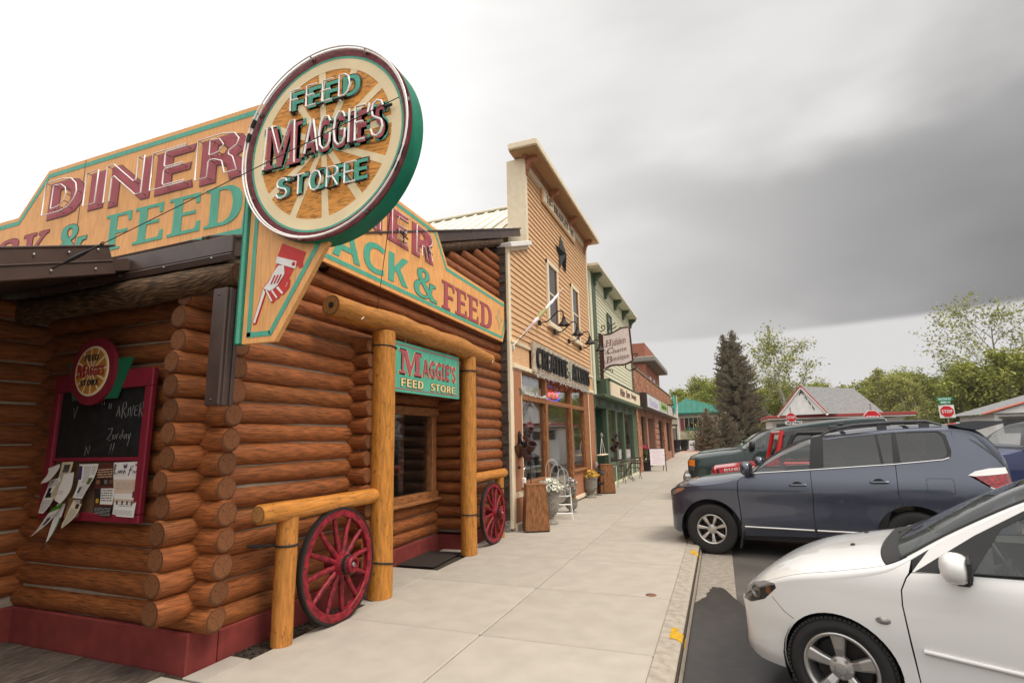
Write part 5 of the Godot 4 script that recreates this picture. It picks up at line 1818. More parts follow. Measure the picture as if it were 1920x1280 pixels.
func leaf_cloud(b: MB, at: Vector3, rad: Vector3, n: int, s: float, sd: int, dome := false, lo := 0.6, hi := 1.25) -> void:
	var r := RandomNumberGenerator.new()
	r.seed = sd
	for k in n:
		var d := Vector3(r.randfn(), r.randfn(), r.randfn()).normalized()
		if dome:
			d.y = absf(d.y)
		var p := at + d * rad * pow(r.randf(), 0.4)
		b.color = gray(r.randf_range(lo, hi))
		var bs := Basis(Vector3(r.randfn(), r.randfn(), r.randfn()).normalized(), r.randf() * TAU)
		b.quad(p - bs.x * s, p - bs.z * s * 0.4 + bs.y * s * 0.1, p + bs.x * s, p + bs.z * s * 0.4 + bs.y * s * 0.1)

func urn_mesh(h: float, r: float) -> MB:
	var q := MB.new()
	q.lathe([Vector2(0, 0), Vector2(r * 0.72, 0), Vector2(r * 0.72, h * 0.05), Vector2(r * 0.6, h * 0.08), Vector2(r * 0.36, h * 0.13), Vector2(r * 0.32, h * 0.2), Vector2(r * 0.42, h * 0.26), Vector2(r * 0.66, h * 0.34), Vector2(r * 0.82, h * 0.5), Vector2(r * 0.86, h * 0.72), Vector2(r * 0.88, h * 0.88), Vector2(r * 0.95, h * 0.93), Vector2(r, h * 0.96), Vector2(r, h), Vector2(r * 0.9, h), Vector2(r * 0.84, h * 0.9), Vector2(0, h * 0.86)], Transform3D.IDENTITY, 32, false)
	return q

func pavement_things() -> void:
	var stone = M.stonegray
	var box_m := detail(mat(lin(0.46, 0.19, 0.07), 0.55, M.grain, Vector3(0.5, 2.5, 1)), M.mottle, Vector3(1, 2.5, 1))
	# tapered wooden pedestals
	for e in [[Vector3(-3.44, 0, -10.02), 28.0, "tall tapered reddish wooden pedestal nearest the log cabin", 0.86, 0.235], [Vector3(-3.50, 0, -17.2), 24.0, "tall tapered reddish wooden pedestal at the far end of the tan shop", 0.88, 0.24]]:
		var t := thing("wooden_pedestal", e[2], "pedestal", e[0], e[1], "tapered wooden pedestals")
		var h: float = e[3]
		var r0: float = e[4]
		var r1 := r0 * 0.80
		for k in 4:
			var an := TAU * k / 4.0
			var bs := Basis(Vector3.UP, an)
			var q := MB.new()
			q.uvo = Vector2(k * 1.7, k * 0.6)
			var a := bs * Vector3(-r0, 0.03, r0)
			var b := bs * Vector3(r0, 0.03, r0)
			var c := bs * Vector3(r1, h, r1)
			var d := bs * Vector3(-r1, h, r1)
			var i := q.vert(a, bs.z, Vector2(0, -r0))
			q.vert(b, bs.z, Vector2(0, r0))
			q.vert(c, bs.z, Vector2(h, r1))
			q.vert(d, bs.z, Vector2(h, -r1))
			q.tri(i, i + 1, i + 2)
			q.tri(i, i + 2, i + 3)
			part("side_panel", t, q, box_m)
		bx(t, "top_board", box_m, Vector3(0, h + 0.006, 0), Vector3(r1 * 2 + 0.01, 0.022, r1 * 2 + 0.01), 0.005)
		bx(t, "foot", M.black, Vector3(0, 0.015, 0), Vector3(r0 * 1.9, 0.03, r0 * 1.9))
	var gm := mat(lin(0.07, 0.12, 0.035), 0.7)
	gm.backlight_enabled = true
	gm.backlight = Color(0.2, 0.3, 0.1)
	M.leafgreen = gm
	# stone urns
	var us := [[Vector3(-3.40, 0, -10.86), 0.66, 0.215, lin(0.85, 0.84, 0.74), "grey stone urn of white flowers behind the nearer wooden pedestal", 330, Vector3(0.30, 0.24, 0.30)], [Vector3(-3.70, 0, -15.85), 0.58, 0.235, lin(0.75, 0.44, 0.09), "large grey stone urn of golden yellow flowers beside the far pedestal", 260, Vector3(0.29, 0.2, 0.29)]]
	for e in us:
		var t := thing("flower_urn", e[4], "urn", e[0], 0, "stone flower urns")
		part("urn", t, urn_mesh(e[1], e[2]), stone)
		var lf := MB.new()
		leaf_cloud(lf, Vector3(0, e[1] * 0.98, 0), e[6] * 0.85, 150, 0.05, 5, true)
		part("leaves", t, lf, gm)
		var bl := MB.new()
		petal_cloud(bl, Vector3(0, e[1] * 1.02, 0), e[6], e[5], 0.036, true, 8)
		var pm := mat(e[3], 0.8)
		pm.backlight_enabled = true
		pm.backlight = Color(0.3, 0.3, 0.25)
		part("blossoms", t, bl, pm)
	var t3 := thing("flower_urn", "small grey stone urn with lilac flowers between the wire stand and the yellow urn", "urn", Vector3(-3.42, 0, -12.6), 0, "stone flower urns")
	part("urn", t3, urn_mesh(0.30, 0.17), stone)
	var lf3 := MB.new()
	leaf_cloud(lf3, Vector3(0, 0.5, 0), Vector3(0.16, 0.28, 0.16), 160, 0.045, 15, false)
	part("leaves", t3, lf3, mat(lin(0.22, 0.25, 0.16), 0.8))
	var bl3 := MB.new()
	petal_cloud(bl3, Vector3(0, 0.58, 0), Vector3(0.17, 0.24, 0.17), 130, 0.028, false, 18)
	part("blossoms", t3, bl3, mat(lin(0.66, 0.62, 0.68), 0.8))
	# white wire plant stand with shelves and hoops
	var ws := thing("wire_plant_stand", "white wire plant stand with slatted steps and tall hoops", "plant stand", Vector3(-3.46, 0, -11.75), 20)
	for k in 3:
		var fr := MB.new()
		var y := 0.12 + 0.17 * k
		var zz := 0.16 - 0.12 * k
		for j in 5:
			fr.tube([Vector3(-0.26, y, zz + j * 0.03), Vector3(0.26, y, zz + j * 0.03)], 0.006, 6)
		part("wire_shelf", ws, fr, M.white)
	for s in [-0.26, 0.26]:
		var fr := MB.new()
		fr.tube([Vector3(s, 0, 0.3), Vector3(s, 0.5, -0.06), Vector3(s, 0.52, -0.1)], 0.008, 6)
		fr.tube([Vector3(s, 0, -0.16), Vector3(s, 0.62, -0.12)], 0.008, 6)
		part("leg", ws, fr, M.white)
	for e in [[-0.14, 1.18, 0.14], [0.10, 0.98, 0.13], [-0.02, 1.05, 0.16]]:
		var hp := MB.new()
		var pts := [Vector3(e[0] - e[2], 0.45, -0.1)]
		for k in 9:
			var an := PI - PI * k / 8.0
			pts.append(Vector3(e[0] + cos(an) * e[2], e[1] - e[2] + sin(an) * e[2] * 1.6, -0.1))
		pts.append(Vector3(e[0] + e[2], 0.45, -0.1))
		hp.tube(pts, 0.005, 6)
		part("hoop", ws, hp, M.white)
	var dr := MB.new()
	leaf_cloud(dr, Vector3(-0.05, 0.62, -0.05), Vector3(0.3, 0.2, 0.14), 240, 0.04, 77, false, 0.5, 1.4)
	part("dried_stems", ws, dr, mat(lin(0.40, 0.36, 0.28), 0.9))
	# iron stand with round pans beside the second pedestal
	var ist := thing("iron_stand", "black iron stand with hanging pans before the far pedestal", "iron stand", Vector3(-3.56, 0, -16.62), 75)
	var q := MB.new()
	for s in [-0.2, 0.2]:
		q.tube([Vector3(s, 0, 0), Vector3(s, 0.84, 0)], 0.010, 6)
		q.tube([Vector3(s, 0.03, -0.12), Vector3(s, 0.02, 0.12)], 0.010, 6)
	q.tube([Vector3(-0.2, 0.84, 0), Vector3(0, 0.90, 0), Vector3(0.2, 0.84, 0)], 0.010, 6)
	part("frame", ist, q, M.iron)
	for e in [[0.66, 0.13], [0.30, 0.15]]:
		q = MB.new()
		q.lathe([Vector2(0, 0), Vector2(e[1] * 0.6, 0.0), Vector2(e[1], 0.06), Vector2(e[1] * 0.98, 0.062), Vector2(e[1] * 0.55, 0.012), Vector2(0, 0.01)], Transform3D(Basis(Vector3.RIGHT, 0.9 if e[0] > 0.5 else 0.0), Vector3(0, e[0], 0)), 20, false)
		part("pan", ist, q, M.iron)
	# stacked tipping pots on a rod
	for e in [[Vector3(-3.52, 0.86, -10.02), 1.0, "chain of tipping rust pots on a rod above the nearer pedestal", 0.0], [Vector3(-3.46, 0.0, -19.0), 1.75, "chain of tipping rust pots on a rod before the green shop window", 0.4]]:
		var tp := thing("tipping_pots", e[2], "garden ornament", e[0], 0, "tipping pot ornaments")
		var rod := MB.new()
		var hh: float = e[1] + 0.1
		rod.tube([Vector3(0, 0, 0), Vector3(0.01, hh * 0.5, 0), Vector3(0, hh, 0)], 0.009, 6)
		part("rod", tp, rod, M.iron)
		var rust := mat(lin(0.075, 0.03, 0.028), 0.55, M.mottle, Vector3(4, 4, 1))
		for k in 4:
			var pt := MB.new()
			var y := hh - 0.05 - 0.17 * k
			var s := 0.055 + 0.018 * k
			pt.lathe([Vector2(0, 0), Vector2(s * 0.7, 0), Vector2(s, s * 1.5), Vector2(s * 1.12, s * 1.55), Vector2(s * 1.12, s * 1.8), Vector2(s * 0.95, s * 1.8), Vector2(s * 0.6, s * 0.3), Vector2(0, s * 0.2)], Transform3D(Basis(Vector3.RIGHT, 0.55 if k % 2 == 0 else -0.55) * Basis(Vector3.BACK, -0.4 if k % 2 == 0 else 0.5), Vector3(0.02 if k % 2 == 0 else -0.02, y - 0.06, 0.02)), 16, false)
			part("pot", tp, pt, rust)
		if e[3] == 0.0:
			var ar := MB.new()
			ar.tube([Vector3(-0.2, 0.32, 0.05), Vector3(0.22, 0.33, -0.02)], 0.006, 6)
			ar.tri3(Vector3(-0.26, 0.32, 0.06), Vector3(-0.19, 0.36, 0.05), Vector3(-0.19, 0.28, 0.05))
			part("arrow_arm", tp, ar, M.iron)
	# wall basket, starfish, sockets
	var wb := fthing("wall_basket", "iron half-basket lined with brown coir on the left pilaster", "wall basket")
	q = MB.new()
	for k in 7:
		var an := PI * k / 6.0
		q.tube([Vector3(0.36 + cos(an) * 0.22, 1.60, 0.06 + sin(an) * 0.2), Vector3(0.36 + cos(an) * 0.17, 1.48, 0.06 + sin(an) * 0.15), Vector3(0.36, 1.35, 0.07)], 0.008, 6)
	var rim := []
	for k in 13:
		var an := PI * k / 12.0
		rim.append(Vector3(0.36 + cos(an) * 0.225, 1.60, 0.06 + sin(an) * 0.205))
	q.tube(rim, 0.010, 6)
	q.tube([Vector3(0.36, 1.40, 0.06), Vector3(0.36, 1.86, 0.06)], 0.012, 6)
	part("iron_frame", wb, q, M.iron)
	q = MB.new()
	q.lathe([Vector2(0.02, 1.36), Vector2(0.15, 1.48), Vector2(0.20, 1.59), Vector2(0.0, 1.585)], Transform3D(Basis.IDENTITY, Vector3(0.36, 0, 0.055)), 20, false)
	part("coir_liner", wb, q, mat(lin(0.20, 0.09, 0.035), 1.0, M.fine, Vector3(4, 4, 1)))
	q = MB.new()
	leaf_cloud(q, Vector3(0.36, 1.62, 0.15), Vector3(0.2, 0.07, 0.14), 60, 0.045, 21, true, 0.3, 1.0)
	q.lathe([Vector2(0, 0), Vector2(0.05, 0.03), Vector2(0.03, 0.10), Vector2(0.05, 0.14), Vector2(0.02, 0.22), Vector2(0, 0.24)], Transform3D(Basis.IDENTITY, Vector3(0.36, 1.66, 0.08)), 10)
	part("dried_filling", wb, q, mat(lin(0.06, 0.04, 0.04), 0.8))
	var F := Transform3D(Basis(Vector3.UP, PI / 2), STREET)
	for e in [[0.55, 2.71, "brown starfish ornament on the left pilaster of the tan shop"], [7.62, 2.74, "dark starfish ornament on the right pilaster beside the green shop"]]:
		q = MB.new()
		for k in 10:
			var r0 := 0.14 if k % 2 == 0 else 0.05
			var r1 := 0.14 if k % 2 == 1 else 0.05
			q.tri3(Vector3(0, 0, 0.04), Vector3(cos(TAU * k / 10) * r0, sin(TAU * k / 10) * r0, 0), Vector3(cos(TAU * (k + 1) / 10) * r1, sin(TAU * (k + 1) / 10) * r1, 0), Vector3(0, 0, 1))
		solo("starfish", e[2], "ornament", [[q, mat(lin(0.14, 0.09, 0.05), 0.8)]], "starfish ornaments", F * Transform3D(Basis.IDENTITY, Vector3(e[0], e[1], 0.05)))
	for e in [[0.55, 0.86, "white outdoor socket box on the left pilaster base"], [7.40, 0.86, "white outdoor socket box on the right pilaster"]]:
		q = MB.new()
		q.box(Vector3.ZERO, Vector3(0.13, 0.2, 0.06), Basis.IDENTITY, 0.012)
		q.box(Vector3(0, 0.03, 0.032), Vector3(0.09, 0.08, 0.01), Basis.IDENTITY, 0.004)
		solo("socket_box", e[2], "socket", [[q, M.white]], "outdoor socket boxes", F * Transform3D(Basis.IDENTITY, Vector3(e[0], e[1], 0.08)))
	# hanging triangle feeder
	var sc := thing("hanging_feeder", "pale hanging tray on two cords before the dark green entrance", "feeder", STREET + Vector3(0.30, 0, -7.35), 90)
	q = MB.new()
	q.tube([Vector3(0, 1.74, 0), Vector3(-0.34, 1.20, 0)], 0.007, 5)
	q.tube([Vector3(0, 1.74, 0), Vector3(0.44, 1.20, 0)], 0.007, 5)
	q.tube([Vector3(0, 1.74, 0), Vector3(0.02, 1.20, 0)], 0.005, 5)
	part("cord", sc, q, M.white)
	q = MB.new()
	q.lathe([Vector2(0, 0), Vector2(0.05, 0.01), Vector2(0.055, 0.05), Vector2(0.02, 0.14), Vector2(0, 0.16)], Transform3D(Basis.IDENTITY, Vector3(0, 1.74, 0)), 10)
	part("bird", sc, q, M.stonegray)
	bx(sc, "tray", M.trimcream, Vector3(0.04, 1.19, 0), Vector3(0.95, 0.035, 0.18), 0.008)
	var br := MB.new()
	br.tube([Vector3(0, 1.9, -0.3), Vector3(0, 1.95, -0.1), Vector3(0, 1.88, 0.0)], 0.007, 5)
	part("bracket", sc, br, M.iron)

# ---------------------------------------------------------------- green shop front
func green_shop() -> void:
	var c := fthing("green_shop", "sage clapboard shop with dark green storefront, beyond the tan shop", "building")
	var X := Transform3D.IDENTITY
	bx(c, "wall", M.sage, Vector3(12.4, 5.6, -0.2), Vector3(9.2, 3.9, 0.3))
	bx(c, "side_wall", M.sage, Vector3(7.82, 4.4, -4.3), Vector3(0.12, 6.2, 8.0))
	bx(c, "side_wall", M.sage, Vector3(16.95, 4.0, -4.3), Vector3(0.12, 7.0, 8.0))
	c.set_meta("lap_left", 8.62)
	lap_boards(c, M.sage, 16.75, 3.72, 7.2, 0.15)
	c.remove_meta("lap_left")
	bx(c, "frieze", M.sage, Vector3(12.6, 7.35, 0.02), Vector3(8.3, 0.42, 0.05), 0.005)
	bx(c, "edge_board", M.sage, Vector3(7.93, 5.3, 0.02), Vector3(0.30, 4.5, 0.08), 0.006)
	bx(c, "corner_board", M.green, Vector3(8.36, 5.65, 0.04), Vector3(0.56, 3.95, 0.08), 0.006)
	bx(c, "corner_board", M.green, Vector3(16.85, 5.65, 0.02), Vector3(0.16, 3.95, 0.08), 0.006)
	bx(c, "soffit", M.sage, Vector3(12.3, 7.60, 0.12), Vector3(9.2, 0.04, 0.56))
	bx(c, "crown", M.roofwhite, Vector3(12.3, 7.68, 0.14), Vector3(9.35, 0.11, 0.62), 0.012)
	for x in [8.45, 10.5, 12.6, 14.7, 16.8]:
		var q := MB.new()
		q.poly(pv([0, 7.58, 0.34, 7.58, 0.34, 7.50, 0.2, 7.42, 0.12, 7.30, 0.10, 7.16, 0, 7.16]), 0.20, Transform3D(Basis(Vector3(0, 0, 1), Vector3(0, 1, 0), Vector3(-1, 0, 0)), Vector3(x - 0.1, 0, 0.04)))
		part("bracket", c, q, M.green)
	# small upper window
	for x in [11.2, 14.2]:
		var wn := Node3D.new()
		wn.name = pname(c, "window")
		c.add_child(wn)
		bx(wn, "pane", M.shopglass, Vector3(x, 5.95, 0.07), Vector3(0.62, 1.2, 0.006))
		bx(wn, "backing", M.interior, Vector3(x, 5.95, 0.055), Vector3(0.62, 1.2, 0.01))
		for s in [-1.0, 1.0]:
			bx(wn, "casing", M.green, Vector3(x + s * 0.36, 5.95, 0.07), Vector3(0.1, 1.4, 0.06), 0.006)
			bx(wn, "casing", M.green, Vector3(x, 5.95 + s * 0.65, 0.07), Vector3(0.62, 0.1, 0.06), 0.006)
	# shop fascia
	bx(c, "fascia_box", M.green, Vector3(8.9, 3.45, 0.1), Vector3(0.5, 0.62, 0.4), 0.01)
	bx(c, "fascia_shelf", M.green, Vector3(12.3, 3.12, 0.14), Vector3(9.2, 0.09, 0.56), 0.01)
	bx(c, "fascia_cap", M.green, Vector3(12.9, 3.79, 0.16), Vector3(7.7, 0.06, 0.42), 0.01)
	bx(c, "fascia", M.green, Vector3(12.3, 2.93, 0.0), Vector3(9.2, 0.32, 0.14), 0.006)
	for k in 5:
		var x := 9.0 + 1.75 * k
		for e in [[0.0, 0.10, 1.35, 0.03], [0.0, -0.10, 1.35, 0.03], [-0.66, 0.0, 0.03, 0.2], [0.66, 0.0, 0.03, 0.2]]:
			bx(c, "fascia_moulding", M.green, Vector3(x + e[0], 2.93 + e[1], 0.08), Vector3(e[2], e[3], 0.03), 0.005)
	bx(c, "post", M.green, Vector3(16.35, 1.4, 0.0), Vector3(1.2, 2.75, 0.16), 0.008)
	bx(c, "post", M.green, Vector3(9.62, 1.4, 0.0), Vector3(0.36, 2.75, 0.16), 0.008)
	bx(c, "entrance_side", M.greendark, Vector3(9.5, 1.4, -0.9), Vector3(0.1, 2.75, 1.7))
	bx(c, "entrance_wall", M.green, Vector3(7.9, 1.4, -0.4), Vector3(0.1, 2.75, 0.8))
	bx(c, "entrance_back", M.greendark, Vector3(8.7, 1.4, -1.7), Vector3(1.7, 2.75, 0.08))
	bx(c, "door", M.green, Vector3(8.7, 1.05, -1.64), Vector3(0.95, 2.05, 0.06), 0.01)
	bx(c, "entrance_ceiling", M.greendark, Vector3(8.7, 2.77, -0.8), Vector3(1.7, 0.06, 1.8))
	for x in [11.55, 13.35]:
		bx(c, "mullion", M.green, Vector3(x, 1.75, 0.0), Vector3(0.34, 2.05, 0.12), 0.01)
	for e in [10.6, 12.45, 14.6]:
		for d in [-0.02, -0.04]:
			bx(c, "pane", M.shopglass, Vector3(e, 1.76, d), Vector3(1.55 if e < 14.0 else 2.2, 2.0, 0.006))
	bx(c, "window_sill", M.green, Vector3(12.7, 0.74, 0.04), Vector3(6.0, 0.10, 0.18), 0.01)
	bx(c, "kick_panel", M.green, Vector3(13.2, 0.36, 0.0), Vector3(7.3, 0.66, 0.12))
	for x in [9.6, 10.9, 12.2, 13.5, 14.8, 16.1, 16.8]:
		bx(c, "kick_stile", M.sage, Vector3(x, 0.36, 0.07), Vector3(0.10, 0.62, 0.03), 0.005)
	bx(c, "kick_rail", M.sage, Vector3(13.2, 0.67, 0.07), Vector3(7.3, 0.06, 0.03), 0.005)
	bx(c, "kick_rail", M.sage, Vector3(13.2, 0.05, 0.07), Vector3(7.3, 0.10, 0.03), 0.005)
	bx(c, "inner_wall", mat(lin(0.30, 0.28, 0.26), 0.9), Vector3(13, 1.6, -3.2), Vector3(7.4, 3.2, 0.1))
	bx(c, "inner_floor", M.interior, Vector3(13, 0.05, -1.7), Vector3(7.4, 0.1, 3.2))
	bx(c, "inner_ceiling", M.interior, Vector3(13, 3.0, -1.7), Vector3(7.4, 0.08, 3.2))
	bx(c, "roof", M.roofwhite, Vector3(12.3, 7.3, -4.3), Vector3(9.2, 0.1, 8.0))
	for e in [[10.3, 0.9], [12.0, 0.85], [13.9, 0.8]]:
		bx(c, "window_notice", M.white, Vector3(e[0], 1.15, -0.08), Vector3(0.5, e[1] * 0.6, 0.01))
	# sign over the window
	var sb := fthing("script_sign", "long cream sign board with brown script above the green storefront", "sign")
	bx(sb, "board", M.trimcream, Vector3(12.9, 3.47, 0.33), Vector3(7.5, 0.52, 0.05), 0.008)
	var dk := mat(lin(0.10, 0.03, 0.03), 0.6)
	for e in [["White", 11.0, 1.15], ["Dove", 12.45, 1.05], ["Design", 13.85, 1.5]]:
		word(e[0], font(true, "Droid Serif"), at2(X, e[1], 3.34, 0.358), e[2], 0.30, 0.012, dk, sb, "letter", 0.0, 0.3)
	# blade sign on a scrolled iron bracket
	var b := thing("blade_sign", "pink white blade sign with brown script and scrolled iron frame, over the walk", "sign", STREET + Vector3(0, 0, -9.05), 0)
	var red := mat(lin(0.085, 0.03, 0.022), 0.6, M.mottle, Vector3(2, 2, 1))
	var pk := mat(lin(0.86, 0.74, 0.70), 0.5, M.signpaint, Vector3(1, 1, 1))
	bx(b, "wall_plank", red, Vector3(0.02, 4.62, 0), Vector3(0.24, 1.72, 0.10), 0.01)
	var pg := PackedVector2Array()
	var x0 := 0.17
	var x1 := 1.20
	for k in 13:
		var f := k / 12.0
		pg.append(Vector2(lerpf(x0, x1, f), lerpf(4.16, 4.40, f) + 0.05 * sin(f * TAU)))
	for k in 13:
		var f := 1.0 - k / 12.0
		pg.append(Vector2(lerpf(x0, x1 - 0.05, f), lerpf(5.42, 5.60, f) - 0.05 * sin(f * TAU)))
	var q := MB.new()
	q.poly(pg, 0.05, at2(X, 0, 0, 0.025))
	part("panel", b, q, pk)
	var fr := []
	for p in pg:
		fr.append(Vector3(p.x, p.y, 0.0))
	q = MB.new()
	q.tube(fr, 0.036, 8, false, null, true)
	part("iron_frame", b, q, red)
	for e in [[[0.10, 3.95, 0.16, 4.10, 0.32, 4.16, 0.40, 4.10], 0.022], [[0.40, 4.10, 0.46, 4.10, 0.47, 4.03, 0.42, 4.02], 0.018], [[0.95, 4.33, 0.93, 4.16, 1.05, 4.05, 1.22, 4.06, 1.32, 4.16], 0.022], [[0.08, 5.55, 0.2, 5.58, 0.28, 5.66, 0.26, 5.76, 0.17, 5.77, 0.14, 5.70, 0.19, 5.67], 0.020], [[0.34, 5.55, 0.42, 5.62, 0.45, 5.78, 0.40, 5.90], 0.018], [[0.45, 5.70, 0.55, 5.76, 0.66, 5.82], 0.018], [[0.43, 5.62, 0.60, 5.63, 0.70, 5.70], 0.018], [[1.22, 4.62, 1.40, 4.64, 1.36, 4.56, 1.28, 4.52], 0.022]]:
		var pts := []
		for k in range(0, e[0].size(), 2):
			pts.append(Vector3(e[0][k], e[0][k + 1], 0))
		q = MB.new()
		q.tube(pts, e[1], 7)
		part("scroll", b, q, M.iron)
	var br := mat(lin(0.20, 0.07, 0.06), 0.6)
	var sf := font(false, "Droid Serif")
	for e in [["idden", 0.50, 4.98, 0.50, 0.22, "H", 0.26, 0.22], ["harm", 0.52, 4.71, 0.50, 0.13, "C", 0.30, 0.2], ["outique", 0.48, 4.38, 0.60, 0.19, "B", 0.25, 0.22]]:
		part("lettering", b, word(e[0], sf, at2(X, e[1], e[2], 0.03) * Transform3D(Basis(Vector3.BACK, 0.16), Vector3.ZERO), e[3], e[4], 0.008, br, null, "", 0.0, 0.3), br)
		part("lettering", b, word(e[5], sf, at2(X, e[6], e[2] - 0.02, 0.03) * Transform3D(Basis(Vector3.BACK, 0.16), Vector3.ZERO), 0.22, e[7], 0.008, br, null, "", 0.0, 0.3), br)
		var sw := MB.new()
		sw.tube([Vector3(e[6] - 0.02, e[2] + 0.10, 0.032), Vector3(e[6] - 0.05, e[2] + 0.04, 0.032), Vector3(e[6], e[2] - 0.02, 0.032), Vector3(e[6] + 0.09, e[2], 0.032)], 0.006, 5)
		part("flourish", b, sw, br)
	# bistro set
	var iron := mat(lin(0.07, 0.035, 0.028), 0.55)
	var t := thing("bistro_table", "small round dark folding bistro table outside the green shop", "table", Vector3(-3.62, 0, -22.0))
	q = MB.new()
	q.lathe([Vector2(0, 0.80), Vector2(0.30, 0.80), Vector2(0.31, 0.785), Vector2(0.30, 0.77), Vector2(0, 0.77)], X, 24, false)
	part("tabletop", t, q, iron)
	for s in [-1.0, 1.0]:
		for d in [-0.2, 0.2]:
			q = MB.new()
			q.tube([Vector3(s * -0.27, 0, d), Vector3(s * 0.27, 0.78, d)], 0.014, 6)
			part("leg", t, q, iron)
	for e in [[Vector3(-3.45, 0, -23.2), 200.0, "dark slatted folding bistro chair beyond the bistro table"], [Vector3(-3.75, 0, -20.9), 20.0, "dark slatted folding bistro chair on the near side of the bistro table"]]:
		var ch := thing("bistro_chair", e[2], "chair", e[0], e[1], "folding bistro chairs")
		for k in 5:
			bx(ch, "seat_slat", iron, Vector3(0, 0.46, -0.16 + 0.08 * k), Vector3(0.40, 0.02, 0.055), 0.004)
		for k in 3:
			bx(ch, "back_slat", iron, Vector3(0, 0.66 + 0.1 * k, -0.24 - 0.02 * k), Vector3(0.40, 0.06, 0.016), 0.004)
		for s in [-0.21, 0.21]:
			q = MB.new()
			q.tube([Vector3(s, 0, 0.26), Vector3(s, 0.46, -0.1), Vector3(s, 0.92, -0.3)], 0.012, 6)
			part("leg", ch, q, iron)
			q = MB.new()
			q.tube([Vector3(s * 0.9, 0, -0.26), Vector3(s * 0.9, 0.46, 0.18)], 0.012, 6)
			part("leg", ch, q, iron)
	# pavement board
	var a := thing("pavement_board", "white easel board with faint pink writing standing on the sidewalk", "sign board", Vector3(-3.08, 0, -28.3), 26)
	bx(a, "panel", mat(lin(0.88, 0.80, 0.82), 0.5, M.signpaint), Vector3(0, 0.70, 0.04), Vector3(0.78, 0.82, 0.03), 0.006)
	bx(a, "frame_rail", M.iron, Vector3(0, 1.12, 0.03), Vector3(0.84, 0.04, 0.05), 0.006)
	for s in [-0.41, 0.41]:
		q = MB.new()
		q.tube([Vector3(s, 0, 0.10), Vector3(s, 1.13, 0.02)], 0.02, 6)
		q.tube([Vector3(s, 0, -0.35), Vector3(s, 1.12, -0.01)], 0.016, 6)
		part("leg", a, q, M.iron)
	var wr := mat(lin(0.62, 0.35, 0.50), 0.8)
	q = MB.new()
	for k in 7:
		var y := 1.02 - 0.1 * k
		var pts := []
		var m := 14
		var w0 := -0.3 + 0.06 * (k % 3)
		for j in m:
			pts.append(Vector3(w0 + (0.55 - 0.1 * (k % 2)) * j / (m - 1.0), y + 0.014 * sin(j * 2.4 + k), 0.058))
		q.tube(pts, 0.006, 4)
	part("chalk_writing", a, q, wr)
	var pt := thing("planter", "dark pot of pink geraniums beside the easel board", "planter", Vector3(-3.72, 0, -28.4))
	q = MB.new()
	q.lathe([Vector2(0, 0), Vector2(0.24, 0), Vector2(0.32, 0.40), Vector2(0.34, 0.46), Vector2(0.30, 0.46), Vector2(0, 0.42)], X, 20, false)
	part("pot", pt, q, M.black)
	q = MB.new()
	leaf_cloud(q, Vector3(0, 0.75, 0), Vector3(0.38, 0.42, 0.38), 420, 0.07, 31, false, 0.5, 1.4)
	part("leaves", pt, q, M.leafgreen)
	q = MB.new()
	petal_cloud(q, Vector3(-0.05, 1.10, 0), Vector3(0.30, 0.2, 0.3), 130, 0.05, true, 32)
	part("blossoms", pt, q, mat(lin(0.62, 0.08, 0.16), 0.8))
	q = MB.new()
	petal_cloud(q, Vector3(0.05, 0.55, 0.1), Vector3(0.34, 0.3, 0.3), 20, 0.05, false, 33)
	part("blossoms", pt, q, M.white)

# ---------------------------------------------------------------- stone shop and what stands behind it
func stones_tex() -> ImageTexture:
	# aggregate render: small mixed pebbles
	var s := 512
	var im := Image.create(s, s, false, Image.FORMAT_RGB8)
	var n := FastNoiseLite.new()
	n.seed = 3
	n.noise_type = FastNoiseLite.TYPE_CELLULAR
	n.frequency = 0.055
	n.cellular_return_type = FastNoiseLite.RETURN_CELL_VALUE
	var e := FastNoiseLite.new()
	e.seed = 3
	e.noise_type = FastNoiseLite.TYPE_CELLULAR
	e.frequency = 0.055
	e.cellular_return_type = FastNoiseLite.RETURN_DISTANCE2_SUB
	for j in s:
		for i in s:
			var v := n.get_noise_2d(i, j) * 0.5 + 0.5
			var d := e.get_noise_2d(i, j) * 0.5 + 0.5
			var c := Color(0.55, 0.36, 0.27).lerp(Color(0.86, 0.70, 0.58), v) if v > 0.4 else Color(0.34, 0.20, 0.15).lerp(Color(0.62, 0.36, 0.26), v * 2.5)
			c = c * (0.55 + 0.45 * smoothstep(0.02, 0.16, d))
			im.set_pixel(i, j, c)
	return ImageTexture.create_from_image(im)

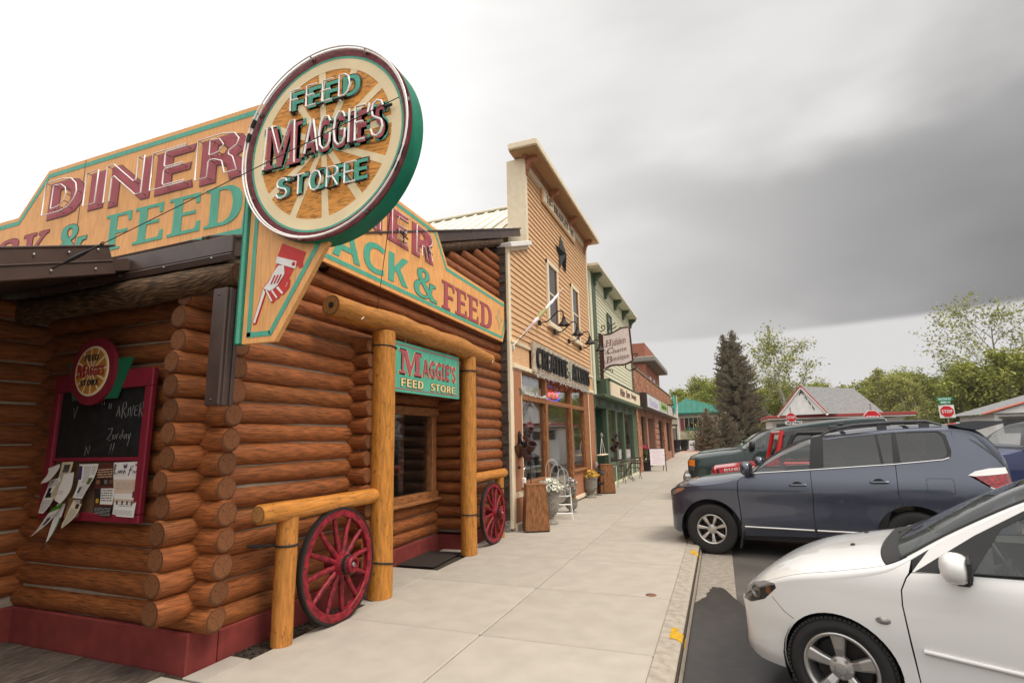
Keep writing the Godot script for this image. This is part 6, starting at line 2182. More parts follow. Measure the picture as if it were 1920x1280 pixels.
func stone_shop() -> void:
	var st := mat(lin(1.0, 0.90, 0.82), 0.9, stones_tex(), Vector3(0.38, 0.38, 0.38), true)
	var pink := mat(lin(0.38, 0.19, 0.13), 0.85, M.mottle, Vector3(1, 1, 1), true)
	var c := fthing("stone_shop", "low pebble-stone shop row with grey sign box, beyond the green shop", "building")
	bx(c, "parapet", st, Vector3(27.6, 4.15, -0.1), Vector3(21.2, 2.0, 0.4), 0.02)
	bx(c, "coping", M.stonegray, Vector3(27.6, 5.18, -0.1), Vector3(21.4, 0.08, 0.5), 0.01)
	bx(c, "side_wall", st, Vector3(38.1, 2.5, -5.2), Vector3(0.3, 5.2, 10.0))
	bx(c, "roof", M.interior, Vector3(27.6, 4.6, -5.3), Vector3(21.2, 0.2, 10.0))
	for e in [[17.75, 1.3, st], [20.95, 0.55, pink], [25.6, 2.1, pink], [31.5, 1.9, st], [37.4, 1.5, pink]]:
		bx(c, "pier", e[2], Vector3(e[0], 1.6, -0.1), Vector3(e[1], 3.2, 0.42), 0.012)
	# courses of cut stone on the middle pier
	for k in 8:
		bx(c, "stone_course", pink, Vector3(25.6 + rng.randf_range(-0.05, 0.05), 0.25 + 0.36 * k, 0.12), Vector3(2.0, 0.30, 0.08), 0.03)
	bx(c, "lintel", pink, Vector3(27.6, 3.0, -0.12), Vector3(21, 0.34, 0.36))
	for e in [[19.5, 2.3], [28.8, 3.4], [34.4, 4.0]]:
		bx(c, "pane", M.shopglass, Vector3(e[0], 1.7, -0.15), Vector3(e[1], 2.4, 0.006))
		bx(c, "kick_panel", pink, Vector3(e[0], 0.28, -0.1), Vector3(e[1], 0.52, 0.3))
		for f in [-0.5, 0.0, 0.5]:
			bx(c, "mullion", M.brown_metal, Vector3(e[0] + f * e[1], 1.7, -0.12), Vector3(0.1, 2.4, 0.1))
	bx(c, "inner_wall", M.interior, Vector3(27, 1.6, -4), Vector3(21, 3.2, 0.1))
	bx(c, "inner_floor", M.interior, Vector3(27, 0.03, -2), Vector3(21, 0.06, 4))
	bx(c, "door_leaf", mat(lin(0.25, 0.05, 0.035), 0.5), Vector3(22.0, 1.15, -0.9), Vector3(0.08, 2.2, 0.9), 0.01)
	var s := fthing("sign_box", "long grey light-box sign with lilac, green and cream panels on the stone shop", "sign")
	bx(s, "case", M.brown_metal, Vector3(27.8, 3.54, 0.35), Vector3(20.8, 0.80, 0.46), 0.01)
	bx(s, "face", mat(lin(0.62, 0.64, 0.66), 0.4), Vector3(20.3, 3.54, 0.60), Vector3(5.4, 0.66, 0.03), 0.01)
	bx(s, "face", mat(lin(0.52, 0.52, 0.50), 0.4), Vector3(25.8, 3.54, 0.60), Vector3(5.3, 0.66, 0.03), 0.01)
	bx(s, "face", mat(lin(0.60, 0.54, 0.48), 0.4), Vector3(33.6, 3.54, 0.60), Vector3(9.0, 0.66, 0.03), 0.01)
	var X := Transform3D.IDENTITY
	var lil := mat(lin(0.42, 0.36, 0.55), 0.5)
	part("lettering", s, word("Chocolates", font(false, "Droid Serif"), at2(X, 18.3, 3.32, 0.62), 3.8, 0.38, 0.01, lil, null, "", 0.0, 0.2), lil)
	var gn := mat(lin(0.22, 0.42, 0.04), 0.5)
	bx(s, "green_panel", gn, Vector3(26.0, 3.60, 0.622), Vector3(3.6, 0.42, 0.008))
	var dk := mat(lin(0.06, 0.10, 0.03), 0.5)
	part("lettering", s, word("Lemon Grass", font(true), at2(X, 24.4, 3.47, 0.63), 3.2, 0.24, 0.008, dk, null), dk)
	var te := thing("round_decal_sign", "round turquoise sign standing proud of the stone shop front", "sign", STREET + Vector3(0.75, 0, -33.5), 90)
	var q := MB.new()
	q.lathe([Vector2(0, 0.03), Vector2(0.72, 0.03), Vector2(0.75, 0.0), Vector2(0.72, -0.03), Vector2(0, -0.03)], Transform3D(Basis(Vector3.RIGHT, PI / 2), Vector3(0, 4.15, 0)), 28, false)
	part("disc", te, q, mat(lin(0.03, 0.36, 0.34), 0.5))
	bx(te, "bracket", M.iron, Vector3(0, 4.15, -0.3), Vector3(0.08, 0.08, 0.6))
	# taller red brick block behind
	var rb := fthing("brick_block", "taller red brick block with grey cornice behind the stone shop", "building")
	var brick := mat(lin(0.40, 0.15, 0.095), 0.85, M.mottle, Vector3(0.6, 0.6, 0.6), true)
	bx(rb, "wall", brick, Vector3(43.0, 4.0, -5.2), Vector3(11.0, 8.6, 7.0))
	bx(rb, "cornice", M.stonegray, Vector3(43.0, 8.45, -4.9), Vector3(11.8, 0.5, 8.2), 0.08)
	bx(rb, "parapet", brick, Vector3(43.0, 9.3, -5.2), Vector3(11.0, 1.3, 7.0))
	for k in 3:
		bx(rb, "window", M.darkglass, Vector3(40.0 + 3 * k, 6.2, -1.68), Vector3(1.3, 1.9, 0.04))

# ---------------------------------------------------------------- across the street and beyond
func background() -> void:
	var X := Transform3D.IDENTITY
	var groof := mat(lin(0.02, 0.17, 0.12), 0.45, M.mottle, Vector3(0.3, 0.3, 0.3))
	# office with green metal hip roof
	var o := thing("office_building", "low cream building with green metal hip roof at the street end", "building", Vector3(-3.6, 0, -90))
	var cream := mat(lin(0.72, 0.62, 0.47), 0.8, M.signpaint, Vector3(0.2, 0.2, 0.2))
	bx(o, "wall", cream, Vector3(0.6, 2.5, 0), Vector3(9.2, 5.0, 8.0))
	var q := MB.new()
	var pk := Vector3(-0.9, 7.75, 0)
	var cr := [Vector3(-4.8, 5.15, 4.8), Vector3(6.2, 5.15, 4.8), Vector3(6.2, 5.15, -4.8), Vector3(-4.8, 5.15, -4.8)]
	for k in 4:
		q.tri3(cr[k], cr[(k + 1) % 4], pk, Vector3(0, 1, 0))
	var rf := part("roof", o, q, groof)
	for k in 13:
		var f := (k + 0.5) / 13.0
		var e := MB.new()
		var base: Vector3 = cr[0].lerp(cr[1], f) + Vector3(0, 0.02, 0)
		var slope = (pk.z - cr[0].z)
		var tt = 1.0 - absf(base.x - pk.x) / (pk.x - cr[0].x if base.x < pk.x else cr[1].x - pk.x)
		e.tube([base, base + Vector3(0, (pk.y - base.y) * tt, slope * tt)], 0.045, 5)
		part("seam", rf, e, groof)
	bx(o, "eave", groof, Vector3(0.7, 5.1, 0), Vector3(11.1, 0.22, 9.7))
	var frame := mat(lin(0.02, 0.14, 0.10), 0.5)
	bx(o, "window", M.darkglass, Vector3(0.0, 3.5, 4.03), Vector3(2.6, 1.9, 0.04))
	bx(o, "window", M.darkglass, Vector3(3.9, 3.5, 4.03), Vector3(0.9, 1.9, 0.04))
	for k in 5:
		bx(o, "muntin", cream, Vector3(-1.3 + 0.65 * k, 3.5, 4.07), Vector3(0.07, 1.9, 0.05))
	for y in [4.15, 2.95]:
		bx(o, "muntin", frame, Vector3(0, y, 4.07), Vector3(2.6, 0.07, 0.05))
	bx(o, "spandrel", frame, Vector3(0, 2.75, 4.06), Vector3(2.6, 0.4, 0.04))
	var mar := mat(lin(0.26, 0.05, 0.06), 0.7)
	bx(o, "pilaster", mar, Vector3(-1.65, 3.5, 4.06), Vector3(0.55, 1.9, 0.1))
	bx(o, "pilaster", mar, Vector3(3.2, 3.5, 4.06), Vector3(0.4, 1.9, 0.1))
	bx(o, "pilaster", mar, Vector3(4.6, 3.5, 4.06), Vector3(0.4, 1.9, 0.1))
	bx(o, "base_wall", mat(lin(0.62, 0.52, 0.38), 0.8), Vector3(0.6, 1.3, 4.04), Vector3(9.2, 1.4, 0.1))
	# white gabled ice cream stand with grey shingle roof
	var w := thing("gabled_store", "white gabled store with grey roof and red eave band across the street", "building", Vector3(13.7 * 0.483, 0.889, -80.0 * 0.483))
	w.scale = Vector3.ONE * 0.483
	var wht := mat(lin(0.86, 0.84, 0.80), 0.6, M.signpaint, Vector3(0.2, 0.2, 0.2))
	var redb := mat(lin(0.34, 0.06, 0.05), 0.6)
	var shing := detail(mat(lin(0.36, 0.36, 0.36), 0.95, noise_tex(0.12, gray(0.7), gray(1.0), 101, 256, 3), Vector3(0.8, 0.8, 0.8)), M.mottle, Vector3(0.3, 0.3, 0.3))
	bx(w, "wall", wht, Vector3(0.0, 0.65, -2.0), Vector3(14.5, 5.5, 9.0))
	bx(w, "eave_band", redb, Vector3(0.1, 3.85, -1.4), Vector3(16.0, 0.36, 12.2), 0.03)
	bx(w, "eave_edge", wht, Vector3(0.1, 3.60, -1.4), Vector3(15.8, 0.16, 12.0), 0.03)
	# gable faces the road and the shops: ridge runs away from the left gable
	var g := MB.new()
	var A := Vector3(-6.6, 4.03, 4.6)
	var B := Vector3(-1.3, 4.03, 6.0)
	var P := Vector3(-3.75, 7.55, 5.3)
	var R := Vector3(3.6, 7.55, -2.6)
	var C := Vector3(6.6, 4.03, -1.8)
	var D := Vector3(0.6, 4.03, -6.0)
	g.tri3(A, B, P, Vector3(0, 0, 1))
	part("gable", w, g, wht)
	g = MB.new()
	g.quad(B, C, R, P, Vector3(0.6, 0.6, 0.5).normalized())
	g.quad(A, P, R, D, Vector3(-0.6, 0.6, -0.2).normalized())
	g.tri3(C, D, R, Vector3(0.5, 0.5, -0.7))
	part("roof", w, g, shing)
	for e in [[A, P], [B, P]]:
		var t := MB.new()
		t.tube([e[0] + Vector3(0, 0.05, 0.1), e[1] + Vector3(0, 0.08, 0.1)], 0.10, 4)
		part("rake_trim", w, t, redb)
		t = MB.new()
		t.tube([e[0] + Vector3(0, -0.16, 0.1), e[1] + Vector3(0, -0.18, 0.1)], 0.13, 4)
		part("rake_board", w, t, wht)
	for sd in 2:
		for k in 4:
			var e0: Vector3 = (A if sd == 0 else B)
			var f0 := 0.20 + 0.17 * k
			var t := MB.new()
			var base := P + Vector3(0, -0.75, 0.04)
			var low := e0.lerp(P, 0.0) + Vector3(1.35 if sd == 0 else -1.2, 0.15, 0.06)
			var a := low.lerp(base, f0 - 0.12 + 0.08 * k)
			var b := low.lerp(base, f0 + 0.06 + 0.08 * k)
			var up := Vector3(0, 0.30, 0)
			var ox := Vector3(0.0, 0, 0.05)
			t.quad(a + ox, b + ox, b + up + ox, a + up + ox, Vector3(0, 0, 1))
			part("window", w, t, M.black)
	for k in 6:
		bx(w, "window", M.darkglass, Vector3(-6.0 + 2.2 * k, 2.3, 2.55), Vector3(1.4, 1.4, 0.06))
	bx(w, "notice_board", wht, Vector3(-4.9, 3.1, 4.75), Vector3(1.9, 0.45, 0.06))
	part("lettering", w, word("967-1467", font(true), at2(X, -5.7, 2.95, 4.79), 1.6, 0.3, 0.02, M.black, null), M.black)
	for k in 4:
		bx(w, "vent_slot", M.black, Vector3(0.1 + 0.35 * k, 3.12, 2.56), Vector3(0.22, 0.34, 0.05))
	# low white building at the right edge
	var r := thing("low_store", "low white building with red roof edge and timber gable at far right", "building", Vector3(27.2, 0, -60.5))
	bx(r, "wall", wht, Vector3(0, 1.5, 0), Vector3(10.6, 3.0, 7.0))
	g = MB.new()
	var ga := [Vector3(-5.9, 3.05, 3.9), Vector3(5.9, 3.05, 3.9), Vector3(0, 4.75, 3.9)]
	g.tri3(ga[0], ga[1], ga[2], Vector3(0, 0, 1))
	part("gable", r, g, wht)
	g = MB.new()
	for s in [-1.0, 1.0]:
		g.quad(Vector3(s * 6.2, 3.02, 4.2), Vector3(0, 4.85, 4.2), Vector3(0, 4.85, -4), Vector3(s * 6.2, 3.02, -4), Vector3(s * 0.3, 1, 0).normalized())
	part("roof", r, g, shing)
	for s in [-1.0, 1.0]:
		var t := MB.new()
		t.tube([Vector3(s * 6.3, 3.0, 4.2), Vector3(0, 4.9, 4.2)], 0.11, 4)
		part("rake_trim", r, t, mat(lin(0.42, 0.12, 0.08), 0.6))
		t = MB.new()
		t.tube([Vector3(s * 1.6, 3.2, 4.0), Vector3(s * 0.2, 4.5, 4.0)], 0.07, 4)
		part("brace", r, t, M.brown_metal)
	bx(r, "window", M.darkglass, Vector3(-3.2, 2.0, 3.53), Vector3(3.2, 1.2, 0.05))
	bx(r, "awning", M.brown_metal, Vector3(-3.2, 2.72, 3.8), Vector3(3.6, 0.10, 0.6))
	street_signs()
	# hedge, flagpole, kiosk, barrel pots
	var hg := MB.new()
	leaf_cloud(hg, Vector3(-1.3, 0.75, -73.5), Vector3(4.6, 0.75, 1.3), 3400, 0.14, 61, false, 0.5, 1.3)
	var hm := mat(lin(0.085, 0.13, 0.03), 0.8)
	solo("hedge", "clipped green hedge in front of the low cream building", "hedge", [[hg, hm]])
	var fp := thing("flagpole", "white flagpole with limp flag by the green barrel pots at the far corner", "flagpole", Vector3(-4.46, 0, -65.9))
	q = MB.new()
	q.tube([Vector3(0, 0, 0), Vector3(-0.02, 3.2, 0), Vector3(0.03, 6.5, 0)], [0.07, 0.055, 0.035], 8)
	part("pole", fp, q, M.white)
	q = MB.new()
	q.quad(Vector3(0, 5.1, 0.02), Vector3(-0.75, 4.3, 0.1), Vector3(-0.62, 4.0, 0.0), Vector3(0, 4.5, -0.02))
	q.quad(Vector3(-0.75, 4.3, 0.1), Vector3(-0.95, 3.95, 0.0), Vector3(-0.7, 3.75, 0.06), Vector3(-0.62, 4.0, 0.0))
	part("flag", fp, q, M.white)
	q = MB.new()
	q.lathe([Vector2(0, 6.5), Vector2(0.07, 6.56), Vector2(0, 6.64)], X, 8)
	part("finial", fp, q, M.stonegray)
	var ks := thing("notice_kiosk", "dark roofed notice kiosk beside the flagpole at the far corner", "kiosk", Vector3(-5.15, 0, -66.6))
	bx(ks, "post", M.brown_metal, Vector3(-0.36, 1.5, 0), Vector3(0.12, 3.0, 0.12))
	bx(ks, "post", M.brown_metal, Vector3(0.36, 1.5, 0), Vector3(0.12, 3.0, 0.12))
	bx(ks, "panel", M.stonegray, Vector3(0, 1.9, 0.02), Vector3(0.62, 1.5, 0.06))
	bx(ks, "hood", M.brown_metal, Vector3(0, 3.05, 0), Vector3(1.1, 0.22, 0.7), 0.05)
	for e in [[Vector3(-4.80, 0, -65.2), "black ribbed barrel pot at the far corner, in front"], [Vector3(-4.25, 0, -67.6), "black ribbed barrel pot at the far corner, behind the other"]]:
		var bp := thing("barrel_pot", e[1], "pot", e[0], 0, "black barrel pots")
		q = MB.new()
		q.lathe([Vector2(0, 0), Vector2(0.42, 0), Vector2(0.46, 0.12), Vector2(0.38, 0.3), Vector2(0.40, 0.5), Vector2(0.5, 0.9), Vector2(0.52, 1.15), Vector2(0.58, 1.22), Vector2(0.58, 1.32), Vector2(0.48, 1.32), Vector2(0, 1.2)], X, 20, false)
		part("pot", bp, q, M.black)
	var sw := thing("sandwich_board", "white sandwich board leaning on the far brick paving", "sign board", Vector3(-3.1, 0, -66.5), -20)
	bx(sw, "panel", wht, Vector3(0, 0.62, 0.2), Vector3(0.7, 1.2, 0.03), 0.0, Basis(Vector3.RIGHT, -0.25))
	bx(sw, "panel", wht, Vector3(0, 0.62, -0.2), Vector3(0.7, 1.2, 0.03), 0.0, Basis(Vector3.RIGHT, 0.25))
	part("lettering", sw, word("SALE", font(true), Transform3D(Basis(Vector3.RIGHT, -0.25), Vector3(-0.25, 0.6, 0.225)), 0.5, 0.25, 0.01, M.black, null), M.black)
	var wm := thing("newspaper_box", "small white box on a stand beyond the stone shop corner", "newspaper box", Vector3(-5.6, 0, -62.5))
	bx(wm, "box", wht, Vector3(0, 1.05, 0), Vector3(0.6, 0.7, 0.5), 0.03)
	bx(wm, "stand", M.iron, Vector3(0, 0.35, 0), Vector3(0.4, 0.7, 0.4))

func octagon(r: float) -> PackedVector2Array:
	var o := PackedVector2Array()
	for k in 8:
		o.append(Vector2(cos(TAU * (k + 0.5) / 8), sin(TAU * (k + 0.5) / 8)) * r)
	return o

func street_signs() -> void:
	var X := Transform3D.IDENTITY
	var red := mat(lin(0.55, 0.015, 0.025), 0.5)
	var f := font(true)
	for e in [[Vector3(6.93, -0.13, -30.2), 2.52, 0.39, "nearest red stop sign showing over the blue car's roof", 6.0], [Vector3(13.7, -0.13, -41.8), 3.05, 0.40, "red stop sign on a white backing board under the green street plates", -4.0], [Vector3(3.76, -0.13, -33.0), 2.74, 0.265, "faded red stop sign before the white gabled store", 0.0]]:
		var s := thing("stop_sign", e[3], "stop sign", e[0], e[4], "red stop signs")
		var y: float = e[1]
		var r: float = e[2]
		var q := MB.new()
		q.tube([Vector3(0, 0, -0.04), Vector3(0, y + r + 0.3, -0.04)], 0.035, 6)
		part("post", s, q, M.steel)
		if e[4] < 0.0:
			bx(s, "backing", M.white, Vector3(0, y, 0.0), Vector3(r * 2.0, r * 2.05, 0.02))
		q = MB.new()
		q.poly(octagon(r), 0.02, at2(X, 0, y, 0.03))
		part("rim", s, q, M.white)
		q = MB.new()
		q.poly(octagon(r * 0.93), 0.005, at2(X, 0, y, 0.037))
		part("face", s, q, red)
		part("lettering", s, word("STOP", f, at2(X, -r * 0.68, y - r * 0.26, 0.04), r * 1.36, r * 0.52, 0.008, M.white, null), M.white)
	var g := thing("street_name_sign", "two green street name plates above the stop sign at right", "street sign", Vector3(13.7, 0, -41.8))
	var gm := mat(lin(0.0, 0.28, 0.15), 0.5)
	for e in [[3.72, 0.16, 0.0], [3.50, 0.10, 0.5]]:
		var b := Basis(Vector3.UP, e[2])
		var q := MB.new()
		q.box(Vector3(0, e[0], -0.03), Vector3(0.82, 0.20, 0.02), b, 0.006)
		part("plate", g, q, gm)
		part("lettering", g, word("BALSAM AV" if e[2] == 0.0 else "BURNT ST", f, Transform3D(b, Vector3(0, e[0], -0.03)) * at2(X, -0.33, -0.06, 0.014), 0.66, 0.12, 0.006, M.white, null), M.white)

# ---------------------------------------------------------------- trees
func leaf_mesh(pos: PackedVector3Array, size: float, sd: int, lo: float, hi: float, warm := 0.12) -> MB:
	# one small bent leaf spray on every point
	var b := MB.new()
	var r := RandomNumberGenerator.new()
	r.seed = sd
	for p in pos:
		var k := r.randf_range(lo, hi)
		b.color = Color(k * (1.0 + r.randf_range(-warm, warm)), k, k * (1.0 + r.randf_range(-warm, warm)))
		var bs := Basis(Vector3(r.randfn(), r.randfn(), r.randfn()).normalized(), r.randf() * TAU)
		var s := size * r.randf_range(0.6, 1.3)
		var i := b.vert(p - bs.x * s, bs.y, Vector2.ZERO)
		b.vert(p - bs.z * s * 0.55 + bs.y * s * 0.15, (bs.y - bs.z * 0.3).normalized(), Vector2.ZERO)
		b.vert(p + bs.x * s, bs.y, Vector2.ZERO)
		b.vert(p + bs.z * s * 0.55 + bs.y * s * 0.15, (bs.y + bs.z * 0.3).normalized(), Vector2.ZERO)
		b.tri(i, i + 1, i + 2)
		b.tri(i, i + 2, i + 3)
	return b

func branch(b: MB, a: Vector3, d: Vector3, ln: float, r: float, depth: int, rg: RandomNumberGenerator, tips: PackedVector3Array, spread: float, leafy: float, per: int) -> void:
	var pts := [a]
	var rad := [r]
	var p := a
	var dd := d
	for k in 4:
		dd = (dd + Vector3(rg.randfn(), rg.randfn() * 0.6 + 0.25, rg.randfn()) * 0.16).normalized()
		p += dd * ln * 0.25
		pts.append(p)
		rad.append(lerpf(r, r * 0.45, (k + 1) / 4.0))
		if depth <= 1:
			for j in per:
				tips.append(p + Vector3(rg.randfn(), rg.randfn() * 0.7, rg.randfn()) * leafy)
	b.tube(pts, rad, 5 if depth > 1 else 4, false)
	if depth == 0:
		return
	var n := 3 if depth > 1 else 4
	for k in n:
		var from: Vector3 = pts[2 + (k % 3)]
		var side := Vector3(rg.randfn(), rg.randfn() * 0.5, rg.randfn()).normalized()
		var nd := (dd * (1.0 - spread) + side * spread + Vector3(0, 0.12, 0)).normalized()
		branch(b, from, nd, ln * rg.randf_range(0.55, 0.8), r * 0.5, depth - 1, rg, tips, spread, leafy, per)

# kind: {h, trunk radius, clear stem share, limbs, spread, leaf size, leaves per node, colour, bark}
func broadleaf(called: String, label: String, at: Vector3, h: float, k: Dictionary, sd: int, group: String) -> Node3D:
	var t := thing(called, label, "tree", at, 0, group)
	var rg := RandomNumberGenerator.new()
	rg.seed = sd
	var b := MB.new()
	var tips := PackedVector3Array()
	var n := 7
	var pts := []
	var rad := []
	var p := Vector3.ZERO
	for j in n + 1:
		pts.append(p)
		rad.append(lerpf(k.r, k.r * 0.2, float(j) / n))
		p += Vector3(rg.randfn() * 0.012 * h, h * 0.86 / n, rg.randfn() * 0.012 * h)
	b.tube(pts, rad, 8, false)
	for j in k.limbs:
		var f: float = lerpf(k.clear, 0.98, pow((j + 0.5) / k.limbs, 0.9))
		var ip := int(f * n)
		var base: Vector3 = pts[ip].lerp(pts[mini(ip + 1, n)], f * n - ip)
		var az = j * 2.4 + rg.randf()
		var up: float = lerpf(k.up0, k.up1, f)
		var d := Vector3(cos(az), up, sin(az)).normalized()
		var ln: float = h * k.reach * lerpf(1.0, 0.45, (f - k.clear) / (1.0 - k.clear)) * rg.randf_range(0.75, 1.2)
		branch(b, base, d, ln, k.r * 0.34 * (1.0 - 0.5 * f), 2, rg, tips, k.spread, k.leafy * h, k.per)
	part("trunk", t, b, k.bark)
	var m: StandardMaterial3D = k.leaf
	part("crown", t, leaf_mesh(tips, k.size, sd + 1, 0.55, 1.35), m)
	return t

func spruce(called: String, label: String, at: Vector3, h: float, w: float, sd: int, dens: float, tops := 1) -> Node3D:
	var t := thing(called, label, "tree", at, 0, "spruce trees")
	var rg := RandomNumberGenerator.new()
	rg.seed = sd
	var b := MB.new()
	var c := MB.new()
	for top in tops:
		var off := Vector3(0, 0, 0) if top == 0 else Vector3(-1.1, 0, 0.3)
		var hh := h if top == 0 else h * 0.965
		b.tube([off * 0.2, off * 0.6 + Vector3(0, hh * 0.5, 0), off + Vector3(0, hh, 0)], [h * 0.022, h * 0.014, 0.02], 7, false)
		var whorls := int(44 * dens)
		for k in whorls:
			var f := pow((k + 0.5) / whorls, 0.85)
			if top == 1 and f < 0.55:
				continue
			var y := hh * lerpf(0.03, 0.99, f)
			var rr := w * pow(1.0 - f, 0.62) * (1.0 if top == 0 else 0.75) + 0.12
			if f < 0.12:
				rr *= 0.85
			var nb := int(lerpf(15, 5, f))
			for j in nb:
				var az := rg.randf() * TAU
				var ln := rr * rg.randf_range(0.72, 1.12)
				var dirh := Vector3(cos(az), 0, sin(az))
				var base := off * clampf(f * 1.3, 0, 1) + Vector3(0, y, 0)
				var seg := maxi(int(ln / 0.26), 2)
				var tone := rg.randf_range(0.65, 1.25)
				var br := rg.randf()
				for s in range(int(seg * 0.22), seg + 1):
					var g := float(s) / seg
					var p := base + dirh * ln * g + Vector3(0, -0.22 * ln * sin(g * 2.3) + 0.16 * ln * g * g, 0)
					var wd := 0.34 * (1.0 - g * 0.45) * clampf(ln, 0.4, 1.6)
					var side := Vector3(-dirh.z, 0, dirh.x)
					for q in 4:
						var sgn := -1.0 if q % 2 == 0 else 1.0
						c.color = Color(tone * (1.0 + 0.25 * br), tone, tone * (1.0 - 0.1 * br)) * rg.randf_range(0.75, 1.25)
						var tip := p + side * sgn * wd * rg.randf_range(0.5, 1.1) + dirh * wd * rg.randf_range(0.2, 0.8) + Vector3(0, rg.randf_range(-0.22, 0.08) * wd - 0.02, 0)
						var e := (dirh * 0.05 + Vector3(0, 0.085, 0)) * rg.randf_range(0.7, 1.4)
						c.quad(p - e, tip - e * 0.35, tip + e * 0.35, p + e)
	part("trunk", t, b, mat(lin(0.09, 0.06, 0.045), 0.95))
	part("crown", t, c, M.spruceleaf)
	return t

func trees() -> void:
	M.spruceleaf = mat(lin(0.235, 0.205, 0.14), 0.9)
	spruce("spruce_tree", "tall dark twin-topped spruce rising behind the parked cars", Vector3(2.55, -0.1, -72), 15.2, 3.5, 71, 1.8, 2)
	spruce("spruce_tree", "small young spruce in front of the low cream building", Vector3(-1.30, -0.1, -66), 5.0, 1.6, 72, 0.6)
	spruce("spruce_tree", "bushy brownish young spruce at the foot of the tall spruce", Vector3(0.75, -0.1, -68), 4.6, 2.1, 73, 0.6)
	var bark := mat(lin(0.26, 0.22, 0.17), 0.95, M.mottle, Vector3(1, 0.3, 1))
	var pale := mat(lin(0.46, 0.43, 0.36), 0.9, M.mottle, Vector3(1, 0.3, 1))
	var lv := []
	for c in [lin(0.36, 0.36, 0.075), lin(0.31, 0.32, 0.07), lin(0.42, 0.40, 0.13), lin(0.34, 0.34, 0.11)]:
		var m := mat(c, 0.75)
		m.backlight_enabled = true
		m.backlight = Color(0.55, 0.6, 0.3)
		lv.append(m)
	var poplar := {"r": 0.20, "clear": 0.16, "limbs": 17, "up0": 0.9, "up1": 1.5, "reach": 0.26, "spread": 0.42, "leafy": 0.024, "per": 4, "size": 0.20, "leaf": lv[0], "bark": pale}
	var bush := {"r": 0.18, "clear": 0.05, "limbs": 18, "up0": 0.45, "up1": 1.2, "reach": 0.36, "spread": 0.5, "leafy": 0.034, "per": 5, "size": 0.19, "leaf": lv[1], "bark": bark}
	var aspen := {"r": 0.17, "clear": 0.18, "limbs": 16, "up0": 1.1, "up1": 1.9, "reach": 0.20, "spread": 0.36, "leafy": 0.020, "per": 4, "size": 0.15, "leaf": lv[2], "bark": pale}
	var cotton := {"r": 0.34, "clear": 0.28, "limbs": 11, "up0": 0.55, "up1": 1.1, "reach": 0.42, "spread": 0.55, "leafy": 0.034, "per": 5, "size": 0.22, "leaf": lv[3], "bark": bark}
	var T := Transform3D.IDENTITY
	# named single trees
	broadleaf("cottonwood_tree", "tall airy pale green tree beside the dark spruce", Vector3(8.4, 0, -82), 15.0, {"r": 0.28, "clear": 0.15, "limbs": 16, "up0": 0.7, "up1": 1.3, "reach": 0.34, "spread": 0.48, "leafy": 0.030, "per": 4, "size": 0.19, "leaf": lv[3], "bark": pale}, 201, "")
	broadleaf("cottonwood_tree", "big spreading tree towering over the wood at far right", Vector3(39.5, 0, -97), 19.5, cotton, 202, "")
	broadleaf("cottonwood_tree", "forked pale-trunked tree low at the right edge of the wood", Vector3(38.5, 0, -83), 9.5, {"r": 0.20, "clear": 0.2, "limbs": 9, "up0": 0.6, "up1": 1.1, "reach": 0.42, "spread": 0.5, "leafy": 0.03, "per": 3, "size": 0.17, "leaf": lv[1], "bark": pale}, 203, "")
	# the wood behind: a few grown trees, copied
	var src := []
	var kinds := [["wood_tree", bush, 10.5], ["poplar_tree", poplar, 11.5], ["aspen_tree", aspen, 11.5], ["wood_tree", bush, 9.0]]
	var rg := RandomNumberGenerator.new()
	rg.seed = 55
	var spots := []
	for row in 4:
		for k in 17:
			var f := (k + rg.randf_range(0.1, 0.9)) / 17.0
			var az := lerpf(deg_to_rad(-4.5), deg_to_rad(27.0), f)
			var dist := 92.0 + row * 9.0 + rg.randf_range(-3, 3)
			if az > deg_to_rad(14) and row == 0:
				dist -= 6.0
			spots.append([Vector3(sin(az) * dist, -0.2, -cos(az) * dist), f, row])
	var group := "trees of the spring wood beyond the street"
	var tone := ["bushy green tree in the wood", "slender poplar in the wood", "pale aspen in the wood", "low bushy tree at the wood's edge"]
	var n := 0
	for s in spots:
		var p: Vector3 = s[0]
		var pick := rg.randi() % 4
		if s[1] > 0.52 and s[1] < 0.70 and s[2] < 2:
			pick = 2
		var want = lerpf(8.8, 9.4, s[1]) + s[2] * 0.55 + rg.randf_range(-1.2, 1.2)
		if s[1] < 0.3:
			want = 9.6 + rg.randf_range(-2.0, 1.5)
		elif s[1] < 0.55:
			want = 8.4 + s[2] * 0.4 + rg.randf_range(-1.0, 1.0)
		var sc: float = want / kinds[pick][2]
		var lab: String = tone[pick] + " " + ["behind the low cream building", "behind the white gabled store", "right of the white gabled store", "at the right edge of the picture"][clampi(int(s[1] * 4.0), 0, 3)]
		var xf := Transform3D(Basis(Vector3.UP, rg.randf() * TAU).scaled(Vector3(sc * rg.randf_range(0.9, 1.2), sc, sc * rg.randf_range(0.9, 1.2))), p)
		var have = null
		for e in src:
			if e[0] == pick:
				have = e[1]
		if have == null:
			have = broadleaf(kinds[pick][0], lab, p, kinds[pick][2], kinds[pick][1], 300 + pick * 7, group)
			have.transform = xf
			have.set_meta("label", lab)
			src.append([pick, have])
		else:
			copy(have, lab, xf)
		n += 1
	# leafy undergrowth that closes the wood near the ground
	var ug := MB.new()
	for k in 26:
		var az := lerpf(deg_to_rad(-5), deg_to_rad(28), k / 25.0)
		var d := 89.0 + 4.0 * sin(k * 1.9)
		leaf_cloud(ug, Vector3(sin(az) * d, 1.6, -cos(az) * d), Vector3(2.6, 2.4, 2.0), 560, 0.26, 500 + k, false, 0.5, 1.3)
	var um := solo("undergrowth", "dense leafy shrubs filling the foot of the wood", "undergrowth", [[ug, lv[1]]])
	um.set_meta("kind", "stuff")
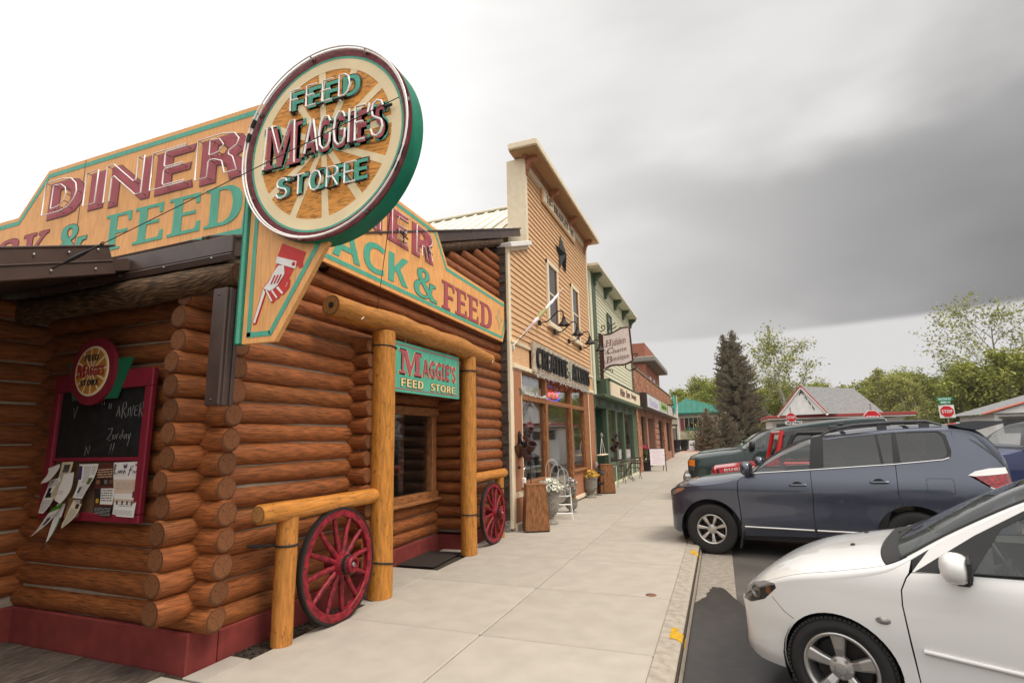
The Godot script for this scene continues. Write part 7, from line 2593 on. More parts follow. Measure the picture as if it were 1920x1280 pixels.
	# conifer beside the stone shop's far corner
	var cd := thing("cedar_tree", "narrow green cedar at the far corner of the stone shop", "tree", Vector3(-5.45, 0, -56.5))
	var cm := MB.new()
	for k in 20:
		leaf_cloud(cm, Vector3(0, 0.4 + 0.28 * k, 0), Vector3(0.75, 0.4, 0.75) * (1.0 - 0.038 * k), 120, 0.10, 700 + k, false, 0.4, 1.3)
	part("crown", cd, cm, mat(lin(0.075, 0.115, 0.03), 0.8))
	var tk := MB.new()
	tk.tube([Vector3(0, 0, 0), Vector3(0, 5.5, 0)], [0.12, 0.03], 6)
	part("trunk", cd, tk, bark)

# ---------------------------------------------------------------- vehicles
# A body is a skin over (x, q): x runs from nose to tail, q climbs the side and then rolls over to the middle line.
class BodySkin:
	var top := []      # middle line, x then y
	var plan := []     # half width
	var roll := []     # height of the rounded shoulder below the middle line
	var side := []     # y then change of half width
	var bow := 0.0
	var pw := 2.6
	static func look(l: Array, x: float) -> float:
		var m := l.size()
		if x <= l[0]:
			return l[1]
		for k in range(2, m, 2):
			if x <= l[k]:
				# Catmull-Rom through the listed values
				var x0: float = l[k - 2]
				var x1: float = l[k]
				var y0: float = l[k - 1]
				var y1: float = l[k + 1]
				var ym: float = l[k - 3] if k >= 4 else y0 - (y1 - y0)
				var xm: float = l[k - 4] if k >= 4 else x0 - (x1 - x0)
				var yp: float = l[k + 3] if k + 3 < m else y1 + (y1 - y0)
				var xp: float = l[k + 2] if k + 2 < m else x1 + (x1 - x0)
				var h := x1 - x0
				var t := (x - x0) / h
				var s0 := (y1 - y0) / h
				var a := (y0 - ym) / maxf(x0 - xm, 1e-4)
				var b := (yp - y1) / maxf(xp - x1, 1e-4)
				# limited slopes keep straight runs straight
				var m0 := 0.0 if a * s0 <= 0.0 else signf(s0) * minf(absf(a + s0) * 0.5, 2.0 * minf(absf(a), absf(s0)))
				var m1 := 0.0 if b * s0 <= 0.0 else signf(s0) * minf(absf(b + s0) * 0.5, 2.0 * minf(absf(b), absf(s0)))
				var t2 := t * t
				var t3 := t2 * t
				return y0 * (2 * t3 - 3 * t2 + 1) + m0 * h * (t3 - 2 * t2 + t) + y1 * (-2 * t3 + 3 * t2) + m1 * h * (t3 - t2)
		return l[m - 1]
	func yr(x: float) -> float:
		return look(top, x) - look(roll, x)
	func at(x: float, q: float, sg: float, roll_angle := -1.0) -> Vector3:
		var y0 := yr(x)
		if roll_angle < 0.0:
			var w := look(plan, x) + look(side, q)
			return Vector3(x, q, sg * maxf(w, 0.0))
		var w0 := maxf(look(plan, x) + look(side, y0), 0.0)
		var s := sin(roll_angle)
		var xx := x - bow * pow(1.0 - s, 1.2)
		var yt := maxf(look(top, xx), y0 + 0.004)
		return Vector3(x, y0 + (yt - y0) * pow(s, 2.0 / pw), sg * w0 * pow(maxf(cos(roll_angle), 0.0), 2.0 / pw))
	func nrm(x: float, q: float, sg: float) -> Vector3:
		var e := 0.012
		var a := at(x + e, q, sg) - at(x - e, q, sg)
		var b := at(x, q + e, sg) - at(x, q - e, sg)
		var n := a.cross(b)
		if n.z * sg < 0.0:
			n = -n
		return n.normalized()
	func nrm_top(x: float, th: float, sg: float) -> Vector3:
		var e := 0.012
		var a := at(x + e, 0, sg, th) - at(x - e, 0, sg, th)
		var b := at(x, 0, sg, minf(th + 0.03, PI / 2)) - at(x, 0, sg, maxf(th - 0.03, 0.0))
		var n := a.cross(b)
		if n.y < 0.0 and th > 0.2 or (th <= 0.2 and n.z * sg < 0.0):
			n = -n
		return n.normalized()

func side_panel(s: BodySkin, pg: PackedVector2Array, off := 0.0, step := 0.06, sides := [1.0, -1.0]) -> MB:
	var b := MB.new()
	var lo := pg[0]
	var hi := pg[0]
	for p in pg:
		lo = lo.min(p)
		hi = hi.max(p)
	var nx := maxi(int(ceil((hi.x - lo.x) / step)), 1)
	var ny := maxi(int(ceil((hi.y - lo.y) / step)), 1)
	var dx := (hi.x - lo.x) / nx
	var dy := (hi.y - lo.y) / ny
	for i in nx:
		for j in ny:
			var c0 := lo + Vector2(dx * i, dy * j)
			var cell := PackedVector2Array([c0, c0 + Vector2(dx, 0), c0 + Vector2(dx, dy), c0 + Vector2(0, dy)])
			for piece in Geometry2D.intersect_polygons(cell, pg):
				var id := Geometry2D.triangulate_polygon(piece)
				for sg in sides:
					var st := b.v.size()
					for p in piece:
						var n := s.nrm(p.x, p.y, sg)
						b.vert(s.at(p.x, p.y, sg) + n * off, n, p)
					for k in range(0, id.size(), 3):
						b.tri(st + id[k], st + id[k + 1], st + id[k + 2])
	return b

func top_panel(s: BodySkin, x0: float, x1: float, t0: float, t1: float, off := 0.0, nx := 16, nt := 10, sides := [1.0, -1.0]) -> MB:
	var b := MB.new()
	for sg in sides:
		var st := b.v.size()
		for i in nx + 1:
			for j in nt + 1:
				var x := lerpf(x0, x1, float(i) / nx)
				var th := lerpf(t0, t1, float(j) / nt)
				var n := s.nrm_top(x, th, sg)
				if th > PI / 2 - 0.02:
					n = Vector3(n.x, n.y, 0).normalized()
				b.vert(s.at(x, 0, sg, th) + n * off, n, Vector2(x, th))
		for i in nx:
			for j in nt:
				var k := st + i * (nt + 1) + j
				b.tri(k, k + 1, k + nt + 2)
				b.tri(k, k + nt + 2, k + nt + 1)
	return b

func arc(cx: float, cy: float, r: float, a0: float, a1: float, n: int) -> Array:
	var o := []
	for k in n + 1:
		var a := deg_to_rad(lerpf(a0, a1, float(k) / n))
		o.append_array([cx + cos(a) * r, cy + sin(a) * r])
	return o

func ridge(s: BodySkin, x0: float, x1: float, n := 14) -> Array:
	# the line where the shoulder starts to roll, listed from x0 to x1
	var o := []
	for k in n + 1:
		var x := lerpf(x0, x1, float(k) / n)
		o.append_array([x, s.yr(x)])
	return o

func seam_strip(s: BodySkin, pts: Array, w: float, off: float, sides := [1.0, -1.0]) -> MB:
	# thin line laid along the side skin
	var b := MB.new()
	for sg in sides:
		var line := []
		for k in range(0, pts.size() - 2, 2):
			var a := Vector2(pts[k], pts[k + 1])
			var c := Vector2(pts[k + 2], pts[k + 3])
			var m := maxi(int(a.distance_to(c) / 0.08), 1)
			for j in m:
				var p := a.lerp(c, float(j) / m)
				line.append(s.at(p.x, p.y, sg) + s.nrm(p.x, p.y, sg) * off)
		var l := Vector2(pts[pts.size() - 2], pts[pts.size() - 1])
		line.append(s.at(l.x, l.y, sg) + s.nrm(l.x, l.y, sg) * off)
		b.tube(line, w, 6)
	return b

func with_hole(outer: PackedVector2Array, hole: PackedVector2Array) -> Array:
	var lo := hole[0].x
	var hi := hole[0].x
	for p in hole:
		lo = minf(lo, p.x)
		hi = maxf(hi, p.x)
	var mid := (lo + hi) * 0.5
	var out := []
	for half in [pv([-9, -9, mid, -9, mid, 9, -9, 9]), pv([mid, -9, 19, -9, 19, 9, mid, 9])]:
		for a in Geometry2D.intersect_polygons(outer, half):
			for c in Geometry2D.clip_polygons(a, hole):
				out.append(c)
	return out

func add_panels(parent: Node, called: String, s: BodySkin, list: Array, m: Material, off := 0.0) -> void:
	for sg in [1.0, -1.0]:
		var b := MB.new()
		for pg in list:
			b.put(side_panel(s, pg, off, 0.06, [sg]), Transform3D.IDENTITY)
		part(called, parent, b, m)

func line_on(parent: Node, called: String, s: BodySkin, pts: Array, w: float, off: float, m: Material) -> void:
	for sg in [1.0, -1.0]:
		part(called, parent, seam_strip(s, pts, w, off, [sg]), m)

func car_wheel(parent: Node, at: Vector3, r: float, wd: float, rim: float, spokes: int, alloy: Material, sw := [0.05, 0.075], tread := true) -> void:
	var w := Node3D.new()
	w.name = pname(parent, "wheel")
	parent.add_child(w)
	w.position = at
	w.rotation.y = 0.0 if at.z > 0.0 else PI
	var x := Transform3D(Basis(Vector3.RIGHT, PI / 2), Vector3.ZERO)
	var h := wd * 0.5
	var t := MB.new()
	t.lathe([Vector2(rim - 0.01, -h * 0.8), Vector2(rim + 0.03, -h), Vector2(r - 0.03, -h), Vector2(r - 0.004, -h * 0.75), Vector2(r, 0), Vector2(r - 0.004, h * 0.75), Vector2(r - 0.014, h * 0.9), Vector2(r - 0.03, h), Vector2(r - 0.055, h + 0.006), Vector2(rim + 0.035, h + 0.006), Vector2(rim + 0.012, h - 0.004), Vector2(rim - 0.008, h - 0.02)], x, 64)
	if tread:
		for k in 72:
			var an := TAU * k / 72.0
			var bs := Basis(Vector3.BACK, an)
			for e in [0.82, -0.82]:
				t.box(bs * Vector3(r - 0.003, 0, h * e), Vector3(0.014, r * 0.058, h * 0.40), bs * Basis(Vector3.RIGHT, 0.12))
	part("tyre", w, t, M.rubber)
	var q := MB.new()
	q.lathe([Vector2(rim, h - 0.016), Vector2(rim, h - 0.004), Vector2(rim - 0.008, h), Vector2(rim - 0.020, h - 0.004), Vector2(rim - 0.030, h - 0.03), Vector2(rim - 0.04, -h * 0.8)], x, 56)
	part("rim", w, q, alloy)
	q = MB.new()
	q.lathe([Vector2(0.0, -0.01), Vector2(rim * 0.74, -0.01), Vector2(rim * 0.74, -0.035), Vector2(0, -0.035)], x, 40, false)
	part("brake_disc", w, q, M.iron)
	q = MB.new()
	q.lathe([Vector2(rim - 0.02, -h * 0.7), Vector2(0.0, -h * 0.7)], x, 32)
	part("wheel_back", w, q, M.black)
	for k in spokes:
		var an := TAU * k / spokes + 0.32
		q = MB.new()
		var b := Basis(Vector3.BACK, an)
		var r0 := 0.035
		var r1 := rim - 0.018
		var z0 := h - 0.028
		var z1 := h - 0.008
		var rows := [[r0, sw[0] * 0.9, z0], [r0 + 0.03, sw[0] * 0.8, z0], [lerpf(r0, r1, 0.5), (sw[0] + sw[1]) * 0.42, (z0 + z1) * 0.5 + 0.004], [r1, sw[1], z1]]
		for j in rows.size() - 1:
			var A: Array = rows[j]
			var B: Array = rows[j + 1]
			var fa: float = A[1] * 0.5
			var fb: float = B[1] * 0.5
			var prof := [[-1.0, -0.035], [-0.85, -0.006], [-0.55, 0.0], [0.55, 0.0], [0.85, -0.006], [1.0, -0.035]]
			for p in prof.size() - 1:
				var P: Array = prof[p]
				var Q: Array = prof[p + 1]
				q.quad(b * Vector3(A[0], P[0] * fa, A[2] + P[1]), b * Vector3(B[0], P[0] * fb, B[2] + P[1]), b * Vector3(B[0], Q[0] * fb, B[2] + Q[1]), b * Vector3(A[0], Q[0] * fa, A[2] + Q[1]))
		part("spoke", w, q, alloy)
	q = MB.new()
	q.lathe([Vector2(0.075, h - 0.05), Vector2(0.07, h - 0.026), Vector2(0.034, h - 0.018), Vector2(0.032, h - 0.012), Vector2(0.0, h - 0.010)], x, 28, false)
	part("hub_cap", w, q, alloy)
	for k in 5:
		var an := TAU * (k + 0.5) / 5 + 0.32
		q = MB.new()
		q.lathe([Vector2(0.014, h - 0.045), Vector2(0.011, h - 0.018), Vector2(0.0, h - 0.017)], Transform3D(x.basis, Vector3(cos(an), sin(an), 0) * 0.058), 10, false)
		part("lug_nut", w, q, M.steel)

func wheel_well(parent: Node, cx: float, cy: float, r: float, z: float, inner := 0.34) -> void:
	for sg in [1.0, -1.0]:
		var b := MB.new()
		var n := 16
		for k in n:
			var a0 := deg_to_rad(lerpf(-25, 205, float(k) / n))
			var a1 := deg_to_rad(lerpf(-25, 205, float(k + 1) / n))
			var p0 := Vector3(cx + cos(a0) * r, cy + sin(a0) * r, sg * z)
			var p1 := Vector3(cx + cos(a1) * r, cy + sin(a1) * r, sg * z)
			b.quad(p0, p1, p1 - Vector3(0, 0, sg * inner), p0 - Vector3(0, 0, sg * inner))
			b.tri3(p0 - Vector3(0, 0, sg * inner), p1 - Vector3(0, 0, sg * inner), Vector3(cx, cy, sg * (z - inner)), Vector3(0, 0, sg))
		part("wheel_liner", parent, b, M.black)

func paint(r: float, g: float, b: float, met := 0.0, rough := 0.35) -> StandardMaterial3D:
	var m := mat(lin(r, g, b), rough)
	m.metallic = met
	m.clearcoat_enabled = true
	m.clearcoat = 1.0
	m.clearcoat_roughness = 0.03
	return m

func seat(parent: Node, x: float, z: float, y: float, m: Material) -> void:
	var s := Node3D.new()
	s.name = pname(parent, "seat")
	parent.add_child(s)
	bx(s, "cushion", m, Vector3(x, y, z), Vector3(0.5, 0.16, 0.48), 0.05)
	bx(s, "backrest", m, Vector3(x + 0.30, y + 0.38, z), Vector3(0.16, 0.66, 0.48), 0.06, Basis(Vector3.BACK, -0.22))
	bx(s, "headrest", m, Vector3(x + 0.40, y + 0.80, z), Vector3(0.10, 0.17, 0.27), 0.04, Basis(Vector3.BACK, -0.15))

func steering(parent: Node, at: Vector3) -> void:
	var b := MB.new()
	var pts := []
	var bs := Basis(Vector3.BACK, 0.45)
	for k in 24:
		pts.append(at + bs * Vector3(0, cos(TAU * k / 24) * 0.185, sin(TAU * k / 24) * 0.185))
	b.tube(pts, 0.015, 7, false, null, true)
	b.tube([at + bs * Vector3(0, 0, -0.17), at + bs * Vector3(-0.02, -0.01, 0), at + bs * Vector3(0, 0, 0.17)], 0.02, 6)
	b.tube([at + bs * Vector3(-0.02, 0, 0), at + bs * Vector3(-0.3, 0, 0)], 0.03, 6)
	part("steering_wheel", parent, b, M.black)

func vehicles() -> void:
	M.rubber = mat(lin(0.028, 0.026, 0.025), 0.85, M.fine, Vector3(6, 6, 1))
	M.alloy = mat(lin(0.52, 0.50, 0.47), 0.32)
	M.alloy.metallic = 0.85
	M.chrome = mat(lin(0.75, 0.74, 0.72), 0.12)
	M.chrome.metallic = 1.0
	M.plastic = mat(lin(0.022, 0.021, 0.021), 0.5)
	M.carglass = glass(Color(0.16, 0.20, 0.18), 0.28)
	M.privacy = glass(Color(0.012, 0.012, 0.013), 0.80)
	M.privacy.metallic_specular = 0.85
	M.carglass.metallic_specular = 0.7
	M.lampclear = glass(Color(0.7, 0.7, 0.7), 0.18)
	M.amber = mat(lin(0.85, 0.22, 0.02), 0.2)
	M.redlamp = mat(lin(0.50, 0.01, 0.015), 0.12, noise_tex(0.03, gray(0.35), gray(1.0), 111, 256, 3), Vector3(2.0, 5.0, 1))
	M.redlamp.clearcoat_enabled = true
	M.seatgrey = mat(lin(0.10, 0.095, 0.085), 0.9)
	M.seattan = mat(lin(0.34, 0.27, 0.19), 0.9)
	white_sedan()
	blue_suv()
	red_offroader()
	big_suv("green_suv", "dark green full-size SUV with tan wheel arch trim, behind the red off-roader", Vector3(-0.05, -0.13, -16.55), paint(0.022, 0.040, 0.037, 0.25), true, 2.0)
	big_suv("navy_suv", "dark navy pickup-nosed SUV, farthest of the parked row", Vector3(0.05, -0.13, -20.1), paint(0.010, 0.014, 0.032, 0.25), false, 5.0)
	silver_car()
	far_blue()

func white_sedan() -> void:
	var c := thing("white_sedan", "white sedan parked nose to the kerb at the lower right", "car", Vector3(0.905, -0.13, -5.125), -20)
	var P := paint(0.68, 0.665, 0.64)
	var s := BodySkin.new()
	s.top = [-0.72, 0.60, -0.70, 0.66, -0.64, 0.725, -0.50, 0.83, -0.26, 0.945, 0.0, 1.01, 0.12, 1.035, 0.30, 1.07, 0.35, 1.085, 0.60, 1.23, 0.80, 1.345, 1.05, 1.475, 1.25, 1.545, 1.5, 1.58, 1.9, 1.595, 2.2, 1.57, 2.4, 1.51, 2.65, 1.39, 2.9, 1.21, 3.0, 1.16, 3.25, 1.13, 3.33, 0.98, 3.37, 0.75]
	s.plan = [-0.72, 0.42, -0.71, 0.50, -0.68, 0.585, -0.62, 0.67, -0.52, 0.745, -0.40, 0.80, -0.25, 0.84, 0.0, 0.866, 0.5, 0.875, 2.0, 0.875, 2.8, 0.85, 3.15, 0.78, 3.3, 0.66, 3.37, 0.5]
	s.roll = [-0.72, 0.07, -0.6, 0.09, -0.3, 0.13, 0.0, 0.14, 0.2, 0.13, 0.44, 0.10, 0.7, 0.08, 1.2, 0.075, 2.4, 0.075, 3.37, 0.08]
	s.side = [0.1, -0.11, 0.2, -0.06, 0.30, -0.02, 0.45, -0.012, 0.60, 0.0, 0.75, -0.004, 0.86, -0.012, 0.94, -0.025, 1.0, -0.05, 1.05, -0.08, 1.25, -0.175, 1.48, -0.285, 1.6, -0.35]
	s.bow = 0.10
	s.pw = 2.7
	var X := Transform3D.IDENTITY
	var ar := 0.345
	var hy := 0.318
	# front bumper and fender
	var fe := PackedVector2Array()
	var pts := [-0.715, 0.30, -0.68, 0.24, -0.55, 0.21, -0.342, 0.215]
	pts.append_array(arc(0, hy, ar, 199, -18, 26))
	pts.append_array([0.40, 0.21, 0.425, 0.30, 0.404, 0.543, 0.386, 0.783, 0.391, 0.871, 0.423, 0.946, 0.442, 0.974])
	pts.append_array(ridge(s, 0.46, -0.715, 26))
	fe = pv(pts)
	# bumper joint splits fender and bumper cover
	var cut := pv([-3, -2, -0.306, -2, -0.306, 0.428, -0.259, 0.576, -0.32, 0.61, -0.40, 0.69, -0.45, 0.75, -0.50, 0.79, -0.54, 3, -3, 3])
	var hl := pv([-0.66, 0.60, -0.58, 0.605, -0.46, 0.66, -0.365, 0.755, -0.375, 0.785, -0.45, 0.79, -0.54, 0.755, -0.63, 0.675])
	var bump := []
	for a in Geometry2D.intersect_polygons(fe, cut):
		for z in with_hole(a, hl):
			bump.append(z)
	var fend := []
	for a in Geometry2D.clip_polygons(fe, cut):
		for z in Geometry2D.clip_polygons(a, hl):
			fend.append(z)
	add_panels(c, "front_bumper", s, bump, P)
	add_panels(c, "fender", s, fend, P)
	line_on(c, "joint", s, [-0.259, 0.576, -0.32, 0.61, -0.40, 0.69], 0.0025, 0.0, M.outline)
	# headlamps
	add_panels(c, "headlight_bowl", s, [hl], M.iron, -0.05)
	add_panels(c, "headlight_lens", s, [hl], M.darkglass, 0.002)
	for sg in [1.0, -1.0]:
		var b := MB.new()
		var p := s.at(-0.53, 0.695, sg) - s.nrm(-0.53, 0.695, sg) * 0.03
		b.lathe([Vector2(0, 0.01), Vector2(0.03, 0.015), Vector2(0.045, 0.03)], Transform3D(Basis(Quaternion(Vector3.UP, s.nrm(-0.53, 0.695, sg))), p), 16)
		part("headlight_reflector", c, b, M.chrome)
		b = MB.new()
		b.box(s.at(-0.445, 0.73, sg) - s.nrm(-0.445, 0.73, sg) * 0.022, Vector3(0.04, 0.07, 0.02), Basis(Vector3.UP, -0.4 * sg), 0.008)
		part("turn_signal", c, b, M.amber)
	# nose: grille mouth, plate recess
	var nb := MB.new()
	for k in 10:
		var y0 := 0.26 + 0.027 * k
		var a := s.at(-0.72, y0, 1.0)
		var b2 := s.at(-0.72, y0 + 0.027, 1.0)
		nb.quad(Vector3(a.x, a.y, -a.z), a, b2, Vector3(b2.x, b2.y, -b2.z), Vector3(-1, 0, 0))
	part("nose_panel", c, nb, P)
	bx(c, "grille", M.plastic, Vector3(-0.712, 0.38, 0), Vector3(0.04, 0.14, 0.70), 0.02)
	bx(c, "grille", M.plastic, Vector3(-0.712, 0.51, 0), Vector3(0.04, 0.05, 0.40), 0.02)
	# hood with its own shut line, scuttle and screen
	part("hood", c, hood_panel(s, -0.66, 0.26, 0.30), P)
	for sg in [1.0, -1.0]:
		part("fender_top", c, top_panel(s, -0.72, 0.44, 0.0, 0.285, 0.0, 30, 5, [sg]), P)
	part("nose_top", c, top_panel(s, -0.72, -0.664, 0.285, PI / 2, 0.0, 4, 10), P)
	part("gap_shadow", c, hood_panel(s, -0.70, 0.24, 0.22, -0.02), M.black)
	for sg in [1.0, -1.0]:
		part("pillar", c, top_panel(s, 0.44, 1.30, 0.0, 0.36, 0.0, 16, 5, [sg]), P)
	# windscreen: from the bowed scuttle to the roof edge
	part("scuttle", c, scuttle(s, 0.265, 0.10, 0.30), M.plastic)
	part("windscreen", c, screen(s, 0.345, 1.30, 0.37), M.carglass)
	part("screen_edge", c, screen_edge(s, 0.345, 1.30, 0.37), M.black)
	part("roof", c, top_panel(s, 1.30, 2.3, 0.0, PI / 2, 0.0, 20, 12), P)
	part("rear_screen", c, top_panel(s, 2.3, 2.9, 0.30, PI / 2, 0.0, 10, 8), M.privacy)
	for sg in [1.0, -1.0]:
		part("rear_pillar", c, top_panel(s, 2.3, 2.9, 0.0, 0.30, 0.0, 10, 4, [sg]), P)
	part("boot_lid", c, top_panel(s, 2.9, 3.37, 0.0, PI / 2, 0.0, 10, 8), P)
	# doors
	var g := 0.0035
	var d1 := pv([0.428 + g, 0.30, 0.412 + g, 0.52, 0.39 + g, 0.783, 0.395 + g, 0.871, 0.427 + g, 0.943, 0.456, 0.976, 0.935, 1.013, 1.42 - g, 1.035, 1.425 - g, 0.30])
	add_panels(c, "front_door", s, [d1], P)
	var d2 := [1.425 + g, 0.30, 1.42 + g, 1.035, 2.254, 1.046, 2.294, 0.98]
	d2.append_array(arc(2.474, hy, ar + 0.004, 118, 178, 8))
	d2.append_array([2.06, 0.30])
	add_panels(c, "rear_door", s, [pv(d2)], P)
	var ql := [2.301, 0.976, 2.259, 1.049]
	ql.append_array(ridge(s, 2.33, 3.36, 16))
	ql.append_array([3.36, 0.30, 2.834, 0.25])
	ql.append_array(arc(2.474, hy, ar, -18, 118, 18))
	add_panels(c, "rear_quarter", s, [pv(ql)], P)
	add_panels(c, "sill", s, [pv([0.36, 0.19, 2.114, 0.19, 2.114, 0.295, 0.399, 0.295])], P)
	add_panels(c, "inner_skin", s, [pv([0.371, 0.20, 2.134, 0.20, 2.3, 1.0, 0.39, 0.958])], M.black, -0.025)
	# side glass with black surround
	var zone := [0.46, 0.981, 2.294, 1.054]
	zone.append_array(ridge(s, 2.33, 0.56, 24))
	var glassp := pv([0.758, 1.012, 1.34, 1.045, 1.34, 1.445, 1.2, 1.415, 1.03, 1.33, 0.92, 1.265])
	var glassr := pv([1.46, 1.05, 2.0, 1.06, 2.13, 1.18, 2.03, 1.40, 1.73, 1.455, 1.46, 1.455])
	var blackz := pv([0.474, 0.984, 2.234, 1.055, 2.2, 1.2, 2.08, 1.43, 1.734, 1.49, 1.354, 1.485, 1.2, 1.45, 1.03, 1.365, 0.79, 1.215])
	var bl := []
	for a in with_hole(blackz, glassp):
		for z in (with_hole(a, glassr) if true else []):
			bl.append(z)
	add_panels(c, "window_surround", s, bl, M.plastic, 0.001)
	var pil := with_hole(pv(zone), blackz)
	add_panels(c, "roof_side", s, pil, P)
	add_panels(c, "side_window", s, [glassp], M.carglass, -0.006)
	add_panels(c, "side_window", s, [glassr], M.privacy, -0.006)
	line_on(c, "waist_strip", s, [0.758, 1.006, 1.39, 1.043, 2.234, 1.058], 0.008, 0.006, M.plastic)
	# rubbing strip, repeater, handle
	line_on(c, "rubbing_strip", s, [0.467, 0.538, 1.37, 0.49], 0.015, 0.006, P)
	line_on(c, "rubbing_strip", s, [1.48, 0.486, 2.034, 0.47], 0.015, 0.006, P)
	for sg in [1.0, -1.0]:
		var b := MB.new()
		b.lathe([Vector2(0, 0.012), Vector2(0.022, 0.009), Vector2(0.028, 0.0)], Transform3D(Basis(Vector3.RIGHT, PI / 2 * sg) * Basis.from_scale(Vector3(1.5, 1, 0.75)), s.at(0.276, 0.672, sg) + Vector3(0, 0, 0.001 * sg)), 16)
		part("side_repeater", c, b, M.steel)
		b = MB.new()
		b.tube([s.at(1.14, 0.90, sg) + Vector3(0, 0, 0.01 * sg), s.at(1.18, 0.91, sg) + Vector3(0, 0, 0.035 * sg), s.at(1.30, 0.915, sg) + Vector3(0, 0, 0.035 * sg), s.at(1.35, 0.91, sg) + Vector3(0, 0, 0.01 * sg)], 0.014, 8)
		part("door_handle", c, b, P)
		# mirror
		var mm := Node3D.new()
		mm.name = pname(c, "mirror")
		c.add_child(mm)
		b = MB.new()
		var mp := s.at(0.66, 1.05, sg) + Vector3(0.02, 0.0, 0.13 * sg)
		ellipsoid(b, mp, Vector3(0.075, 0.085, 0.115), 2.6)
		part("housing", mm, b, P)
		b = MB.new()
		b.box(mp + Vector3(0.066, 0, 0), Vector3(0.025, 0.135, 0.19), Basis.IDENTITY, 0.02)
		b.box(mp + Vector3(0.03, -0.075, -0.05 * sg), Vector3(0.08, 0.04, 0.16), Basis.IDENTITY, 0.015)
		part("mirror_back", mm, b, M.plastic)
	# washer jets and wipers
	for e in [[0.02, 0.32], [0.02, -0.32]]:
		bx(c, "washer_jet", M.black, Vector3(0.07, 1.022, e[1]), Vector3(0.03, 0.025, 0.022), 0.006)
	var wq := MB.new()
	wq.tube([Vector3(0.33, 1.06, 0.50), Vector3(0.36, 1.095, 0.2), Vector3(0.40, 1.12, -0.08)], 0.009, 6)
	wq.tube([Vector3(0.33, 1.085, -0.05), Vector3(0.38, 1.10, -0.3), Vector3(0.46, 1.12, -0.55)], 0.009, 6)
	part("wiper", c, wq, M.black)
	wheel_well(c, 0, hy, ar + 0.01, 0.83)
	wheel_well(c, 2.474, hy, ar + 0.01, 0.83)
	for e in [[0.0, 0.755], [0.0, -0.755], [2.474, 0.755], [2.474, -0.755]]:
		car_wheel(c, Vector3(e[0], hy, e[1]), 0.316, 0.205, 0.222, 5, M.alloy, [0.065, 0.105])
	bx(c, "floor_pan", M.black, Vector3(1.4, 0.30, 0), Vector3(3.7, 0.08, 1.2))
	bx(c, "bulkhead", M.black, Vector3(0.38, 0.5, 0), Vector3(0.2, 0.6, 1.5))
	bx(c, "dashboard", M.plastic, Vector3(0.62, 0.95, 0), Vector3(0.46, 0.14, 1.40), 0.06)
	steering(c, Vector3(0.93, 0.99, 0.36))
	for z in [0.37, -0.37]:
		seat(c, 1.28, z, 0.60, M.seatgrey)
	seat(c, 2.0, 0.3, 0.60, M.seatgrey)
	seat(c, 2.0, -0.3, 0.60, M.seatgrey)

func ellipsoid(b: MB, at: Vector3, r: Vector3, pw := 2.0) -> void:
	var st := b.v.size()
	var n := 18
	var m := 12
	for i in m + 1:
		for j in n + 1:
			var a := PI * i / m
			var p := TAU * j / n
			var d := Vector3(sin(a) * cos(p), cos(a), sin(a) * sin(p))
			var e := Vector3(signf(d.x) * pow(absf(d.x), 2.0 / pw), signf(d.y) * pow(absf(d.y), 2.0 / pw), signf(d.z) * pow(absf(d.z), 2.0 / pw))
			b.vert(at + e * r, (d / r).normalized(), Vector2(p, a))
	for i in m:
		for j in n:
			var k := st + i * (n + 1) + j
			b.tri(k, k + 1, k + n + 2)
			b.tri(k, k + n + 2, k + n + 1)

func screen(s: BodySkin, x0: float, x1: float, t0: float, off := 0.004) -> MB:
	# glass that follows the bowed scuttle line
	var b := MB.new()
	var nx := 16
	var nt := 12
	for sg in [1.0, -1.0]:
		var st := b.v.size()
		for i in nx + 1:
			for j in nt + 1:
				var th := lerpf(t0, PI / 2, float(j) / nt)
				var lo := x0 + s.bow * pow(1.0 - sin(th), 1.2)
				var x := lerpf(lo, x1, float(i) / nx)
				var n := s.nrm_top(x, th, sg)
				if th > PI / 2 - 0.02:
					n = Vector3(n.x, n.y, 0).normalized()
				b.vert(s.at(x, 0, sg, th) + n * off, n, Vector2(x, th))
		for i in nx:
			for j in nt:
				var k := st + i * (nt + 1) + j
				b.tri(k, k + 1, k + nt + 2)
				b.tri(k, k + nt + 2, k + nt + 1)
	return b

func screen_edge(s: BodySkin, x0: float, x1: float, t0: float) -> MB:
	var b := MB.new()
	for sg in [1.0, -1.0]:
		var line := []
		for i in 13:
			var lo := x0 + s.bow * pow(1.0 - sin(t0), 1.2)
			var x := lerpf(lo, x1, i / 12.0)
			line.append(s.at(x, 0, sg, t0) + s.nrm_top(x, t0, sg) * 0.003)
		b.tube(line, 0.009, 6)
		line = []
		for j in 10:
			var th := lerpf(t0, PI / 2, j / 9.0)
			line.append(s.at(x1, 0, sg, th) + s.nrm_top(x1, th, sg) * 0.003)
		b.tube(line, 0.010, 6)
	return b

func hood_panel(s: BodySkin, x0: float, x1: float, t0: float, off := 0.0) -> MB:
	var b := MB.new()
	var nx := 34
	var nt := 12
	for sg in [1.0, -1.0]:
		var st := b.v.size()
		for i in nx + 1:
			for j in nt + 1:
				var th := lerpf(t0, PI / 2, float(j) / nt)
				var x := lerpf(x0, x1 + s.bow * pow(1.0 - sin(th), 1.2), float(i) / nx)
				var n = s.nrm_top(x, th, sg)
				if th > PI / 2 - 0.02:
					n = Vector3(n.x, n.y, 0).normalized()
				b.vert(s.at(x, 0, sg, th) + n * off, n, Vector2(x, th))
		for i in nx:
			for j in nt:
				var k := st + i * (nt + 1) + j
				b.tri(k, k + 1, k + nt + 2)
				b.tri(k, k + nt + 2, k + nt + 1)
	return b

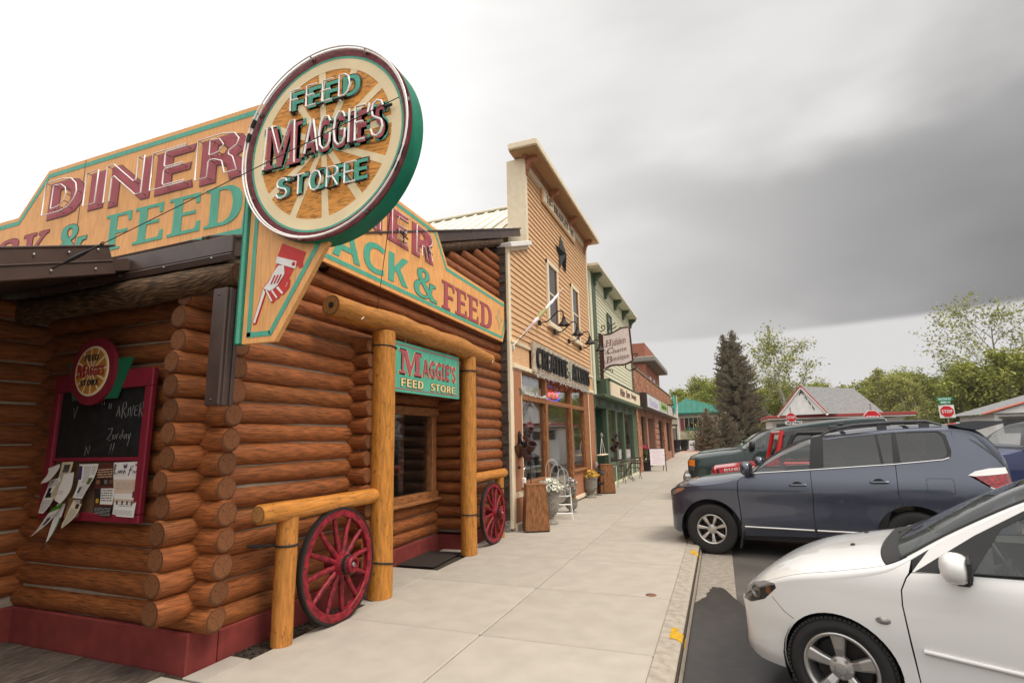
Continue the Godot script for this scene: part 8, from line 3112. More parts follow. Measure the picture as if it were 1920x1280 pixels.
func scuttle(s: BodySkin, x0: float, wide: float, t0: float) -> MB:
	# dark plastic cowl between hood and glass
	var b := MB.new()
	var nt := 12
	for sg in [1.0, -1.0]:
		var st := b.v.size()
		for i in 5:
			for j in nt + 1:
				var th := lerpf(t0, PI / 2, float(j) / nt)
				var lo := x0 + s.bow * pow(1.0 - sin(th), 1.2)
				var x := lo + wide * i / 4.0
				var n := s.nrm_top(x, th, sg)
				b.vert(s.at(x, 0, sg, th) + n * 0.006, n, Vector2(x, th))
		for i in 4:
			for j in nt:
				var k := st + i * (nt + 1) + j
				b.tri(k, k + 1, k + nt + 2)
				b.tri(k, k + nt + 2, k + nt + 1)
	return b

func blue_suv() -> void:
	var c := thing("blue_suv", "slate blue SUV with roof rails parked nose to the sidewalk", "car", Vector3(-0.10, -0.13, -10.256), -9)
	var P := paint(0.075, 0.084, 0.115, 0.5, 0.25)
	var s := BodySkin.new()
	s.top = [-0.70, 0.80, -0.69, 0.90, -0.66, 0.99, -0.55, 1.065, -0.3, 1.13, 0.1, 1.19, 0.40, 1.235, 0.55, 1.26, 0.8, 1.41, 1.1, 1.585, 1.4, 1.725, 1.53, 1.795, 1.9, 1.872, 2.3, 1.92, 2.6, 1.94, 3.0, 1.95, 3.3, 1.94, 3.44, 1.89, 3.56, 1.72, 3.70, 1.47, 3.76, 1.36, 3.79, 1.05]
	s.plan = [-0.70, 0.52, -0.69, 0.60, -0.66, 0.70, -0.60, 0.78, -0.50, 0.85, -0.35, 0.91, -0.1, 0.945, 0.3, 0.955, 2.2, 0.955, 3.0, 0.945, 3.3, 0.92, 3.5, 0.87, 3.65, 0.79, 3.74, 0.70, 3.79, 0.58]
	s.roll = [-0.70, 0.05, -0.5, 0.06, -0.3, 0.09, 0.1, 0.12, 0.3, 0.11, 0.55, 0.08, 1.0, 0.07, 1.6, 0.09, 2.4, 0.11, 3.2, 0.11, 3.4, 0.10, 3.79, 0.08]
	s.side = [0.15, -0.10, 0.30, -0.045, 0.42, -0.012, 0.60, 0.0, 0.80, -0.004, 0.98, 0.004, 1.10, -0.004, 1.22, -0.03, 1.30, -0.055, 1.45, -0.10, 1.65, -0.165, 1.85, -0.245]
	s.bow = 0.30
	s.pw = 2.8
	var hy := 0.385
	var ar := 0.465
	var rx := 2.654
	var fe := [-0.695, 0.42, -0.66, 0.33, -0.55, 0.295, -0.45, 0.30]
	fe.append_array(arc(0, hy, ar, 191, -12, 26))
	fe.append_array([0.445, 0.287, 0.452, 0.614, 0.432, 0.96, 0.44, 1.108, 0.49, 1.193])
	fe.append_array(ridge(s, 0.50, -0.695, 24))
	var hl := pv([-0.68, 0.87, -0.58, 0.89, -0.45, 0.95, -0.37, 1.01, -0.42, 1.03, -0.54, 1.0, -0.66, 0.94])
	add_panels(c, "fender", s, with_hole(pv(fe), hl), P)
	add_panels(c, "headlight_bowl", s, [hl], M.steel, -0.03)
	add_panels(c, "headlight_lens", s, [hl], M.lampclear, 0.002)
	add_panels(c, "turn_signal", s, [pv([-0.58, 0.91, -0.46, 0.965, -0.38, 1.008, -0.52, 0.985])], M.amber, -0.012)
	line_on(c, "joint", s, [-0.42, 0.6, -0.45, 0.7, -0.5, 0.8], 0.003, 0.0, M.black)
	line_on(c, "bumper_slots", s, [-0.5, 0.62, -0.47, 0.62], 0.006, 0.0, M.black)
	var nb := MB.new()
	for k in 12:
		var y0 := 0.32 + 0.04 * k
		var a := s.at(-0.70, y0, 1.0)
		var b2 := s.at(-0.70, y0 + 0.04, 1.0)
		nb.quad(Vector3(a.x, a.y, -a.z), a, b2, Vector3(b2.x, b2.y, -b2.z), Vector3(-1, 0, 0))
	part("nose_panel", c, nb, P)
	bx(c, "grille", M.chrome, Vector3(-0.70, 0.66, 0), Vector3(0.05, 0.16, 0.9), 0.02)
	part("hood", c, hood_panel(s, -0.70, 0.48, 0.30), P)
	for sg in [1.0, -1.0]:
		part("fender_top", c, top_panel(s, -0.70, 0.55, 0.0, 0.288, 0.0, 28, 5, [sg]), P)
	part("gap_shadow", c, hood_panel(s, -0.68, 0.46, 0.22, -0.02), M.black)
	for sg in [1.0, -1.0]:
		part("pillar", c, top_panel(s, 0.55, 1.50, 0.0, 0.40, 0.0, 18, 5, [sg]), P)
	part("scuttle", c, scuttle(s, 0.50, 0.10, 0.30), M.plastic)
	part("windscreen", c, screen(s, 0.60, 1.48, 0.41), M.carglass)
	part("roof", c, top_panel(s, 1.48, 3.40, 0.0, PI / 2, 0.0, 30, 12), P)
	part("tailgate_glass", c, top_panel(s, 3.42, 3.70, 0.42, PI / 2, 0.004, 10, 8), M.privacy)
	part("tailgate_inner", c, top_panel(s, 3.40, 3.71, 0.36, PI / 2, -0.03, 10, 8), M.black)
	for sg in [1.0, -1.0]:
		part("rear_pillar", c, top_panel(s, 3.40, 3.71, 0.0, 0.42, 0.0, 10, 5, [sg]), P)
	part("tailgate", c, top_panel(s, 3.70, 3.79, 0.0, PI / 2, 0.0, 6, 8), P)
	var tq := MB.new()
	for k in 12:
		var y0 := 0.34 + 0.052 * k
		var a := s.at(3.79, y0, 1.0)
		var b2 := s.at(3.79, y0 + 0.052, 1.0)
		tq.quad(a, Vector3(a.x, a.y, -a.z), Vector3(b2.x, b2.y, -b2.z), b2, Vector3(1, 0, 0))
	part("rear_panel", c, tq, P)
	add_panels(c, "tailgate_glass", s, [pv([3.39, 1.745, 3.662, 1.471, 3.721, 1.453, 3.696, 1.467, 3.467, 1.7])], M.privacy, 0.006)
	# roof spoiler
	var sp := MB.new()
	sp.poly(pv([3.22, 1.928, 3.5, 1.972, 3.78, 1.962, 3.81, 1.94, 3.70, 1.905, 3.52, 1.85, 3.35, 1.88]), 1.40, at2(Transform3D.IDENTITY, 0, 0, 0.70))
	part("roof_spoiler", c, sp, paint(0.03, 0.032, 0.04, 0.3, 0.35))
	# doors
	var g := 0.004
	add_panels(c, "front_door", s, [pv([0.452 + g, 0.317, 0.46 + g, 0.614, 0.44 + g, 0.96, 0.448 + g, 1.108, 0.5, 1.198, 0.619, 1.241, 1.47 - g, 1.306, 1.47 - g, 0.935, 1.449 - g, 0.645, 1.46 - g, 0.357])], P)
	var d2 := [1.46 + g, 0.357, 1.449 + g, 0.645, 1.47 + g, 0.935, 1.47 + g, 1.308, 2.526 - g, 1.394, 2.504 - g, 1.008]
	d2.append_array(arc(rx, hy, ar + 0.004, 102, 178, 10))
	d2.append_array([2.122, 0.384])
	add_panels(c, "rear_door", s, [pv(d2)], P)
	var q := [2.526 + g, 1.395, 3.14, 1.478]
	q.append_array([3.21, 1.548])
	q.append_array(ridge(s, 3.23, 3.785, 14))
	q.append_array([3.796, 0.564, 3.62, 0.502, 3.192, 0.457])
	q.append_array(arc(rx, hy, ar, -6, 102, 20))
	q.append_array([2.504 + g, 1.008])
	var tl := pv([3.296, 1.261, 3.382, 1.314, 3.535, 1.347, 3.788, 1.36, 3.788, 1.076, 3.586, 1.058, 3.501, 1.106])
	var fuel := pv([2.86, 1.007, 3.105, 1.014, 3.132, 1.037, 3.132, 1.198, 3.105, 1.22, 2.86, 1.216, 2.834, 1.192, 2.834, 1.03])
	var qp := []
	for a in with_hole(pv(q), tl):
		for z in with_hole(a, fuel):
			qp.append(z)
	add_panels(c, "rear_quarter", s, qp, P)
	add_panels(c, "fuel_flap", s, [Geometry2D.offset_polygon(fuel, -0.004)[0]], P)
	add_panels(c, "taillight_red", s, [pv([3.365, 1.244, 3.788, 1.279, 3.788, 1.094, 3.594, 1.085, 3.501, 1.128])], M.redlamp, 0.003)
	add_panels(c, "taillight_clear", s, [pv([3.296, 1.261, 3.382, 1.314, 3.535, 1.347, 3.788, 1.36, 3.788, 1.283, 3.365, 1.248])], mat(lin(0.72, 0.71, 0.70), 0.12), 0.003)
	add_panels(c, "taillight_clear", s, [pv([3.51, 1.119, 3.594, 1.081, 3.788, 1.09, 3.788, 1.072, 3.586, 1.058, 3.501, 1.106])], mat(lin(0.6, 0.55, 0.52), 0.15), 0.003)
	add_panels(c, "sill", s, [pv([0.46, 0.258, 2.25, 0.332, 2.25, 0.381, 0.46, 0.31])], M.plastic)
	add_panels(c, "inner_skin", s, [pv([0.46, 0.278, 2.25, 0.351, 2.486, 1.007, 3.105, 1.253, 3.105, 1.436, 2.486, 1.363, 0.5, 1.188])], M.black, -0.03)
	line_on(c, "door_moulding", s, [0.5, 0.457, 1.436, 0.457], 0.017, 0.006, M.alloy)
	line_on(c, "door_moulding", s, [1.474, 0.457, 2.141, 0.46], 0.017, 0.006, M.alloy)
	# windows
	var w1 := pv([0.698, 1.268, 1.46, 1.323, 1.522, 1.762, 1.356, 1.715, 1.106, 1.587, 0.893, 1.444])
	var w2 := pv([1.649, 1.34, 2.359, 1.397, 2.341, 1.822, 1.686, 1.79])
	var w3 := pv([2.396, 1.4, 2.504, 1.408, 2.544, 1.828, 2.373, 1.824])
	var w4 := pv([2.594, 1.419, 3.036, 1.468, 3.114, 1.505, 3.136, 1.57, 3.119, 1.77, 3.071, 1.835, 2.594, 1.833])
	var zone := [0.599, 1.241, 1.47, 1.309, 2.526, 1.397, 3.158, 1.481, 3.218, 1.557]
	zone.append_array(ridge(s, 3.225, 0.72, 30))
	var blackz := pv([0.659, 1.252, 1.47, 1.313, 2.526, 1.399, 3.062, 1.454, 3.158, 1.494, 3.179, 1.575, 3.158, 1.79, 3.088, 1.853, 2.576, 1.855, 1.677, 1.815, 1.526, 1.787, 1.317, 1.732, 1.068, 1.595, 0.854, 1.449])
	var bl := [blackz]
	for h in [w1, w2, w3, w4]:
		var nx := []
		for a in bl:
			nx.append_array(with_hole(a, h))
		bl = nx
	add_panels(c, "window_surround", s, bl, M.plastic, 0.001)
	add_panels(c, "roof_side", s, with_hole(pv(zone), blackz), P)
	add_panels(c, "side_window", s, [w1], M.carglass, -0.006)
	for h in [w2, w3, w4]:
		add_panels(c, "side_window", s, [h], M.privacy, -0.006)
	line_on(c, "waist_chrome", s, [0.678, 1.256, 1.47, 1.314, 2.526, 1.4, 3.062, 1.458, 3.14, 1.485], 0.008, 0.006, M.chrome)
	for sg in [1.0, -1.0]:
		for e in [[1.18, 1.095], [2.20, 1.155]]:
			var b := MB.new()
			b.tube([s.at(e[0], e[1], sg) + Vector3(0, 0, 0.008 * sg), s.at(e[0] + 0.03, e[1], sg) + Vector3(0, 0, 0.04 * sg), s.at(e[0] + 0.17, e[1] + 0.004, sg) + Vector3(0, 0, 0.04 * sg), s.at(e[0] + 0.21, e[1] + 0.004, sg) + Vector3(0, 0, 0.008 * sg)], 0.016, 8)
			part("door_handle", c, b, P)
			b = MB.new()
			b.lathe([Vector2(0, 0.001), Vector2(0.05, 0.003)], Transform3D(Basis(Vector3.RIGHT, PI / 2 * sg) * Basis.from_scale(Vector3(1.3, 1, 0.8)), s.at(e[0] + 0.10, e[1] + 0.012, sg) + Vector3(0, 0, 0.001 * sg)), 18)
			part("handle_recess", c, b, M.plastic)
		var mm := Node3D.new()
		mm.name = pname(c, "mirror")
		c.add_child(mm)
		var b := MB.new()
		var mp := s.at(0.62, 1.32, sg) + Vector3(-0.02, 0.015, 0.12 * sg)
		ellipsoid(b, mp, Vector3(0.085, 0.105, 0.12), 2.6)
		part("housing", mm, b, P)
		b = MB.new()
		b.box(mp + Vector3(0.07, 0, 0), Vector3(0.03, 0.17, 0.2), Basis.IDENTITY, 0.02)
		part("mirror_back", mm, b, M.plastic)
		# roof rails
		b = MB.new()
		b.tube([Vector3(1.62, 1.79, sg * 0.60), Vector3(1.82, 1.90, sg * 0.60), Vector3(2.1, 1.955, sg * 0.60), Vector3(2.6, 1.985, sg * 0.60), Vector3(2.98, 1.985, sg * 0.60), Vector3(3.15, 1.93, sg * 0.60)], [0.012, 0.022, 0.024, 0.024, 0.022, 0.014], 8)
		for x in [1.84, 2.45, 2.95]:
			b.box(Vector3(x, 1.92, sg * 0.60), Vector3(0.12, 0.08, 0.035), Basis.IDENTITY, 0.01)
		part("roof_rail", c, b, mat(lin(0.06, 0.06, 0.065), 0.4))
		b = MB.new()
		b.box(Vector3(0.44, 0.26, sg * 0.86), Vector3(0.03, 0.26, 0.22), Basis(Vector3.BACK, -0.25), 0.008)
		part("mud_flap", c, b, M.plastic)
	for x in [1.95, 2.75]:
		bx(c, "cross_bar", mat(lin(0.05, 0.05, 0.055), 0.4), Vector3(x, 1.985, 0), Vector3(0.07, 0.03, 1.2), 0.012)
	wheel_well(c, 0, hy, ar + 0.01, 0.90)
	wheel_well(c, rx, hy, ar + 0.01, 0.90)
	for e in [[0.0, 0.815], [0.0, -0.815], [rx, 0.815], [rx, -0.815]]:
		car_wheel(c, Vector3(e[0], hy, e[1]), 0.385, 0.245, 0.228, 7, M.alloy, [0.045, 0.07], false)
	bx(c, "floor_pan", M.black, Vector3(1.55, 0.38, 0), Vector3(4.1, 0.10, 1.3))
	bx(c, "bulkhead", M.black, Vector3(0.42, 0.7, 0), Vector3(0.2, 0.8, 1.6))
	bx(c, "dashboard", M.plastic, Vector3(0.86, 1.16, 0), Vector3(0.5, 0.18, 1.5), 0.06)
	steering(c, Vector3(1.15, 1.22, 0.40))
	for z in [0.40, -0.40]:
		seat(c, 1.50, z, 0.78, M.seattan)
		seat(c, 2.45, z, 0.80, M.seattan)

func big_suv(called: String, label: String, at: Vector3, P: Material, tan_arch: bool, turn: float) -> void:
	var c := thing(called, label, "car", at, turn)
	var s := BodySkin.new()
	s.top = [-0.86, 1.16, -0.82, 1.24, -0.7, 1.31, -0.4, 1.37, 0.0, 1.42, 0.42, 1.46, 0.52, 1.48, 0.8, 1.68, 1.1, 1.88, 1.3, 1.97, 1.9, 2.08, 2.6, 2.17, 3.4, 2.23, 3.95, 2.24, 4.08, 1.8, 4.15, 1.2]
	s.plan = [-0.86, 0.84, -0.8, 0.90, -0.65, 0.95, -0.3, 0.98, 0.5, 0.99, 3.4, 0.98, 4.0, 0.94, 4.15, 0.88]
	s.roll = [-0.86, 0.12, -0.5, 0.13, 0.3, 0.11, 0.52, 0.07, 1.2, 0.07, 4.15, 0.07]
	s.side = [0.2, -0.06, 0.4, -0.02, 0.6, 0.0, 1.0, 0.0, 1.3, -0.02, 1.45, -0.04, 1.7, -0.10, 1.97, -0.17]
	s.bow = 0.12
	s.pw = 3.2
	var hy := 0.40
	var ar := 0.50
	var rx := 2.95
	var fe := [-0.85, 0.62, -0.80, 0.44, -0.54, 0.44]
	fe.append_array(arc(0, hy, ar, 175, 5, 20))
	fe.append_array([0.60, 0.40, 0.60, 1.30, 0.58, 1.40])
	fe.append_array(ridge(s, 0.56, -0.85, 20))
	var lampp := pv([-0.85, 0.93, -0.70, 0.93, -0.68, 1.20, -0.84, 1.20])
	add_panels(c, "fender", s, Geometry2D.clip_polygons(pv(fe), lampp), P)
	add_panels(c, "headlight", s, [pv([-0.85, 0.93, -0.70, 0.93, -0.69, 1.04, -0.85, 1.04])], M.lampclear, 0.0)
	add_panels(c, "turn_signal", s, [pv([-0.85, 1.045, -0.69, 1.045, -0.68, 1.20, -0.84, 1.20])], M.amber, 0.0)
	bx(c, "grille", M.plastic, Vector3(-0.85, 1.02, 0), Vector3(0.05, 0.3, 1.5), 0.02)
	bx(c, "nose_panel", M.plastic, Vector3(-0.80, 0.9, 0), Vector3(0.06, 0.6, 1.5))
	bx(c, "bumper", M.chrome if not tan_arch else M.steel, Vector3(-0.90, 0.70, 0), Vector3(0.24, 0.26, 1.88), 0.06)
	bx(c, "bumper_valance", M.plastic, Vector3(-0.84, 0.50, 0), Vector3(0.2, 0.18, 1.8), 0.05)
	part("hood", c, top_panel(s, -0.86, 0.64, 0.0, PI / 2, 0.0, 24, 10), P)
	for sg in [1.0, -1.0]:
		part("pillar", c, top_panel(s, 0.62, 1.3, 0.0, 0.36, 0.0, 12, 4, [sg]), P)
	part("windscreen", c, screen(s, 0.54, 1.30, 0.36), M.carglass)
	part("scuttle", c, scuttle(s, 0.48, 0.08, 0.3), M.plastic)
	part("roof", c, top_panel(s, 1.30, 4.15, 0.0, PI / 2, 0.0, 26, 10), P)
	var g := 0.004
	add_panels(c, "front_door", s, [pv([0.60 + g, 0.42, 0.60 + g, 1.30, 0.58 + g, 1.44, 1.66 - g, 1.46, 1.66 - g, 0.42])], P)
	add_panels(c, "rear_body", s, Geometry2D.clip_polygons(pv([1.66 + g, 0.42, 1.66 + g, 1.46, 4.12, 1.48, 4.12, 0.45]), pv(arc(rx, hy, ar, 0, 360, 28))), P)
	var w1 := pv([0.86, 1.475, 1.56, 1.485, 1.60, 1.90, 1.22, 1.87, 1.06, 1.76])
	var w2 := pv([1.76, 1.485, 2.72, 1.49, 2.70, 1.91, 1.76, 1.91])
	var w3 := pv([2.86, 1.50, 3.85, 1.51, 3.75, 1.90, 2.84, 1.91])
	var zone := [0.62, 1.446, 1.66, 1.465, 4.12, 1.485]
	zone.append_array(ridge(s, 4.05, 0.66, 26))
	var bl := [pv(zone)]
	for h in [w1, w2, w3]:
		var nx := []
		for a in bl:
			nx.append_array(with_hole(a, h))
		bl = nx
	add_panels(c, "roof_side", s, bl, P)
	add_panels(c, "side_window", s, [w1], M.carglass, -0.01)
	add_panels(c, "side_window", s, [w2], M.privacy, -0.01)
	add_panels(c, "side_window", s, [w3], M.privacy, -0.01)
	if tan_arch:
		line_on(c, "arch_trim", s, arc(0, hy, ar, 178, 2, 22), 0.022, 0.004, mat(lin(0.30, 0.24, 0.18), 0.6))
	for sg in [1.0, -1.0]:
		var mm := Node3D.new()
		mm.name = pname(c, "mirror")
		c.add_child(mm)
		var b := MB.new()
		ellipsoid(b, Vector3(0.78, 1.56, sg * 1.12), Vector3(0.07, 0.12, 0.11), 3.0)
		b.tube([Vector3(0.80, 1.47, sg * 0.92), Vector3(0.79, 1.50, sg * 1.08)], 0.03, 6)
		part("housing", mm, b, M.plastic)
		var h := MB.new()
		h.tube([s.at(1.38, 1.27, sg), s.at(1.40, 1.27, sg) + Vector3(0, 0, 0.03 * sg), s.at(1.53, 1.27, sg) + Vector3(0, 0, 0.03 * sg), s.at(1.55, 1.27, sg)], 0.014, 6)
		part("door_handle", c, h, M.plastic)
	wheel_well(c, 0, hy, ar, 0.94)
	wheel_well(c, rx, hy, ar, 0.94)
	for e in [[0.0, 0.84], [0.0, -0.84], [rx, 0.84], [rx, -0.84]]:
		car_wheel(c, Vector3(e[0], hy, e[1]), 0.40, 0.26, 0.215, 6, M.alloy, [0.05, 0.07], false)
	bx(c, "floor_pan", M.black, Vector3(1.7, 0.45, 0), Vector3(4.6, 0.10, 1.4))
	bx(c, "bulkhead", M.black, Vector3(0.45, 0.9, 0), Vector3(0.2, 0.9, 1.6))
	bx(c, "dashboard", M.plastic, Vector3(0.92, 1.36, 0), Vector3(0.4, 0.16, 1.6), 0.05)
	steering(c, Vector3(1.18, 1.42, 0.42))
	for z in [0.42, -0.42]:
		seat(c, 1.5, z, 0.95, M.seattan)

func red_offroader() -> void:
	var c := thing("red_offroader", "red off-roader with black soft top between the blue and the green SUV", "car", Vector3(0.42, -0.13, -13.25), 2.5)
	var R := paint(0.55, 0.012, 0.018)
	var b := MB.new()
	# flat topped hood, narrower at the grille
	var hw0 := 0.56
	var hw1 := 0.72
	var pr := [[-0.62, 1.08, hw0], [-0.58, 1.15, hw0], [0.0, 1.22, 0.64], [0.62, 1.28, hw1]]
	for k in pr.size() - 1:
		var A: Array = pr[k]
		var B: Array = pr[k + 1]
		b.quad(Vector3(A[0], A[1], A[2]), Vector3(B[0], B[1], B[2]), Vector3(B[0], B[1] + 0.03, 0), Vector3(A[0], A[1] + 0.03, 0), Vector3(-0.1, 1, 0.05).normalized())
		b.quad(Vector3(A[0], A[1], -A[2]), Vector3(A[0], A[1] + 0.03, 0), Vector3(B[0], B[1] + 0.03, 0), Vector3(B[0], B[1], -B[2]), Vector3(-0.1, 1, -0.05).normalized())
		for sg in [1.0, -1.0]:
			b.quad(Vector3(A[0], 0.90, sg * (A[2] + 0.015)), Vector3(B[0], 0.90, sg * (B[2] + 0.015)), Vector3(B[0], B[1], sg * B[2]), Vector3(A[0], A[1], sg * A[2]), Vector3(0, 0.05, sg))
	part("hood", c, b, R)
	bx(c, "grille", R, Vector3(-0.62, 0.88, 0), Vector3(0.06, 0.52, 1.16), 0.03)
	for k in 7:
		bx(c, "grille_slot", M.black, Vector3(-0.652, 0.90, -0.27 + 0.09 * k), Vector3(0.01, 0.32, 0.045), 0.004)
	for z in [0.44, -0.44]:
		var l := MB.new()
		l.lathe([Vector2(0, 0.03), Vector2(0.08, 0.02), Vector2(0.095, 0.0)], Transform3D(Basis(Vector3.BACK, PI / 2), Vector3(-0.65, 0.95, z)), 16)
		part("headlight", c, l, M.chrome)
	bx(c, "bumper", M.plastic, Vector3(-0.86, 0.62, 0), Vector3(0.16, 0.18, 1.6), 0.03)
	for sg in [1.0, -1.0]:
		bx(c, "hood_latch", M.black, Vector3(-0.55, 1.08, sg * 0.60), Vector3(0.05, 0.10, 0.03), 0.008)
		var fl := MB.new()
		fl.poly(pv([-0.62, 0.86, -0.50, 1.02, 0.30, 1.02, 0.52, 0.70, 0.44, 0.70, 0.26, 0.95, -0.46, 0.95, -0.56, 0.84]), 0.28, at2(Transform3D.IDENTITY, 0, 0, 0.90 if sg > 0 else -0.62))
		part("fender", c, fl, M.plastic)
		if sg > 0:
			part("lettering", c, word("RUBICON", font(true), Transform3D(Basis(Vector3.UP, -0.11) * Basis(Vector3.BACK, 0.10), Vector3(-0.42, 1.085, 0.628)), 0.66, 0.055, 0.006, M.white, null), M.white)
		# door with its upper frame
		var d := MB.new()
		d.box(Vector3(1.15, 0.92, sg * 0.79), Vector3(0.92, 0.72, 0.06), Basis.IDENTITY, 0.03)
		part("door", c, d, R)
		var f := MB.new()
		f.tube([Vector3(0.70, 1.28, sg * 0.78), Vector3(0.98, 1.80, sg * 0.72), Vector3(1.06, 1.86, sg * 0.71), Vector3(1.55, 1.86, sg * 0.71), Vector3(1.60, 1.80, sg * 0.72), Vector3(1.61, 1.28, sg * 0.78)], 0.045, 8)
		part("door_frame", c, f, M.plastic)
		var gl := MB.new()
		gl.quad(Vector3(0.76, 1.28, sg * 0.77), Vector3(1.58, 1.28, sg * 0.77), Vector3(1.56, 1.84, sg * 0.715), Vector3(1.02, 1.84, sg * 0.715), Vector3(0, 0.1, sg))
		part("side_window", c, gl, M.carglass)
		bx(c, "rear_tub", R, Vector3(2.25, 0.95, sg * 0.76), Vector3(1.25, 0.66, 0.08), 0.03)
	bx(c, "cowl", R, Vector3(0.66, 1.10, 0), Vector3(0.16, 0.40, 1.5), 0.03)
	bx(c, "tail_panel", R, Vector3(2.85, 0.95, 0), Vector3(0.08, 0.66, 1.5), 0.03)
	bx(c, "floor_pan", M.black, Vector3(1.2, 0.58, 0), Vector3(3.6, 0.10, 1.3))
	b = MB.new()
	for sg in [1.0, -1.0]:
		b.tube([Vector3(0.62, 1.28, sg * 0.70), Vector3(0.78, 1.88, sg * 0.66)], 0.05, 8)
	b.tube([Vector3(0.62, 1.29, -0.70), Vector3(0.62, 1.29, 0.70)], 0.05, 8)
	b.tube([Vector3(0.78, 1.88, -0.66), Vector3(0.78, 1.88, 0.66)], 0.05, 8)
	part("windscreen_frame", c, b, R)
	b = MB.new()
	b.quad(Vector3(0.62, 1.30, -0.68), Vector3(0.62, 1.30, 0.68), Vector3(0.77, 1.86, 0.64), Vector3(0.77, 1.86, -0.64))
	part("windscreen", c, b, M.carglass)
	# black fabric top
	var tp := MB.new()
	var sec := [[0.80, 1.90], [1.5, 1.97], [2.3, 1.985], [2.95, 1.97], [3.05, 1.93]]
	for k in sec.size() - 1:
		var A: Array = sec[k]
		var B: Array = sec[k + 1]
		tp.quad(Vector3(A[0], A[1], 0.64), Vector3(B[0], B[1], 0.64), Vector3(B[0], B[1], -0.64), Vector3(A[0], A[1], -0.64), Vector3(0, 1, 0))
		for sg in [1.0, -1.0]:
			tp.quad(Vector3(A[0], A[1] - 0.09, sg * 0.73), Vector3(B[0], B[1] - 0.09, sg * 0.73), Vector3(B[0], B[1], sg * 0.64), Vector3(A[0], A[1], sg * 0.64), Vector3(0, 0.6, sg * 0.8))
	for sg in [1.0, -1.0]:
		tp.quad(Vector3(1.66, 1.28, sg * 0.78), Vector3(2.9, 1.28, sg * 0.78), Vector3(3.0, 1.86, sg * 0.73), Vector3(1.66, 1.89, sg * 0.73), Vector3(0, 0, sg))
	tp.quad(Vector3(2.92, 1.28, -0.76), Vector3(2.92, 1.28, 0.76), Vector3(3.05, 1.93, 0.68), Vector3(3.05, 1.93, -0.68), Vector3(1, 0.1, 0))
	part("soft_top", c, tp, mat(lin(0.045, 0.042, 0.042), 0.9, M.fine, Vector3(4, 4, 1)))
	for e in [[0.0, 0.74], [0.0, -0.74], [2.42, 0.74], [2.42, -0.74]]:
		car_wheel(c, Vector3(e[0], 0.41, e[1]), 0.41, 0.26, 0.215, 5, M.alloy, [0.06, 0.08], false)
	var sw := Node3D.new()
	sw.name = "spare_wheel"
	c.add_child(sw)
	b = MB.new()
	b.lathe([Vector2(0, 0.1), Vector2(0.2, 0.1), Vector2(0.22, 0.12), Vector2(0.40, 0.11), Vector2(0.41, 0), Vector2(0.40, -0.11), Vector2(0, -0.11)], Transform3D(Basis(Vector3.BACK, -PI / 2), Vector3(3.05, 1.1, 0)), 30, false)
	part("tyre", sw, b, M.rubber)
	for z in [0.38, -0.38]:
		seat(c, 1.45, z, 0.86, M.seatgrey)
	steering(c, Vector3(1.05, 1.28, 0.38))

func silver_car() -> void:
	# only the windscreen arch of a silver car shows beyond the navy one
	var c := thing("silver_car", "silver car mostly hidden behind the navy SUV", "car", Vector3(0.55, -0.13, -25.2), 4)
	simple_car(c, paint(0.5, 0.5, 0.5, 0.5))

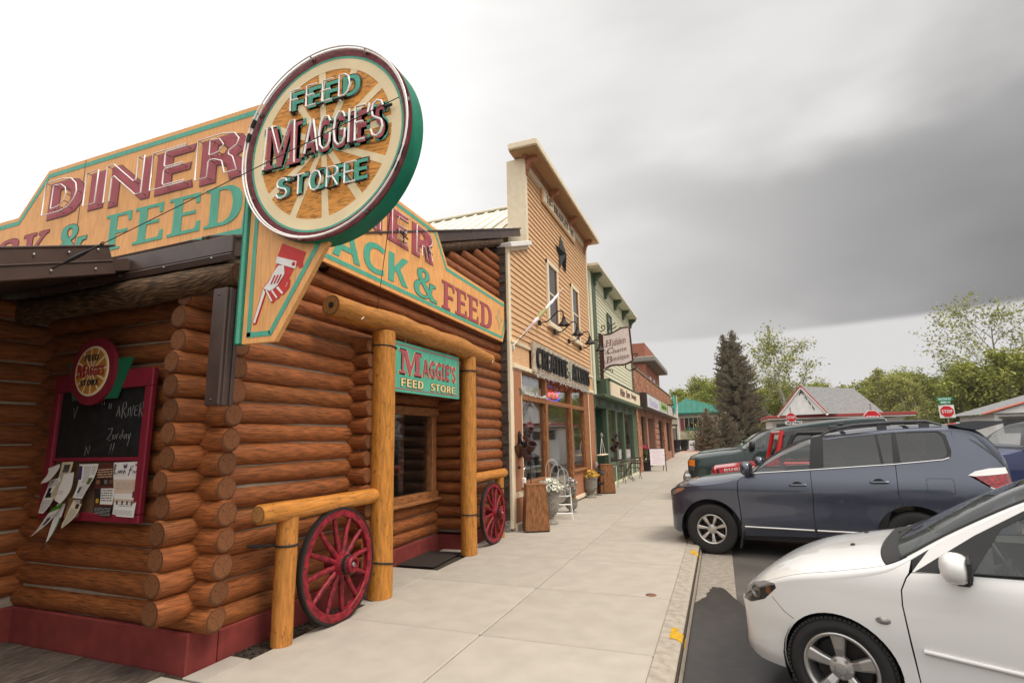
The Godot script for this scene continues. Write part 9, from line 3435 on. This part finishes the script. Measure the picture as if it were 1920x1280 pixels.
func simple_car(c: Node3D, P: Material) -> void:
	var s := BodySkin.new()
	s.top = [-0.9, 0.65, -0.8, 0.80, -0.4, 0.95, 0.4, 1.05, 1.1, 1.38, 1.7, 1.47, 2.4, 1.42, 3.0, 1.10, 3.4, 1.02, 3.5, 0.7]
	s.plan = [-0.9, 0.5, -0.8, 0.66, -0.5, 0.82, 0.0, 0.87, 2.5, 0.87, 3.3, 0.8, 3.5, 0.6]
	s.roll = [-0.9, 0.1, 3.5, 0.1]
	s.side = [0.2, -0.06, 0.5, 0.0, 0.9, -0.02, 1.0, -0.07, 1.45, -0.28]
	s.pw = 2.7
	var lower := [-0.89, 0.25, -0.36, 0.22]
	lower.append_array(arc(0, 0.32, 0.36, 195, -15, 16))
	lower.append_array(arc(2.6, 0.32, 0.36, 195, -15, 16))
	lower.append_array([3.48, 0.25])
	lower.append_array(ridge(s, 3.48, 2.7, 8))
	lower.append_array([2.5, 0.94, 0.5, 0.94])
	lower.append_array(ridge(s, 0.48, -0.89, 12))
	add_panels(c, "body_side", s, [pv(lower)], P)
	var zone := [0.5, 0.945, 2.52, 0.945]
	zone.append_array(ridge(s, 2.68, 0.62, 18))
	var w := pv([0.85, 0.97, 2.3, 0.97, 2.1, 1.26, 1.4, 1.30, 1.15, 1.24])
	add_panels(c, "roof_side", s, with_hole(pv(zone), w), P)
	add_panels(c, "side_window", s, [w], M.privacy, -0.01)
	part("hood", c, top_panel(s, -0.9, 0.42, 0.0, PI / 2, 0.0, 16, 8), P)
	part("windscreen", c, top_panel(s, 0.42, 1.15, 0.3, PI / 2, 0.0, 10, 8), M.carglass)
	for sg in [1.0, -1.0]:
		part("pillar", c, top_panel(s, 0.42, 1.15, 0.0, 0.3, 0.0, 10, 3, [sg]), P)
	part("roof", c, top_panel(s, 1.15, 2.4, 0.0, PI / 2, 0.0, 12, 8), P)
	part("rear_window", c, top_panel(s, 2.4, 3.0, 0.0, PI / 2, 0.0, 8, 8), M.privacy)
	part("boot_lid", c, top_panel(s, 3.0, 3.5, 0.0, PI / 2, 0.0, 8, 8), P)
	wheel_well(c, 0, 0.32, 0.36, 0.82)
	wheel_well(c, 2.6, 0.32, 0.36, 0.82)
	for e in [[0.0, 0.75], [0.0, -0.75], [2.6, 0.75], [2.6, -0.75]]:
		car_wheel(c, Vector3(e[0], 0.32, e[1]), 0.32, 0.2, 0.21, 5, M.alloy, [0.05, 0.08], false)
	bx(c, "floor_pan", M.black, Vector3(1.3, 0.3, 0), Vector3(4.0, 0.08, 1.2))

func far_blue() -> void:
	# a bright blue SUV parked beyond the tail of the slate one
	big_suv("bright_blue_suv", "bright blue SUV with pale roof rails showing at the right picture edge", Vector3(4.95, -0.13, -14.6), paint(0.012, 0.022, 0.09, 0.2), false, 6.0)
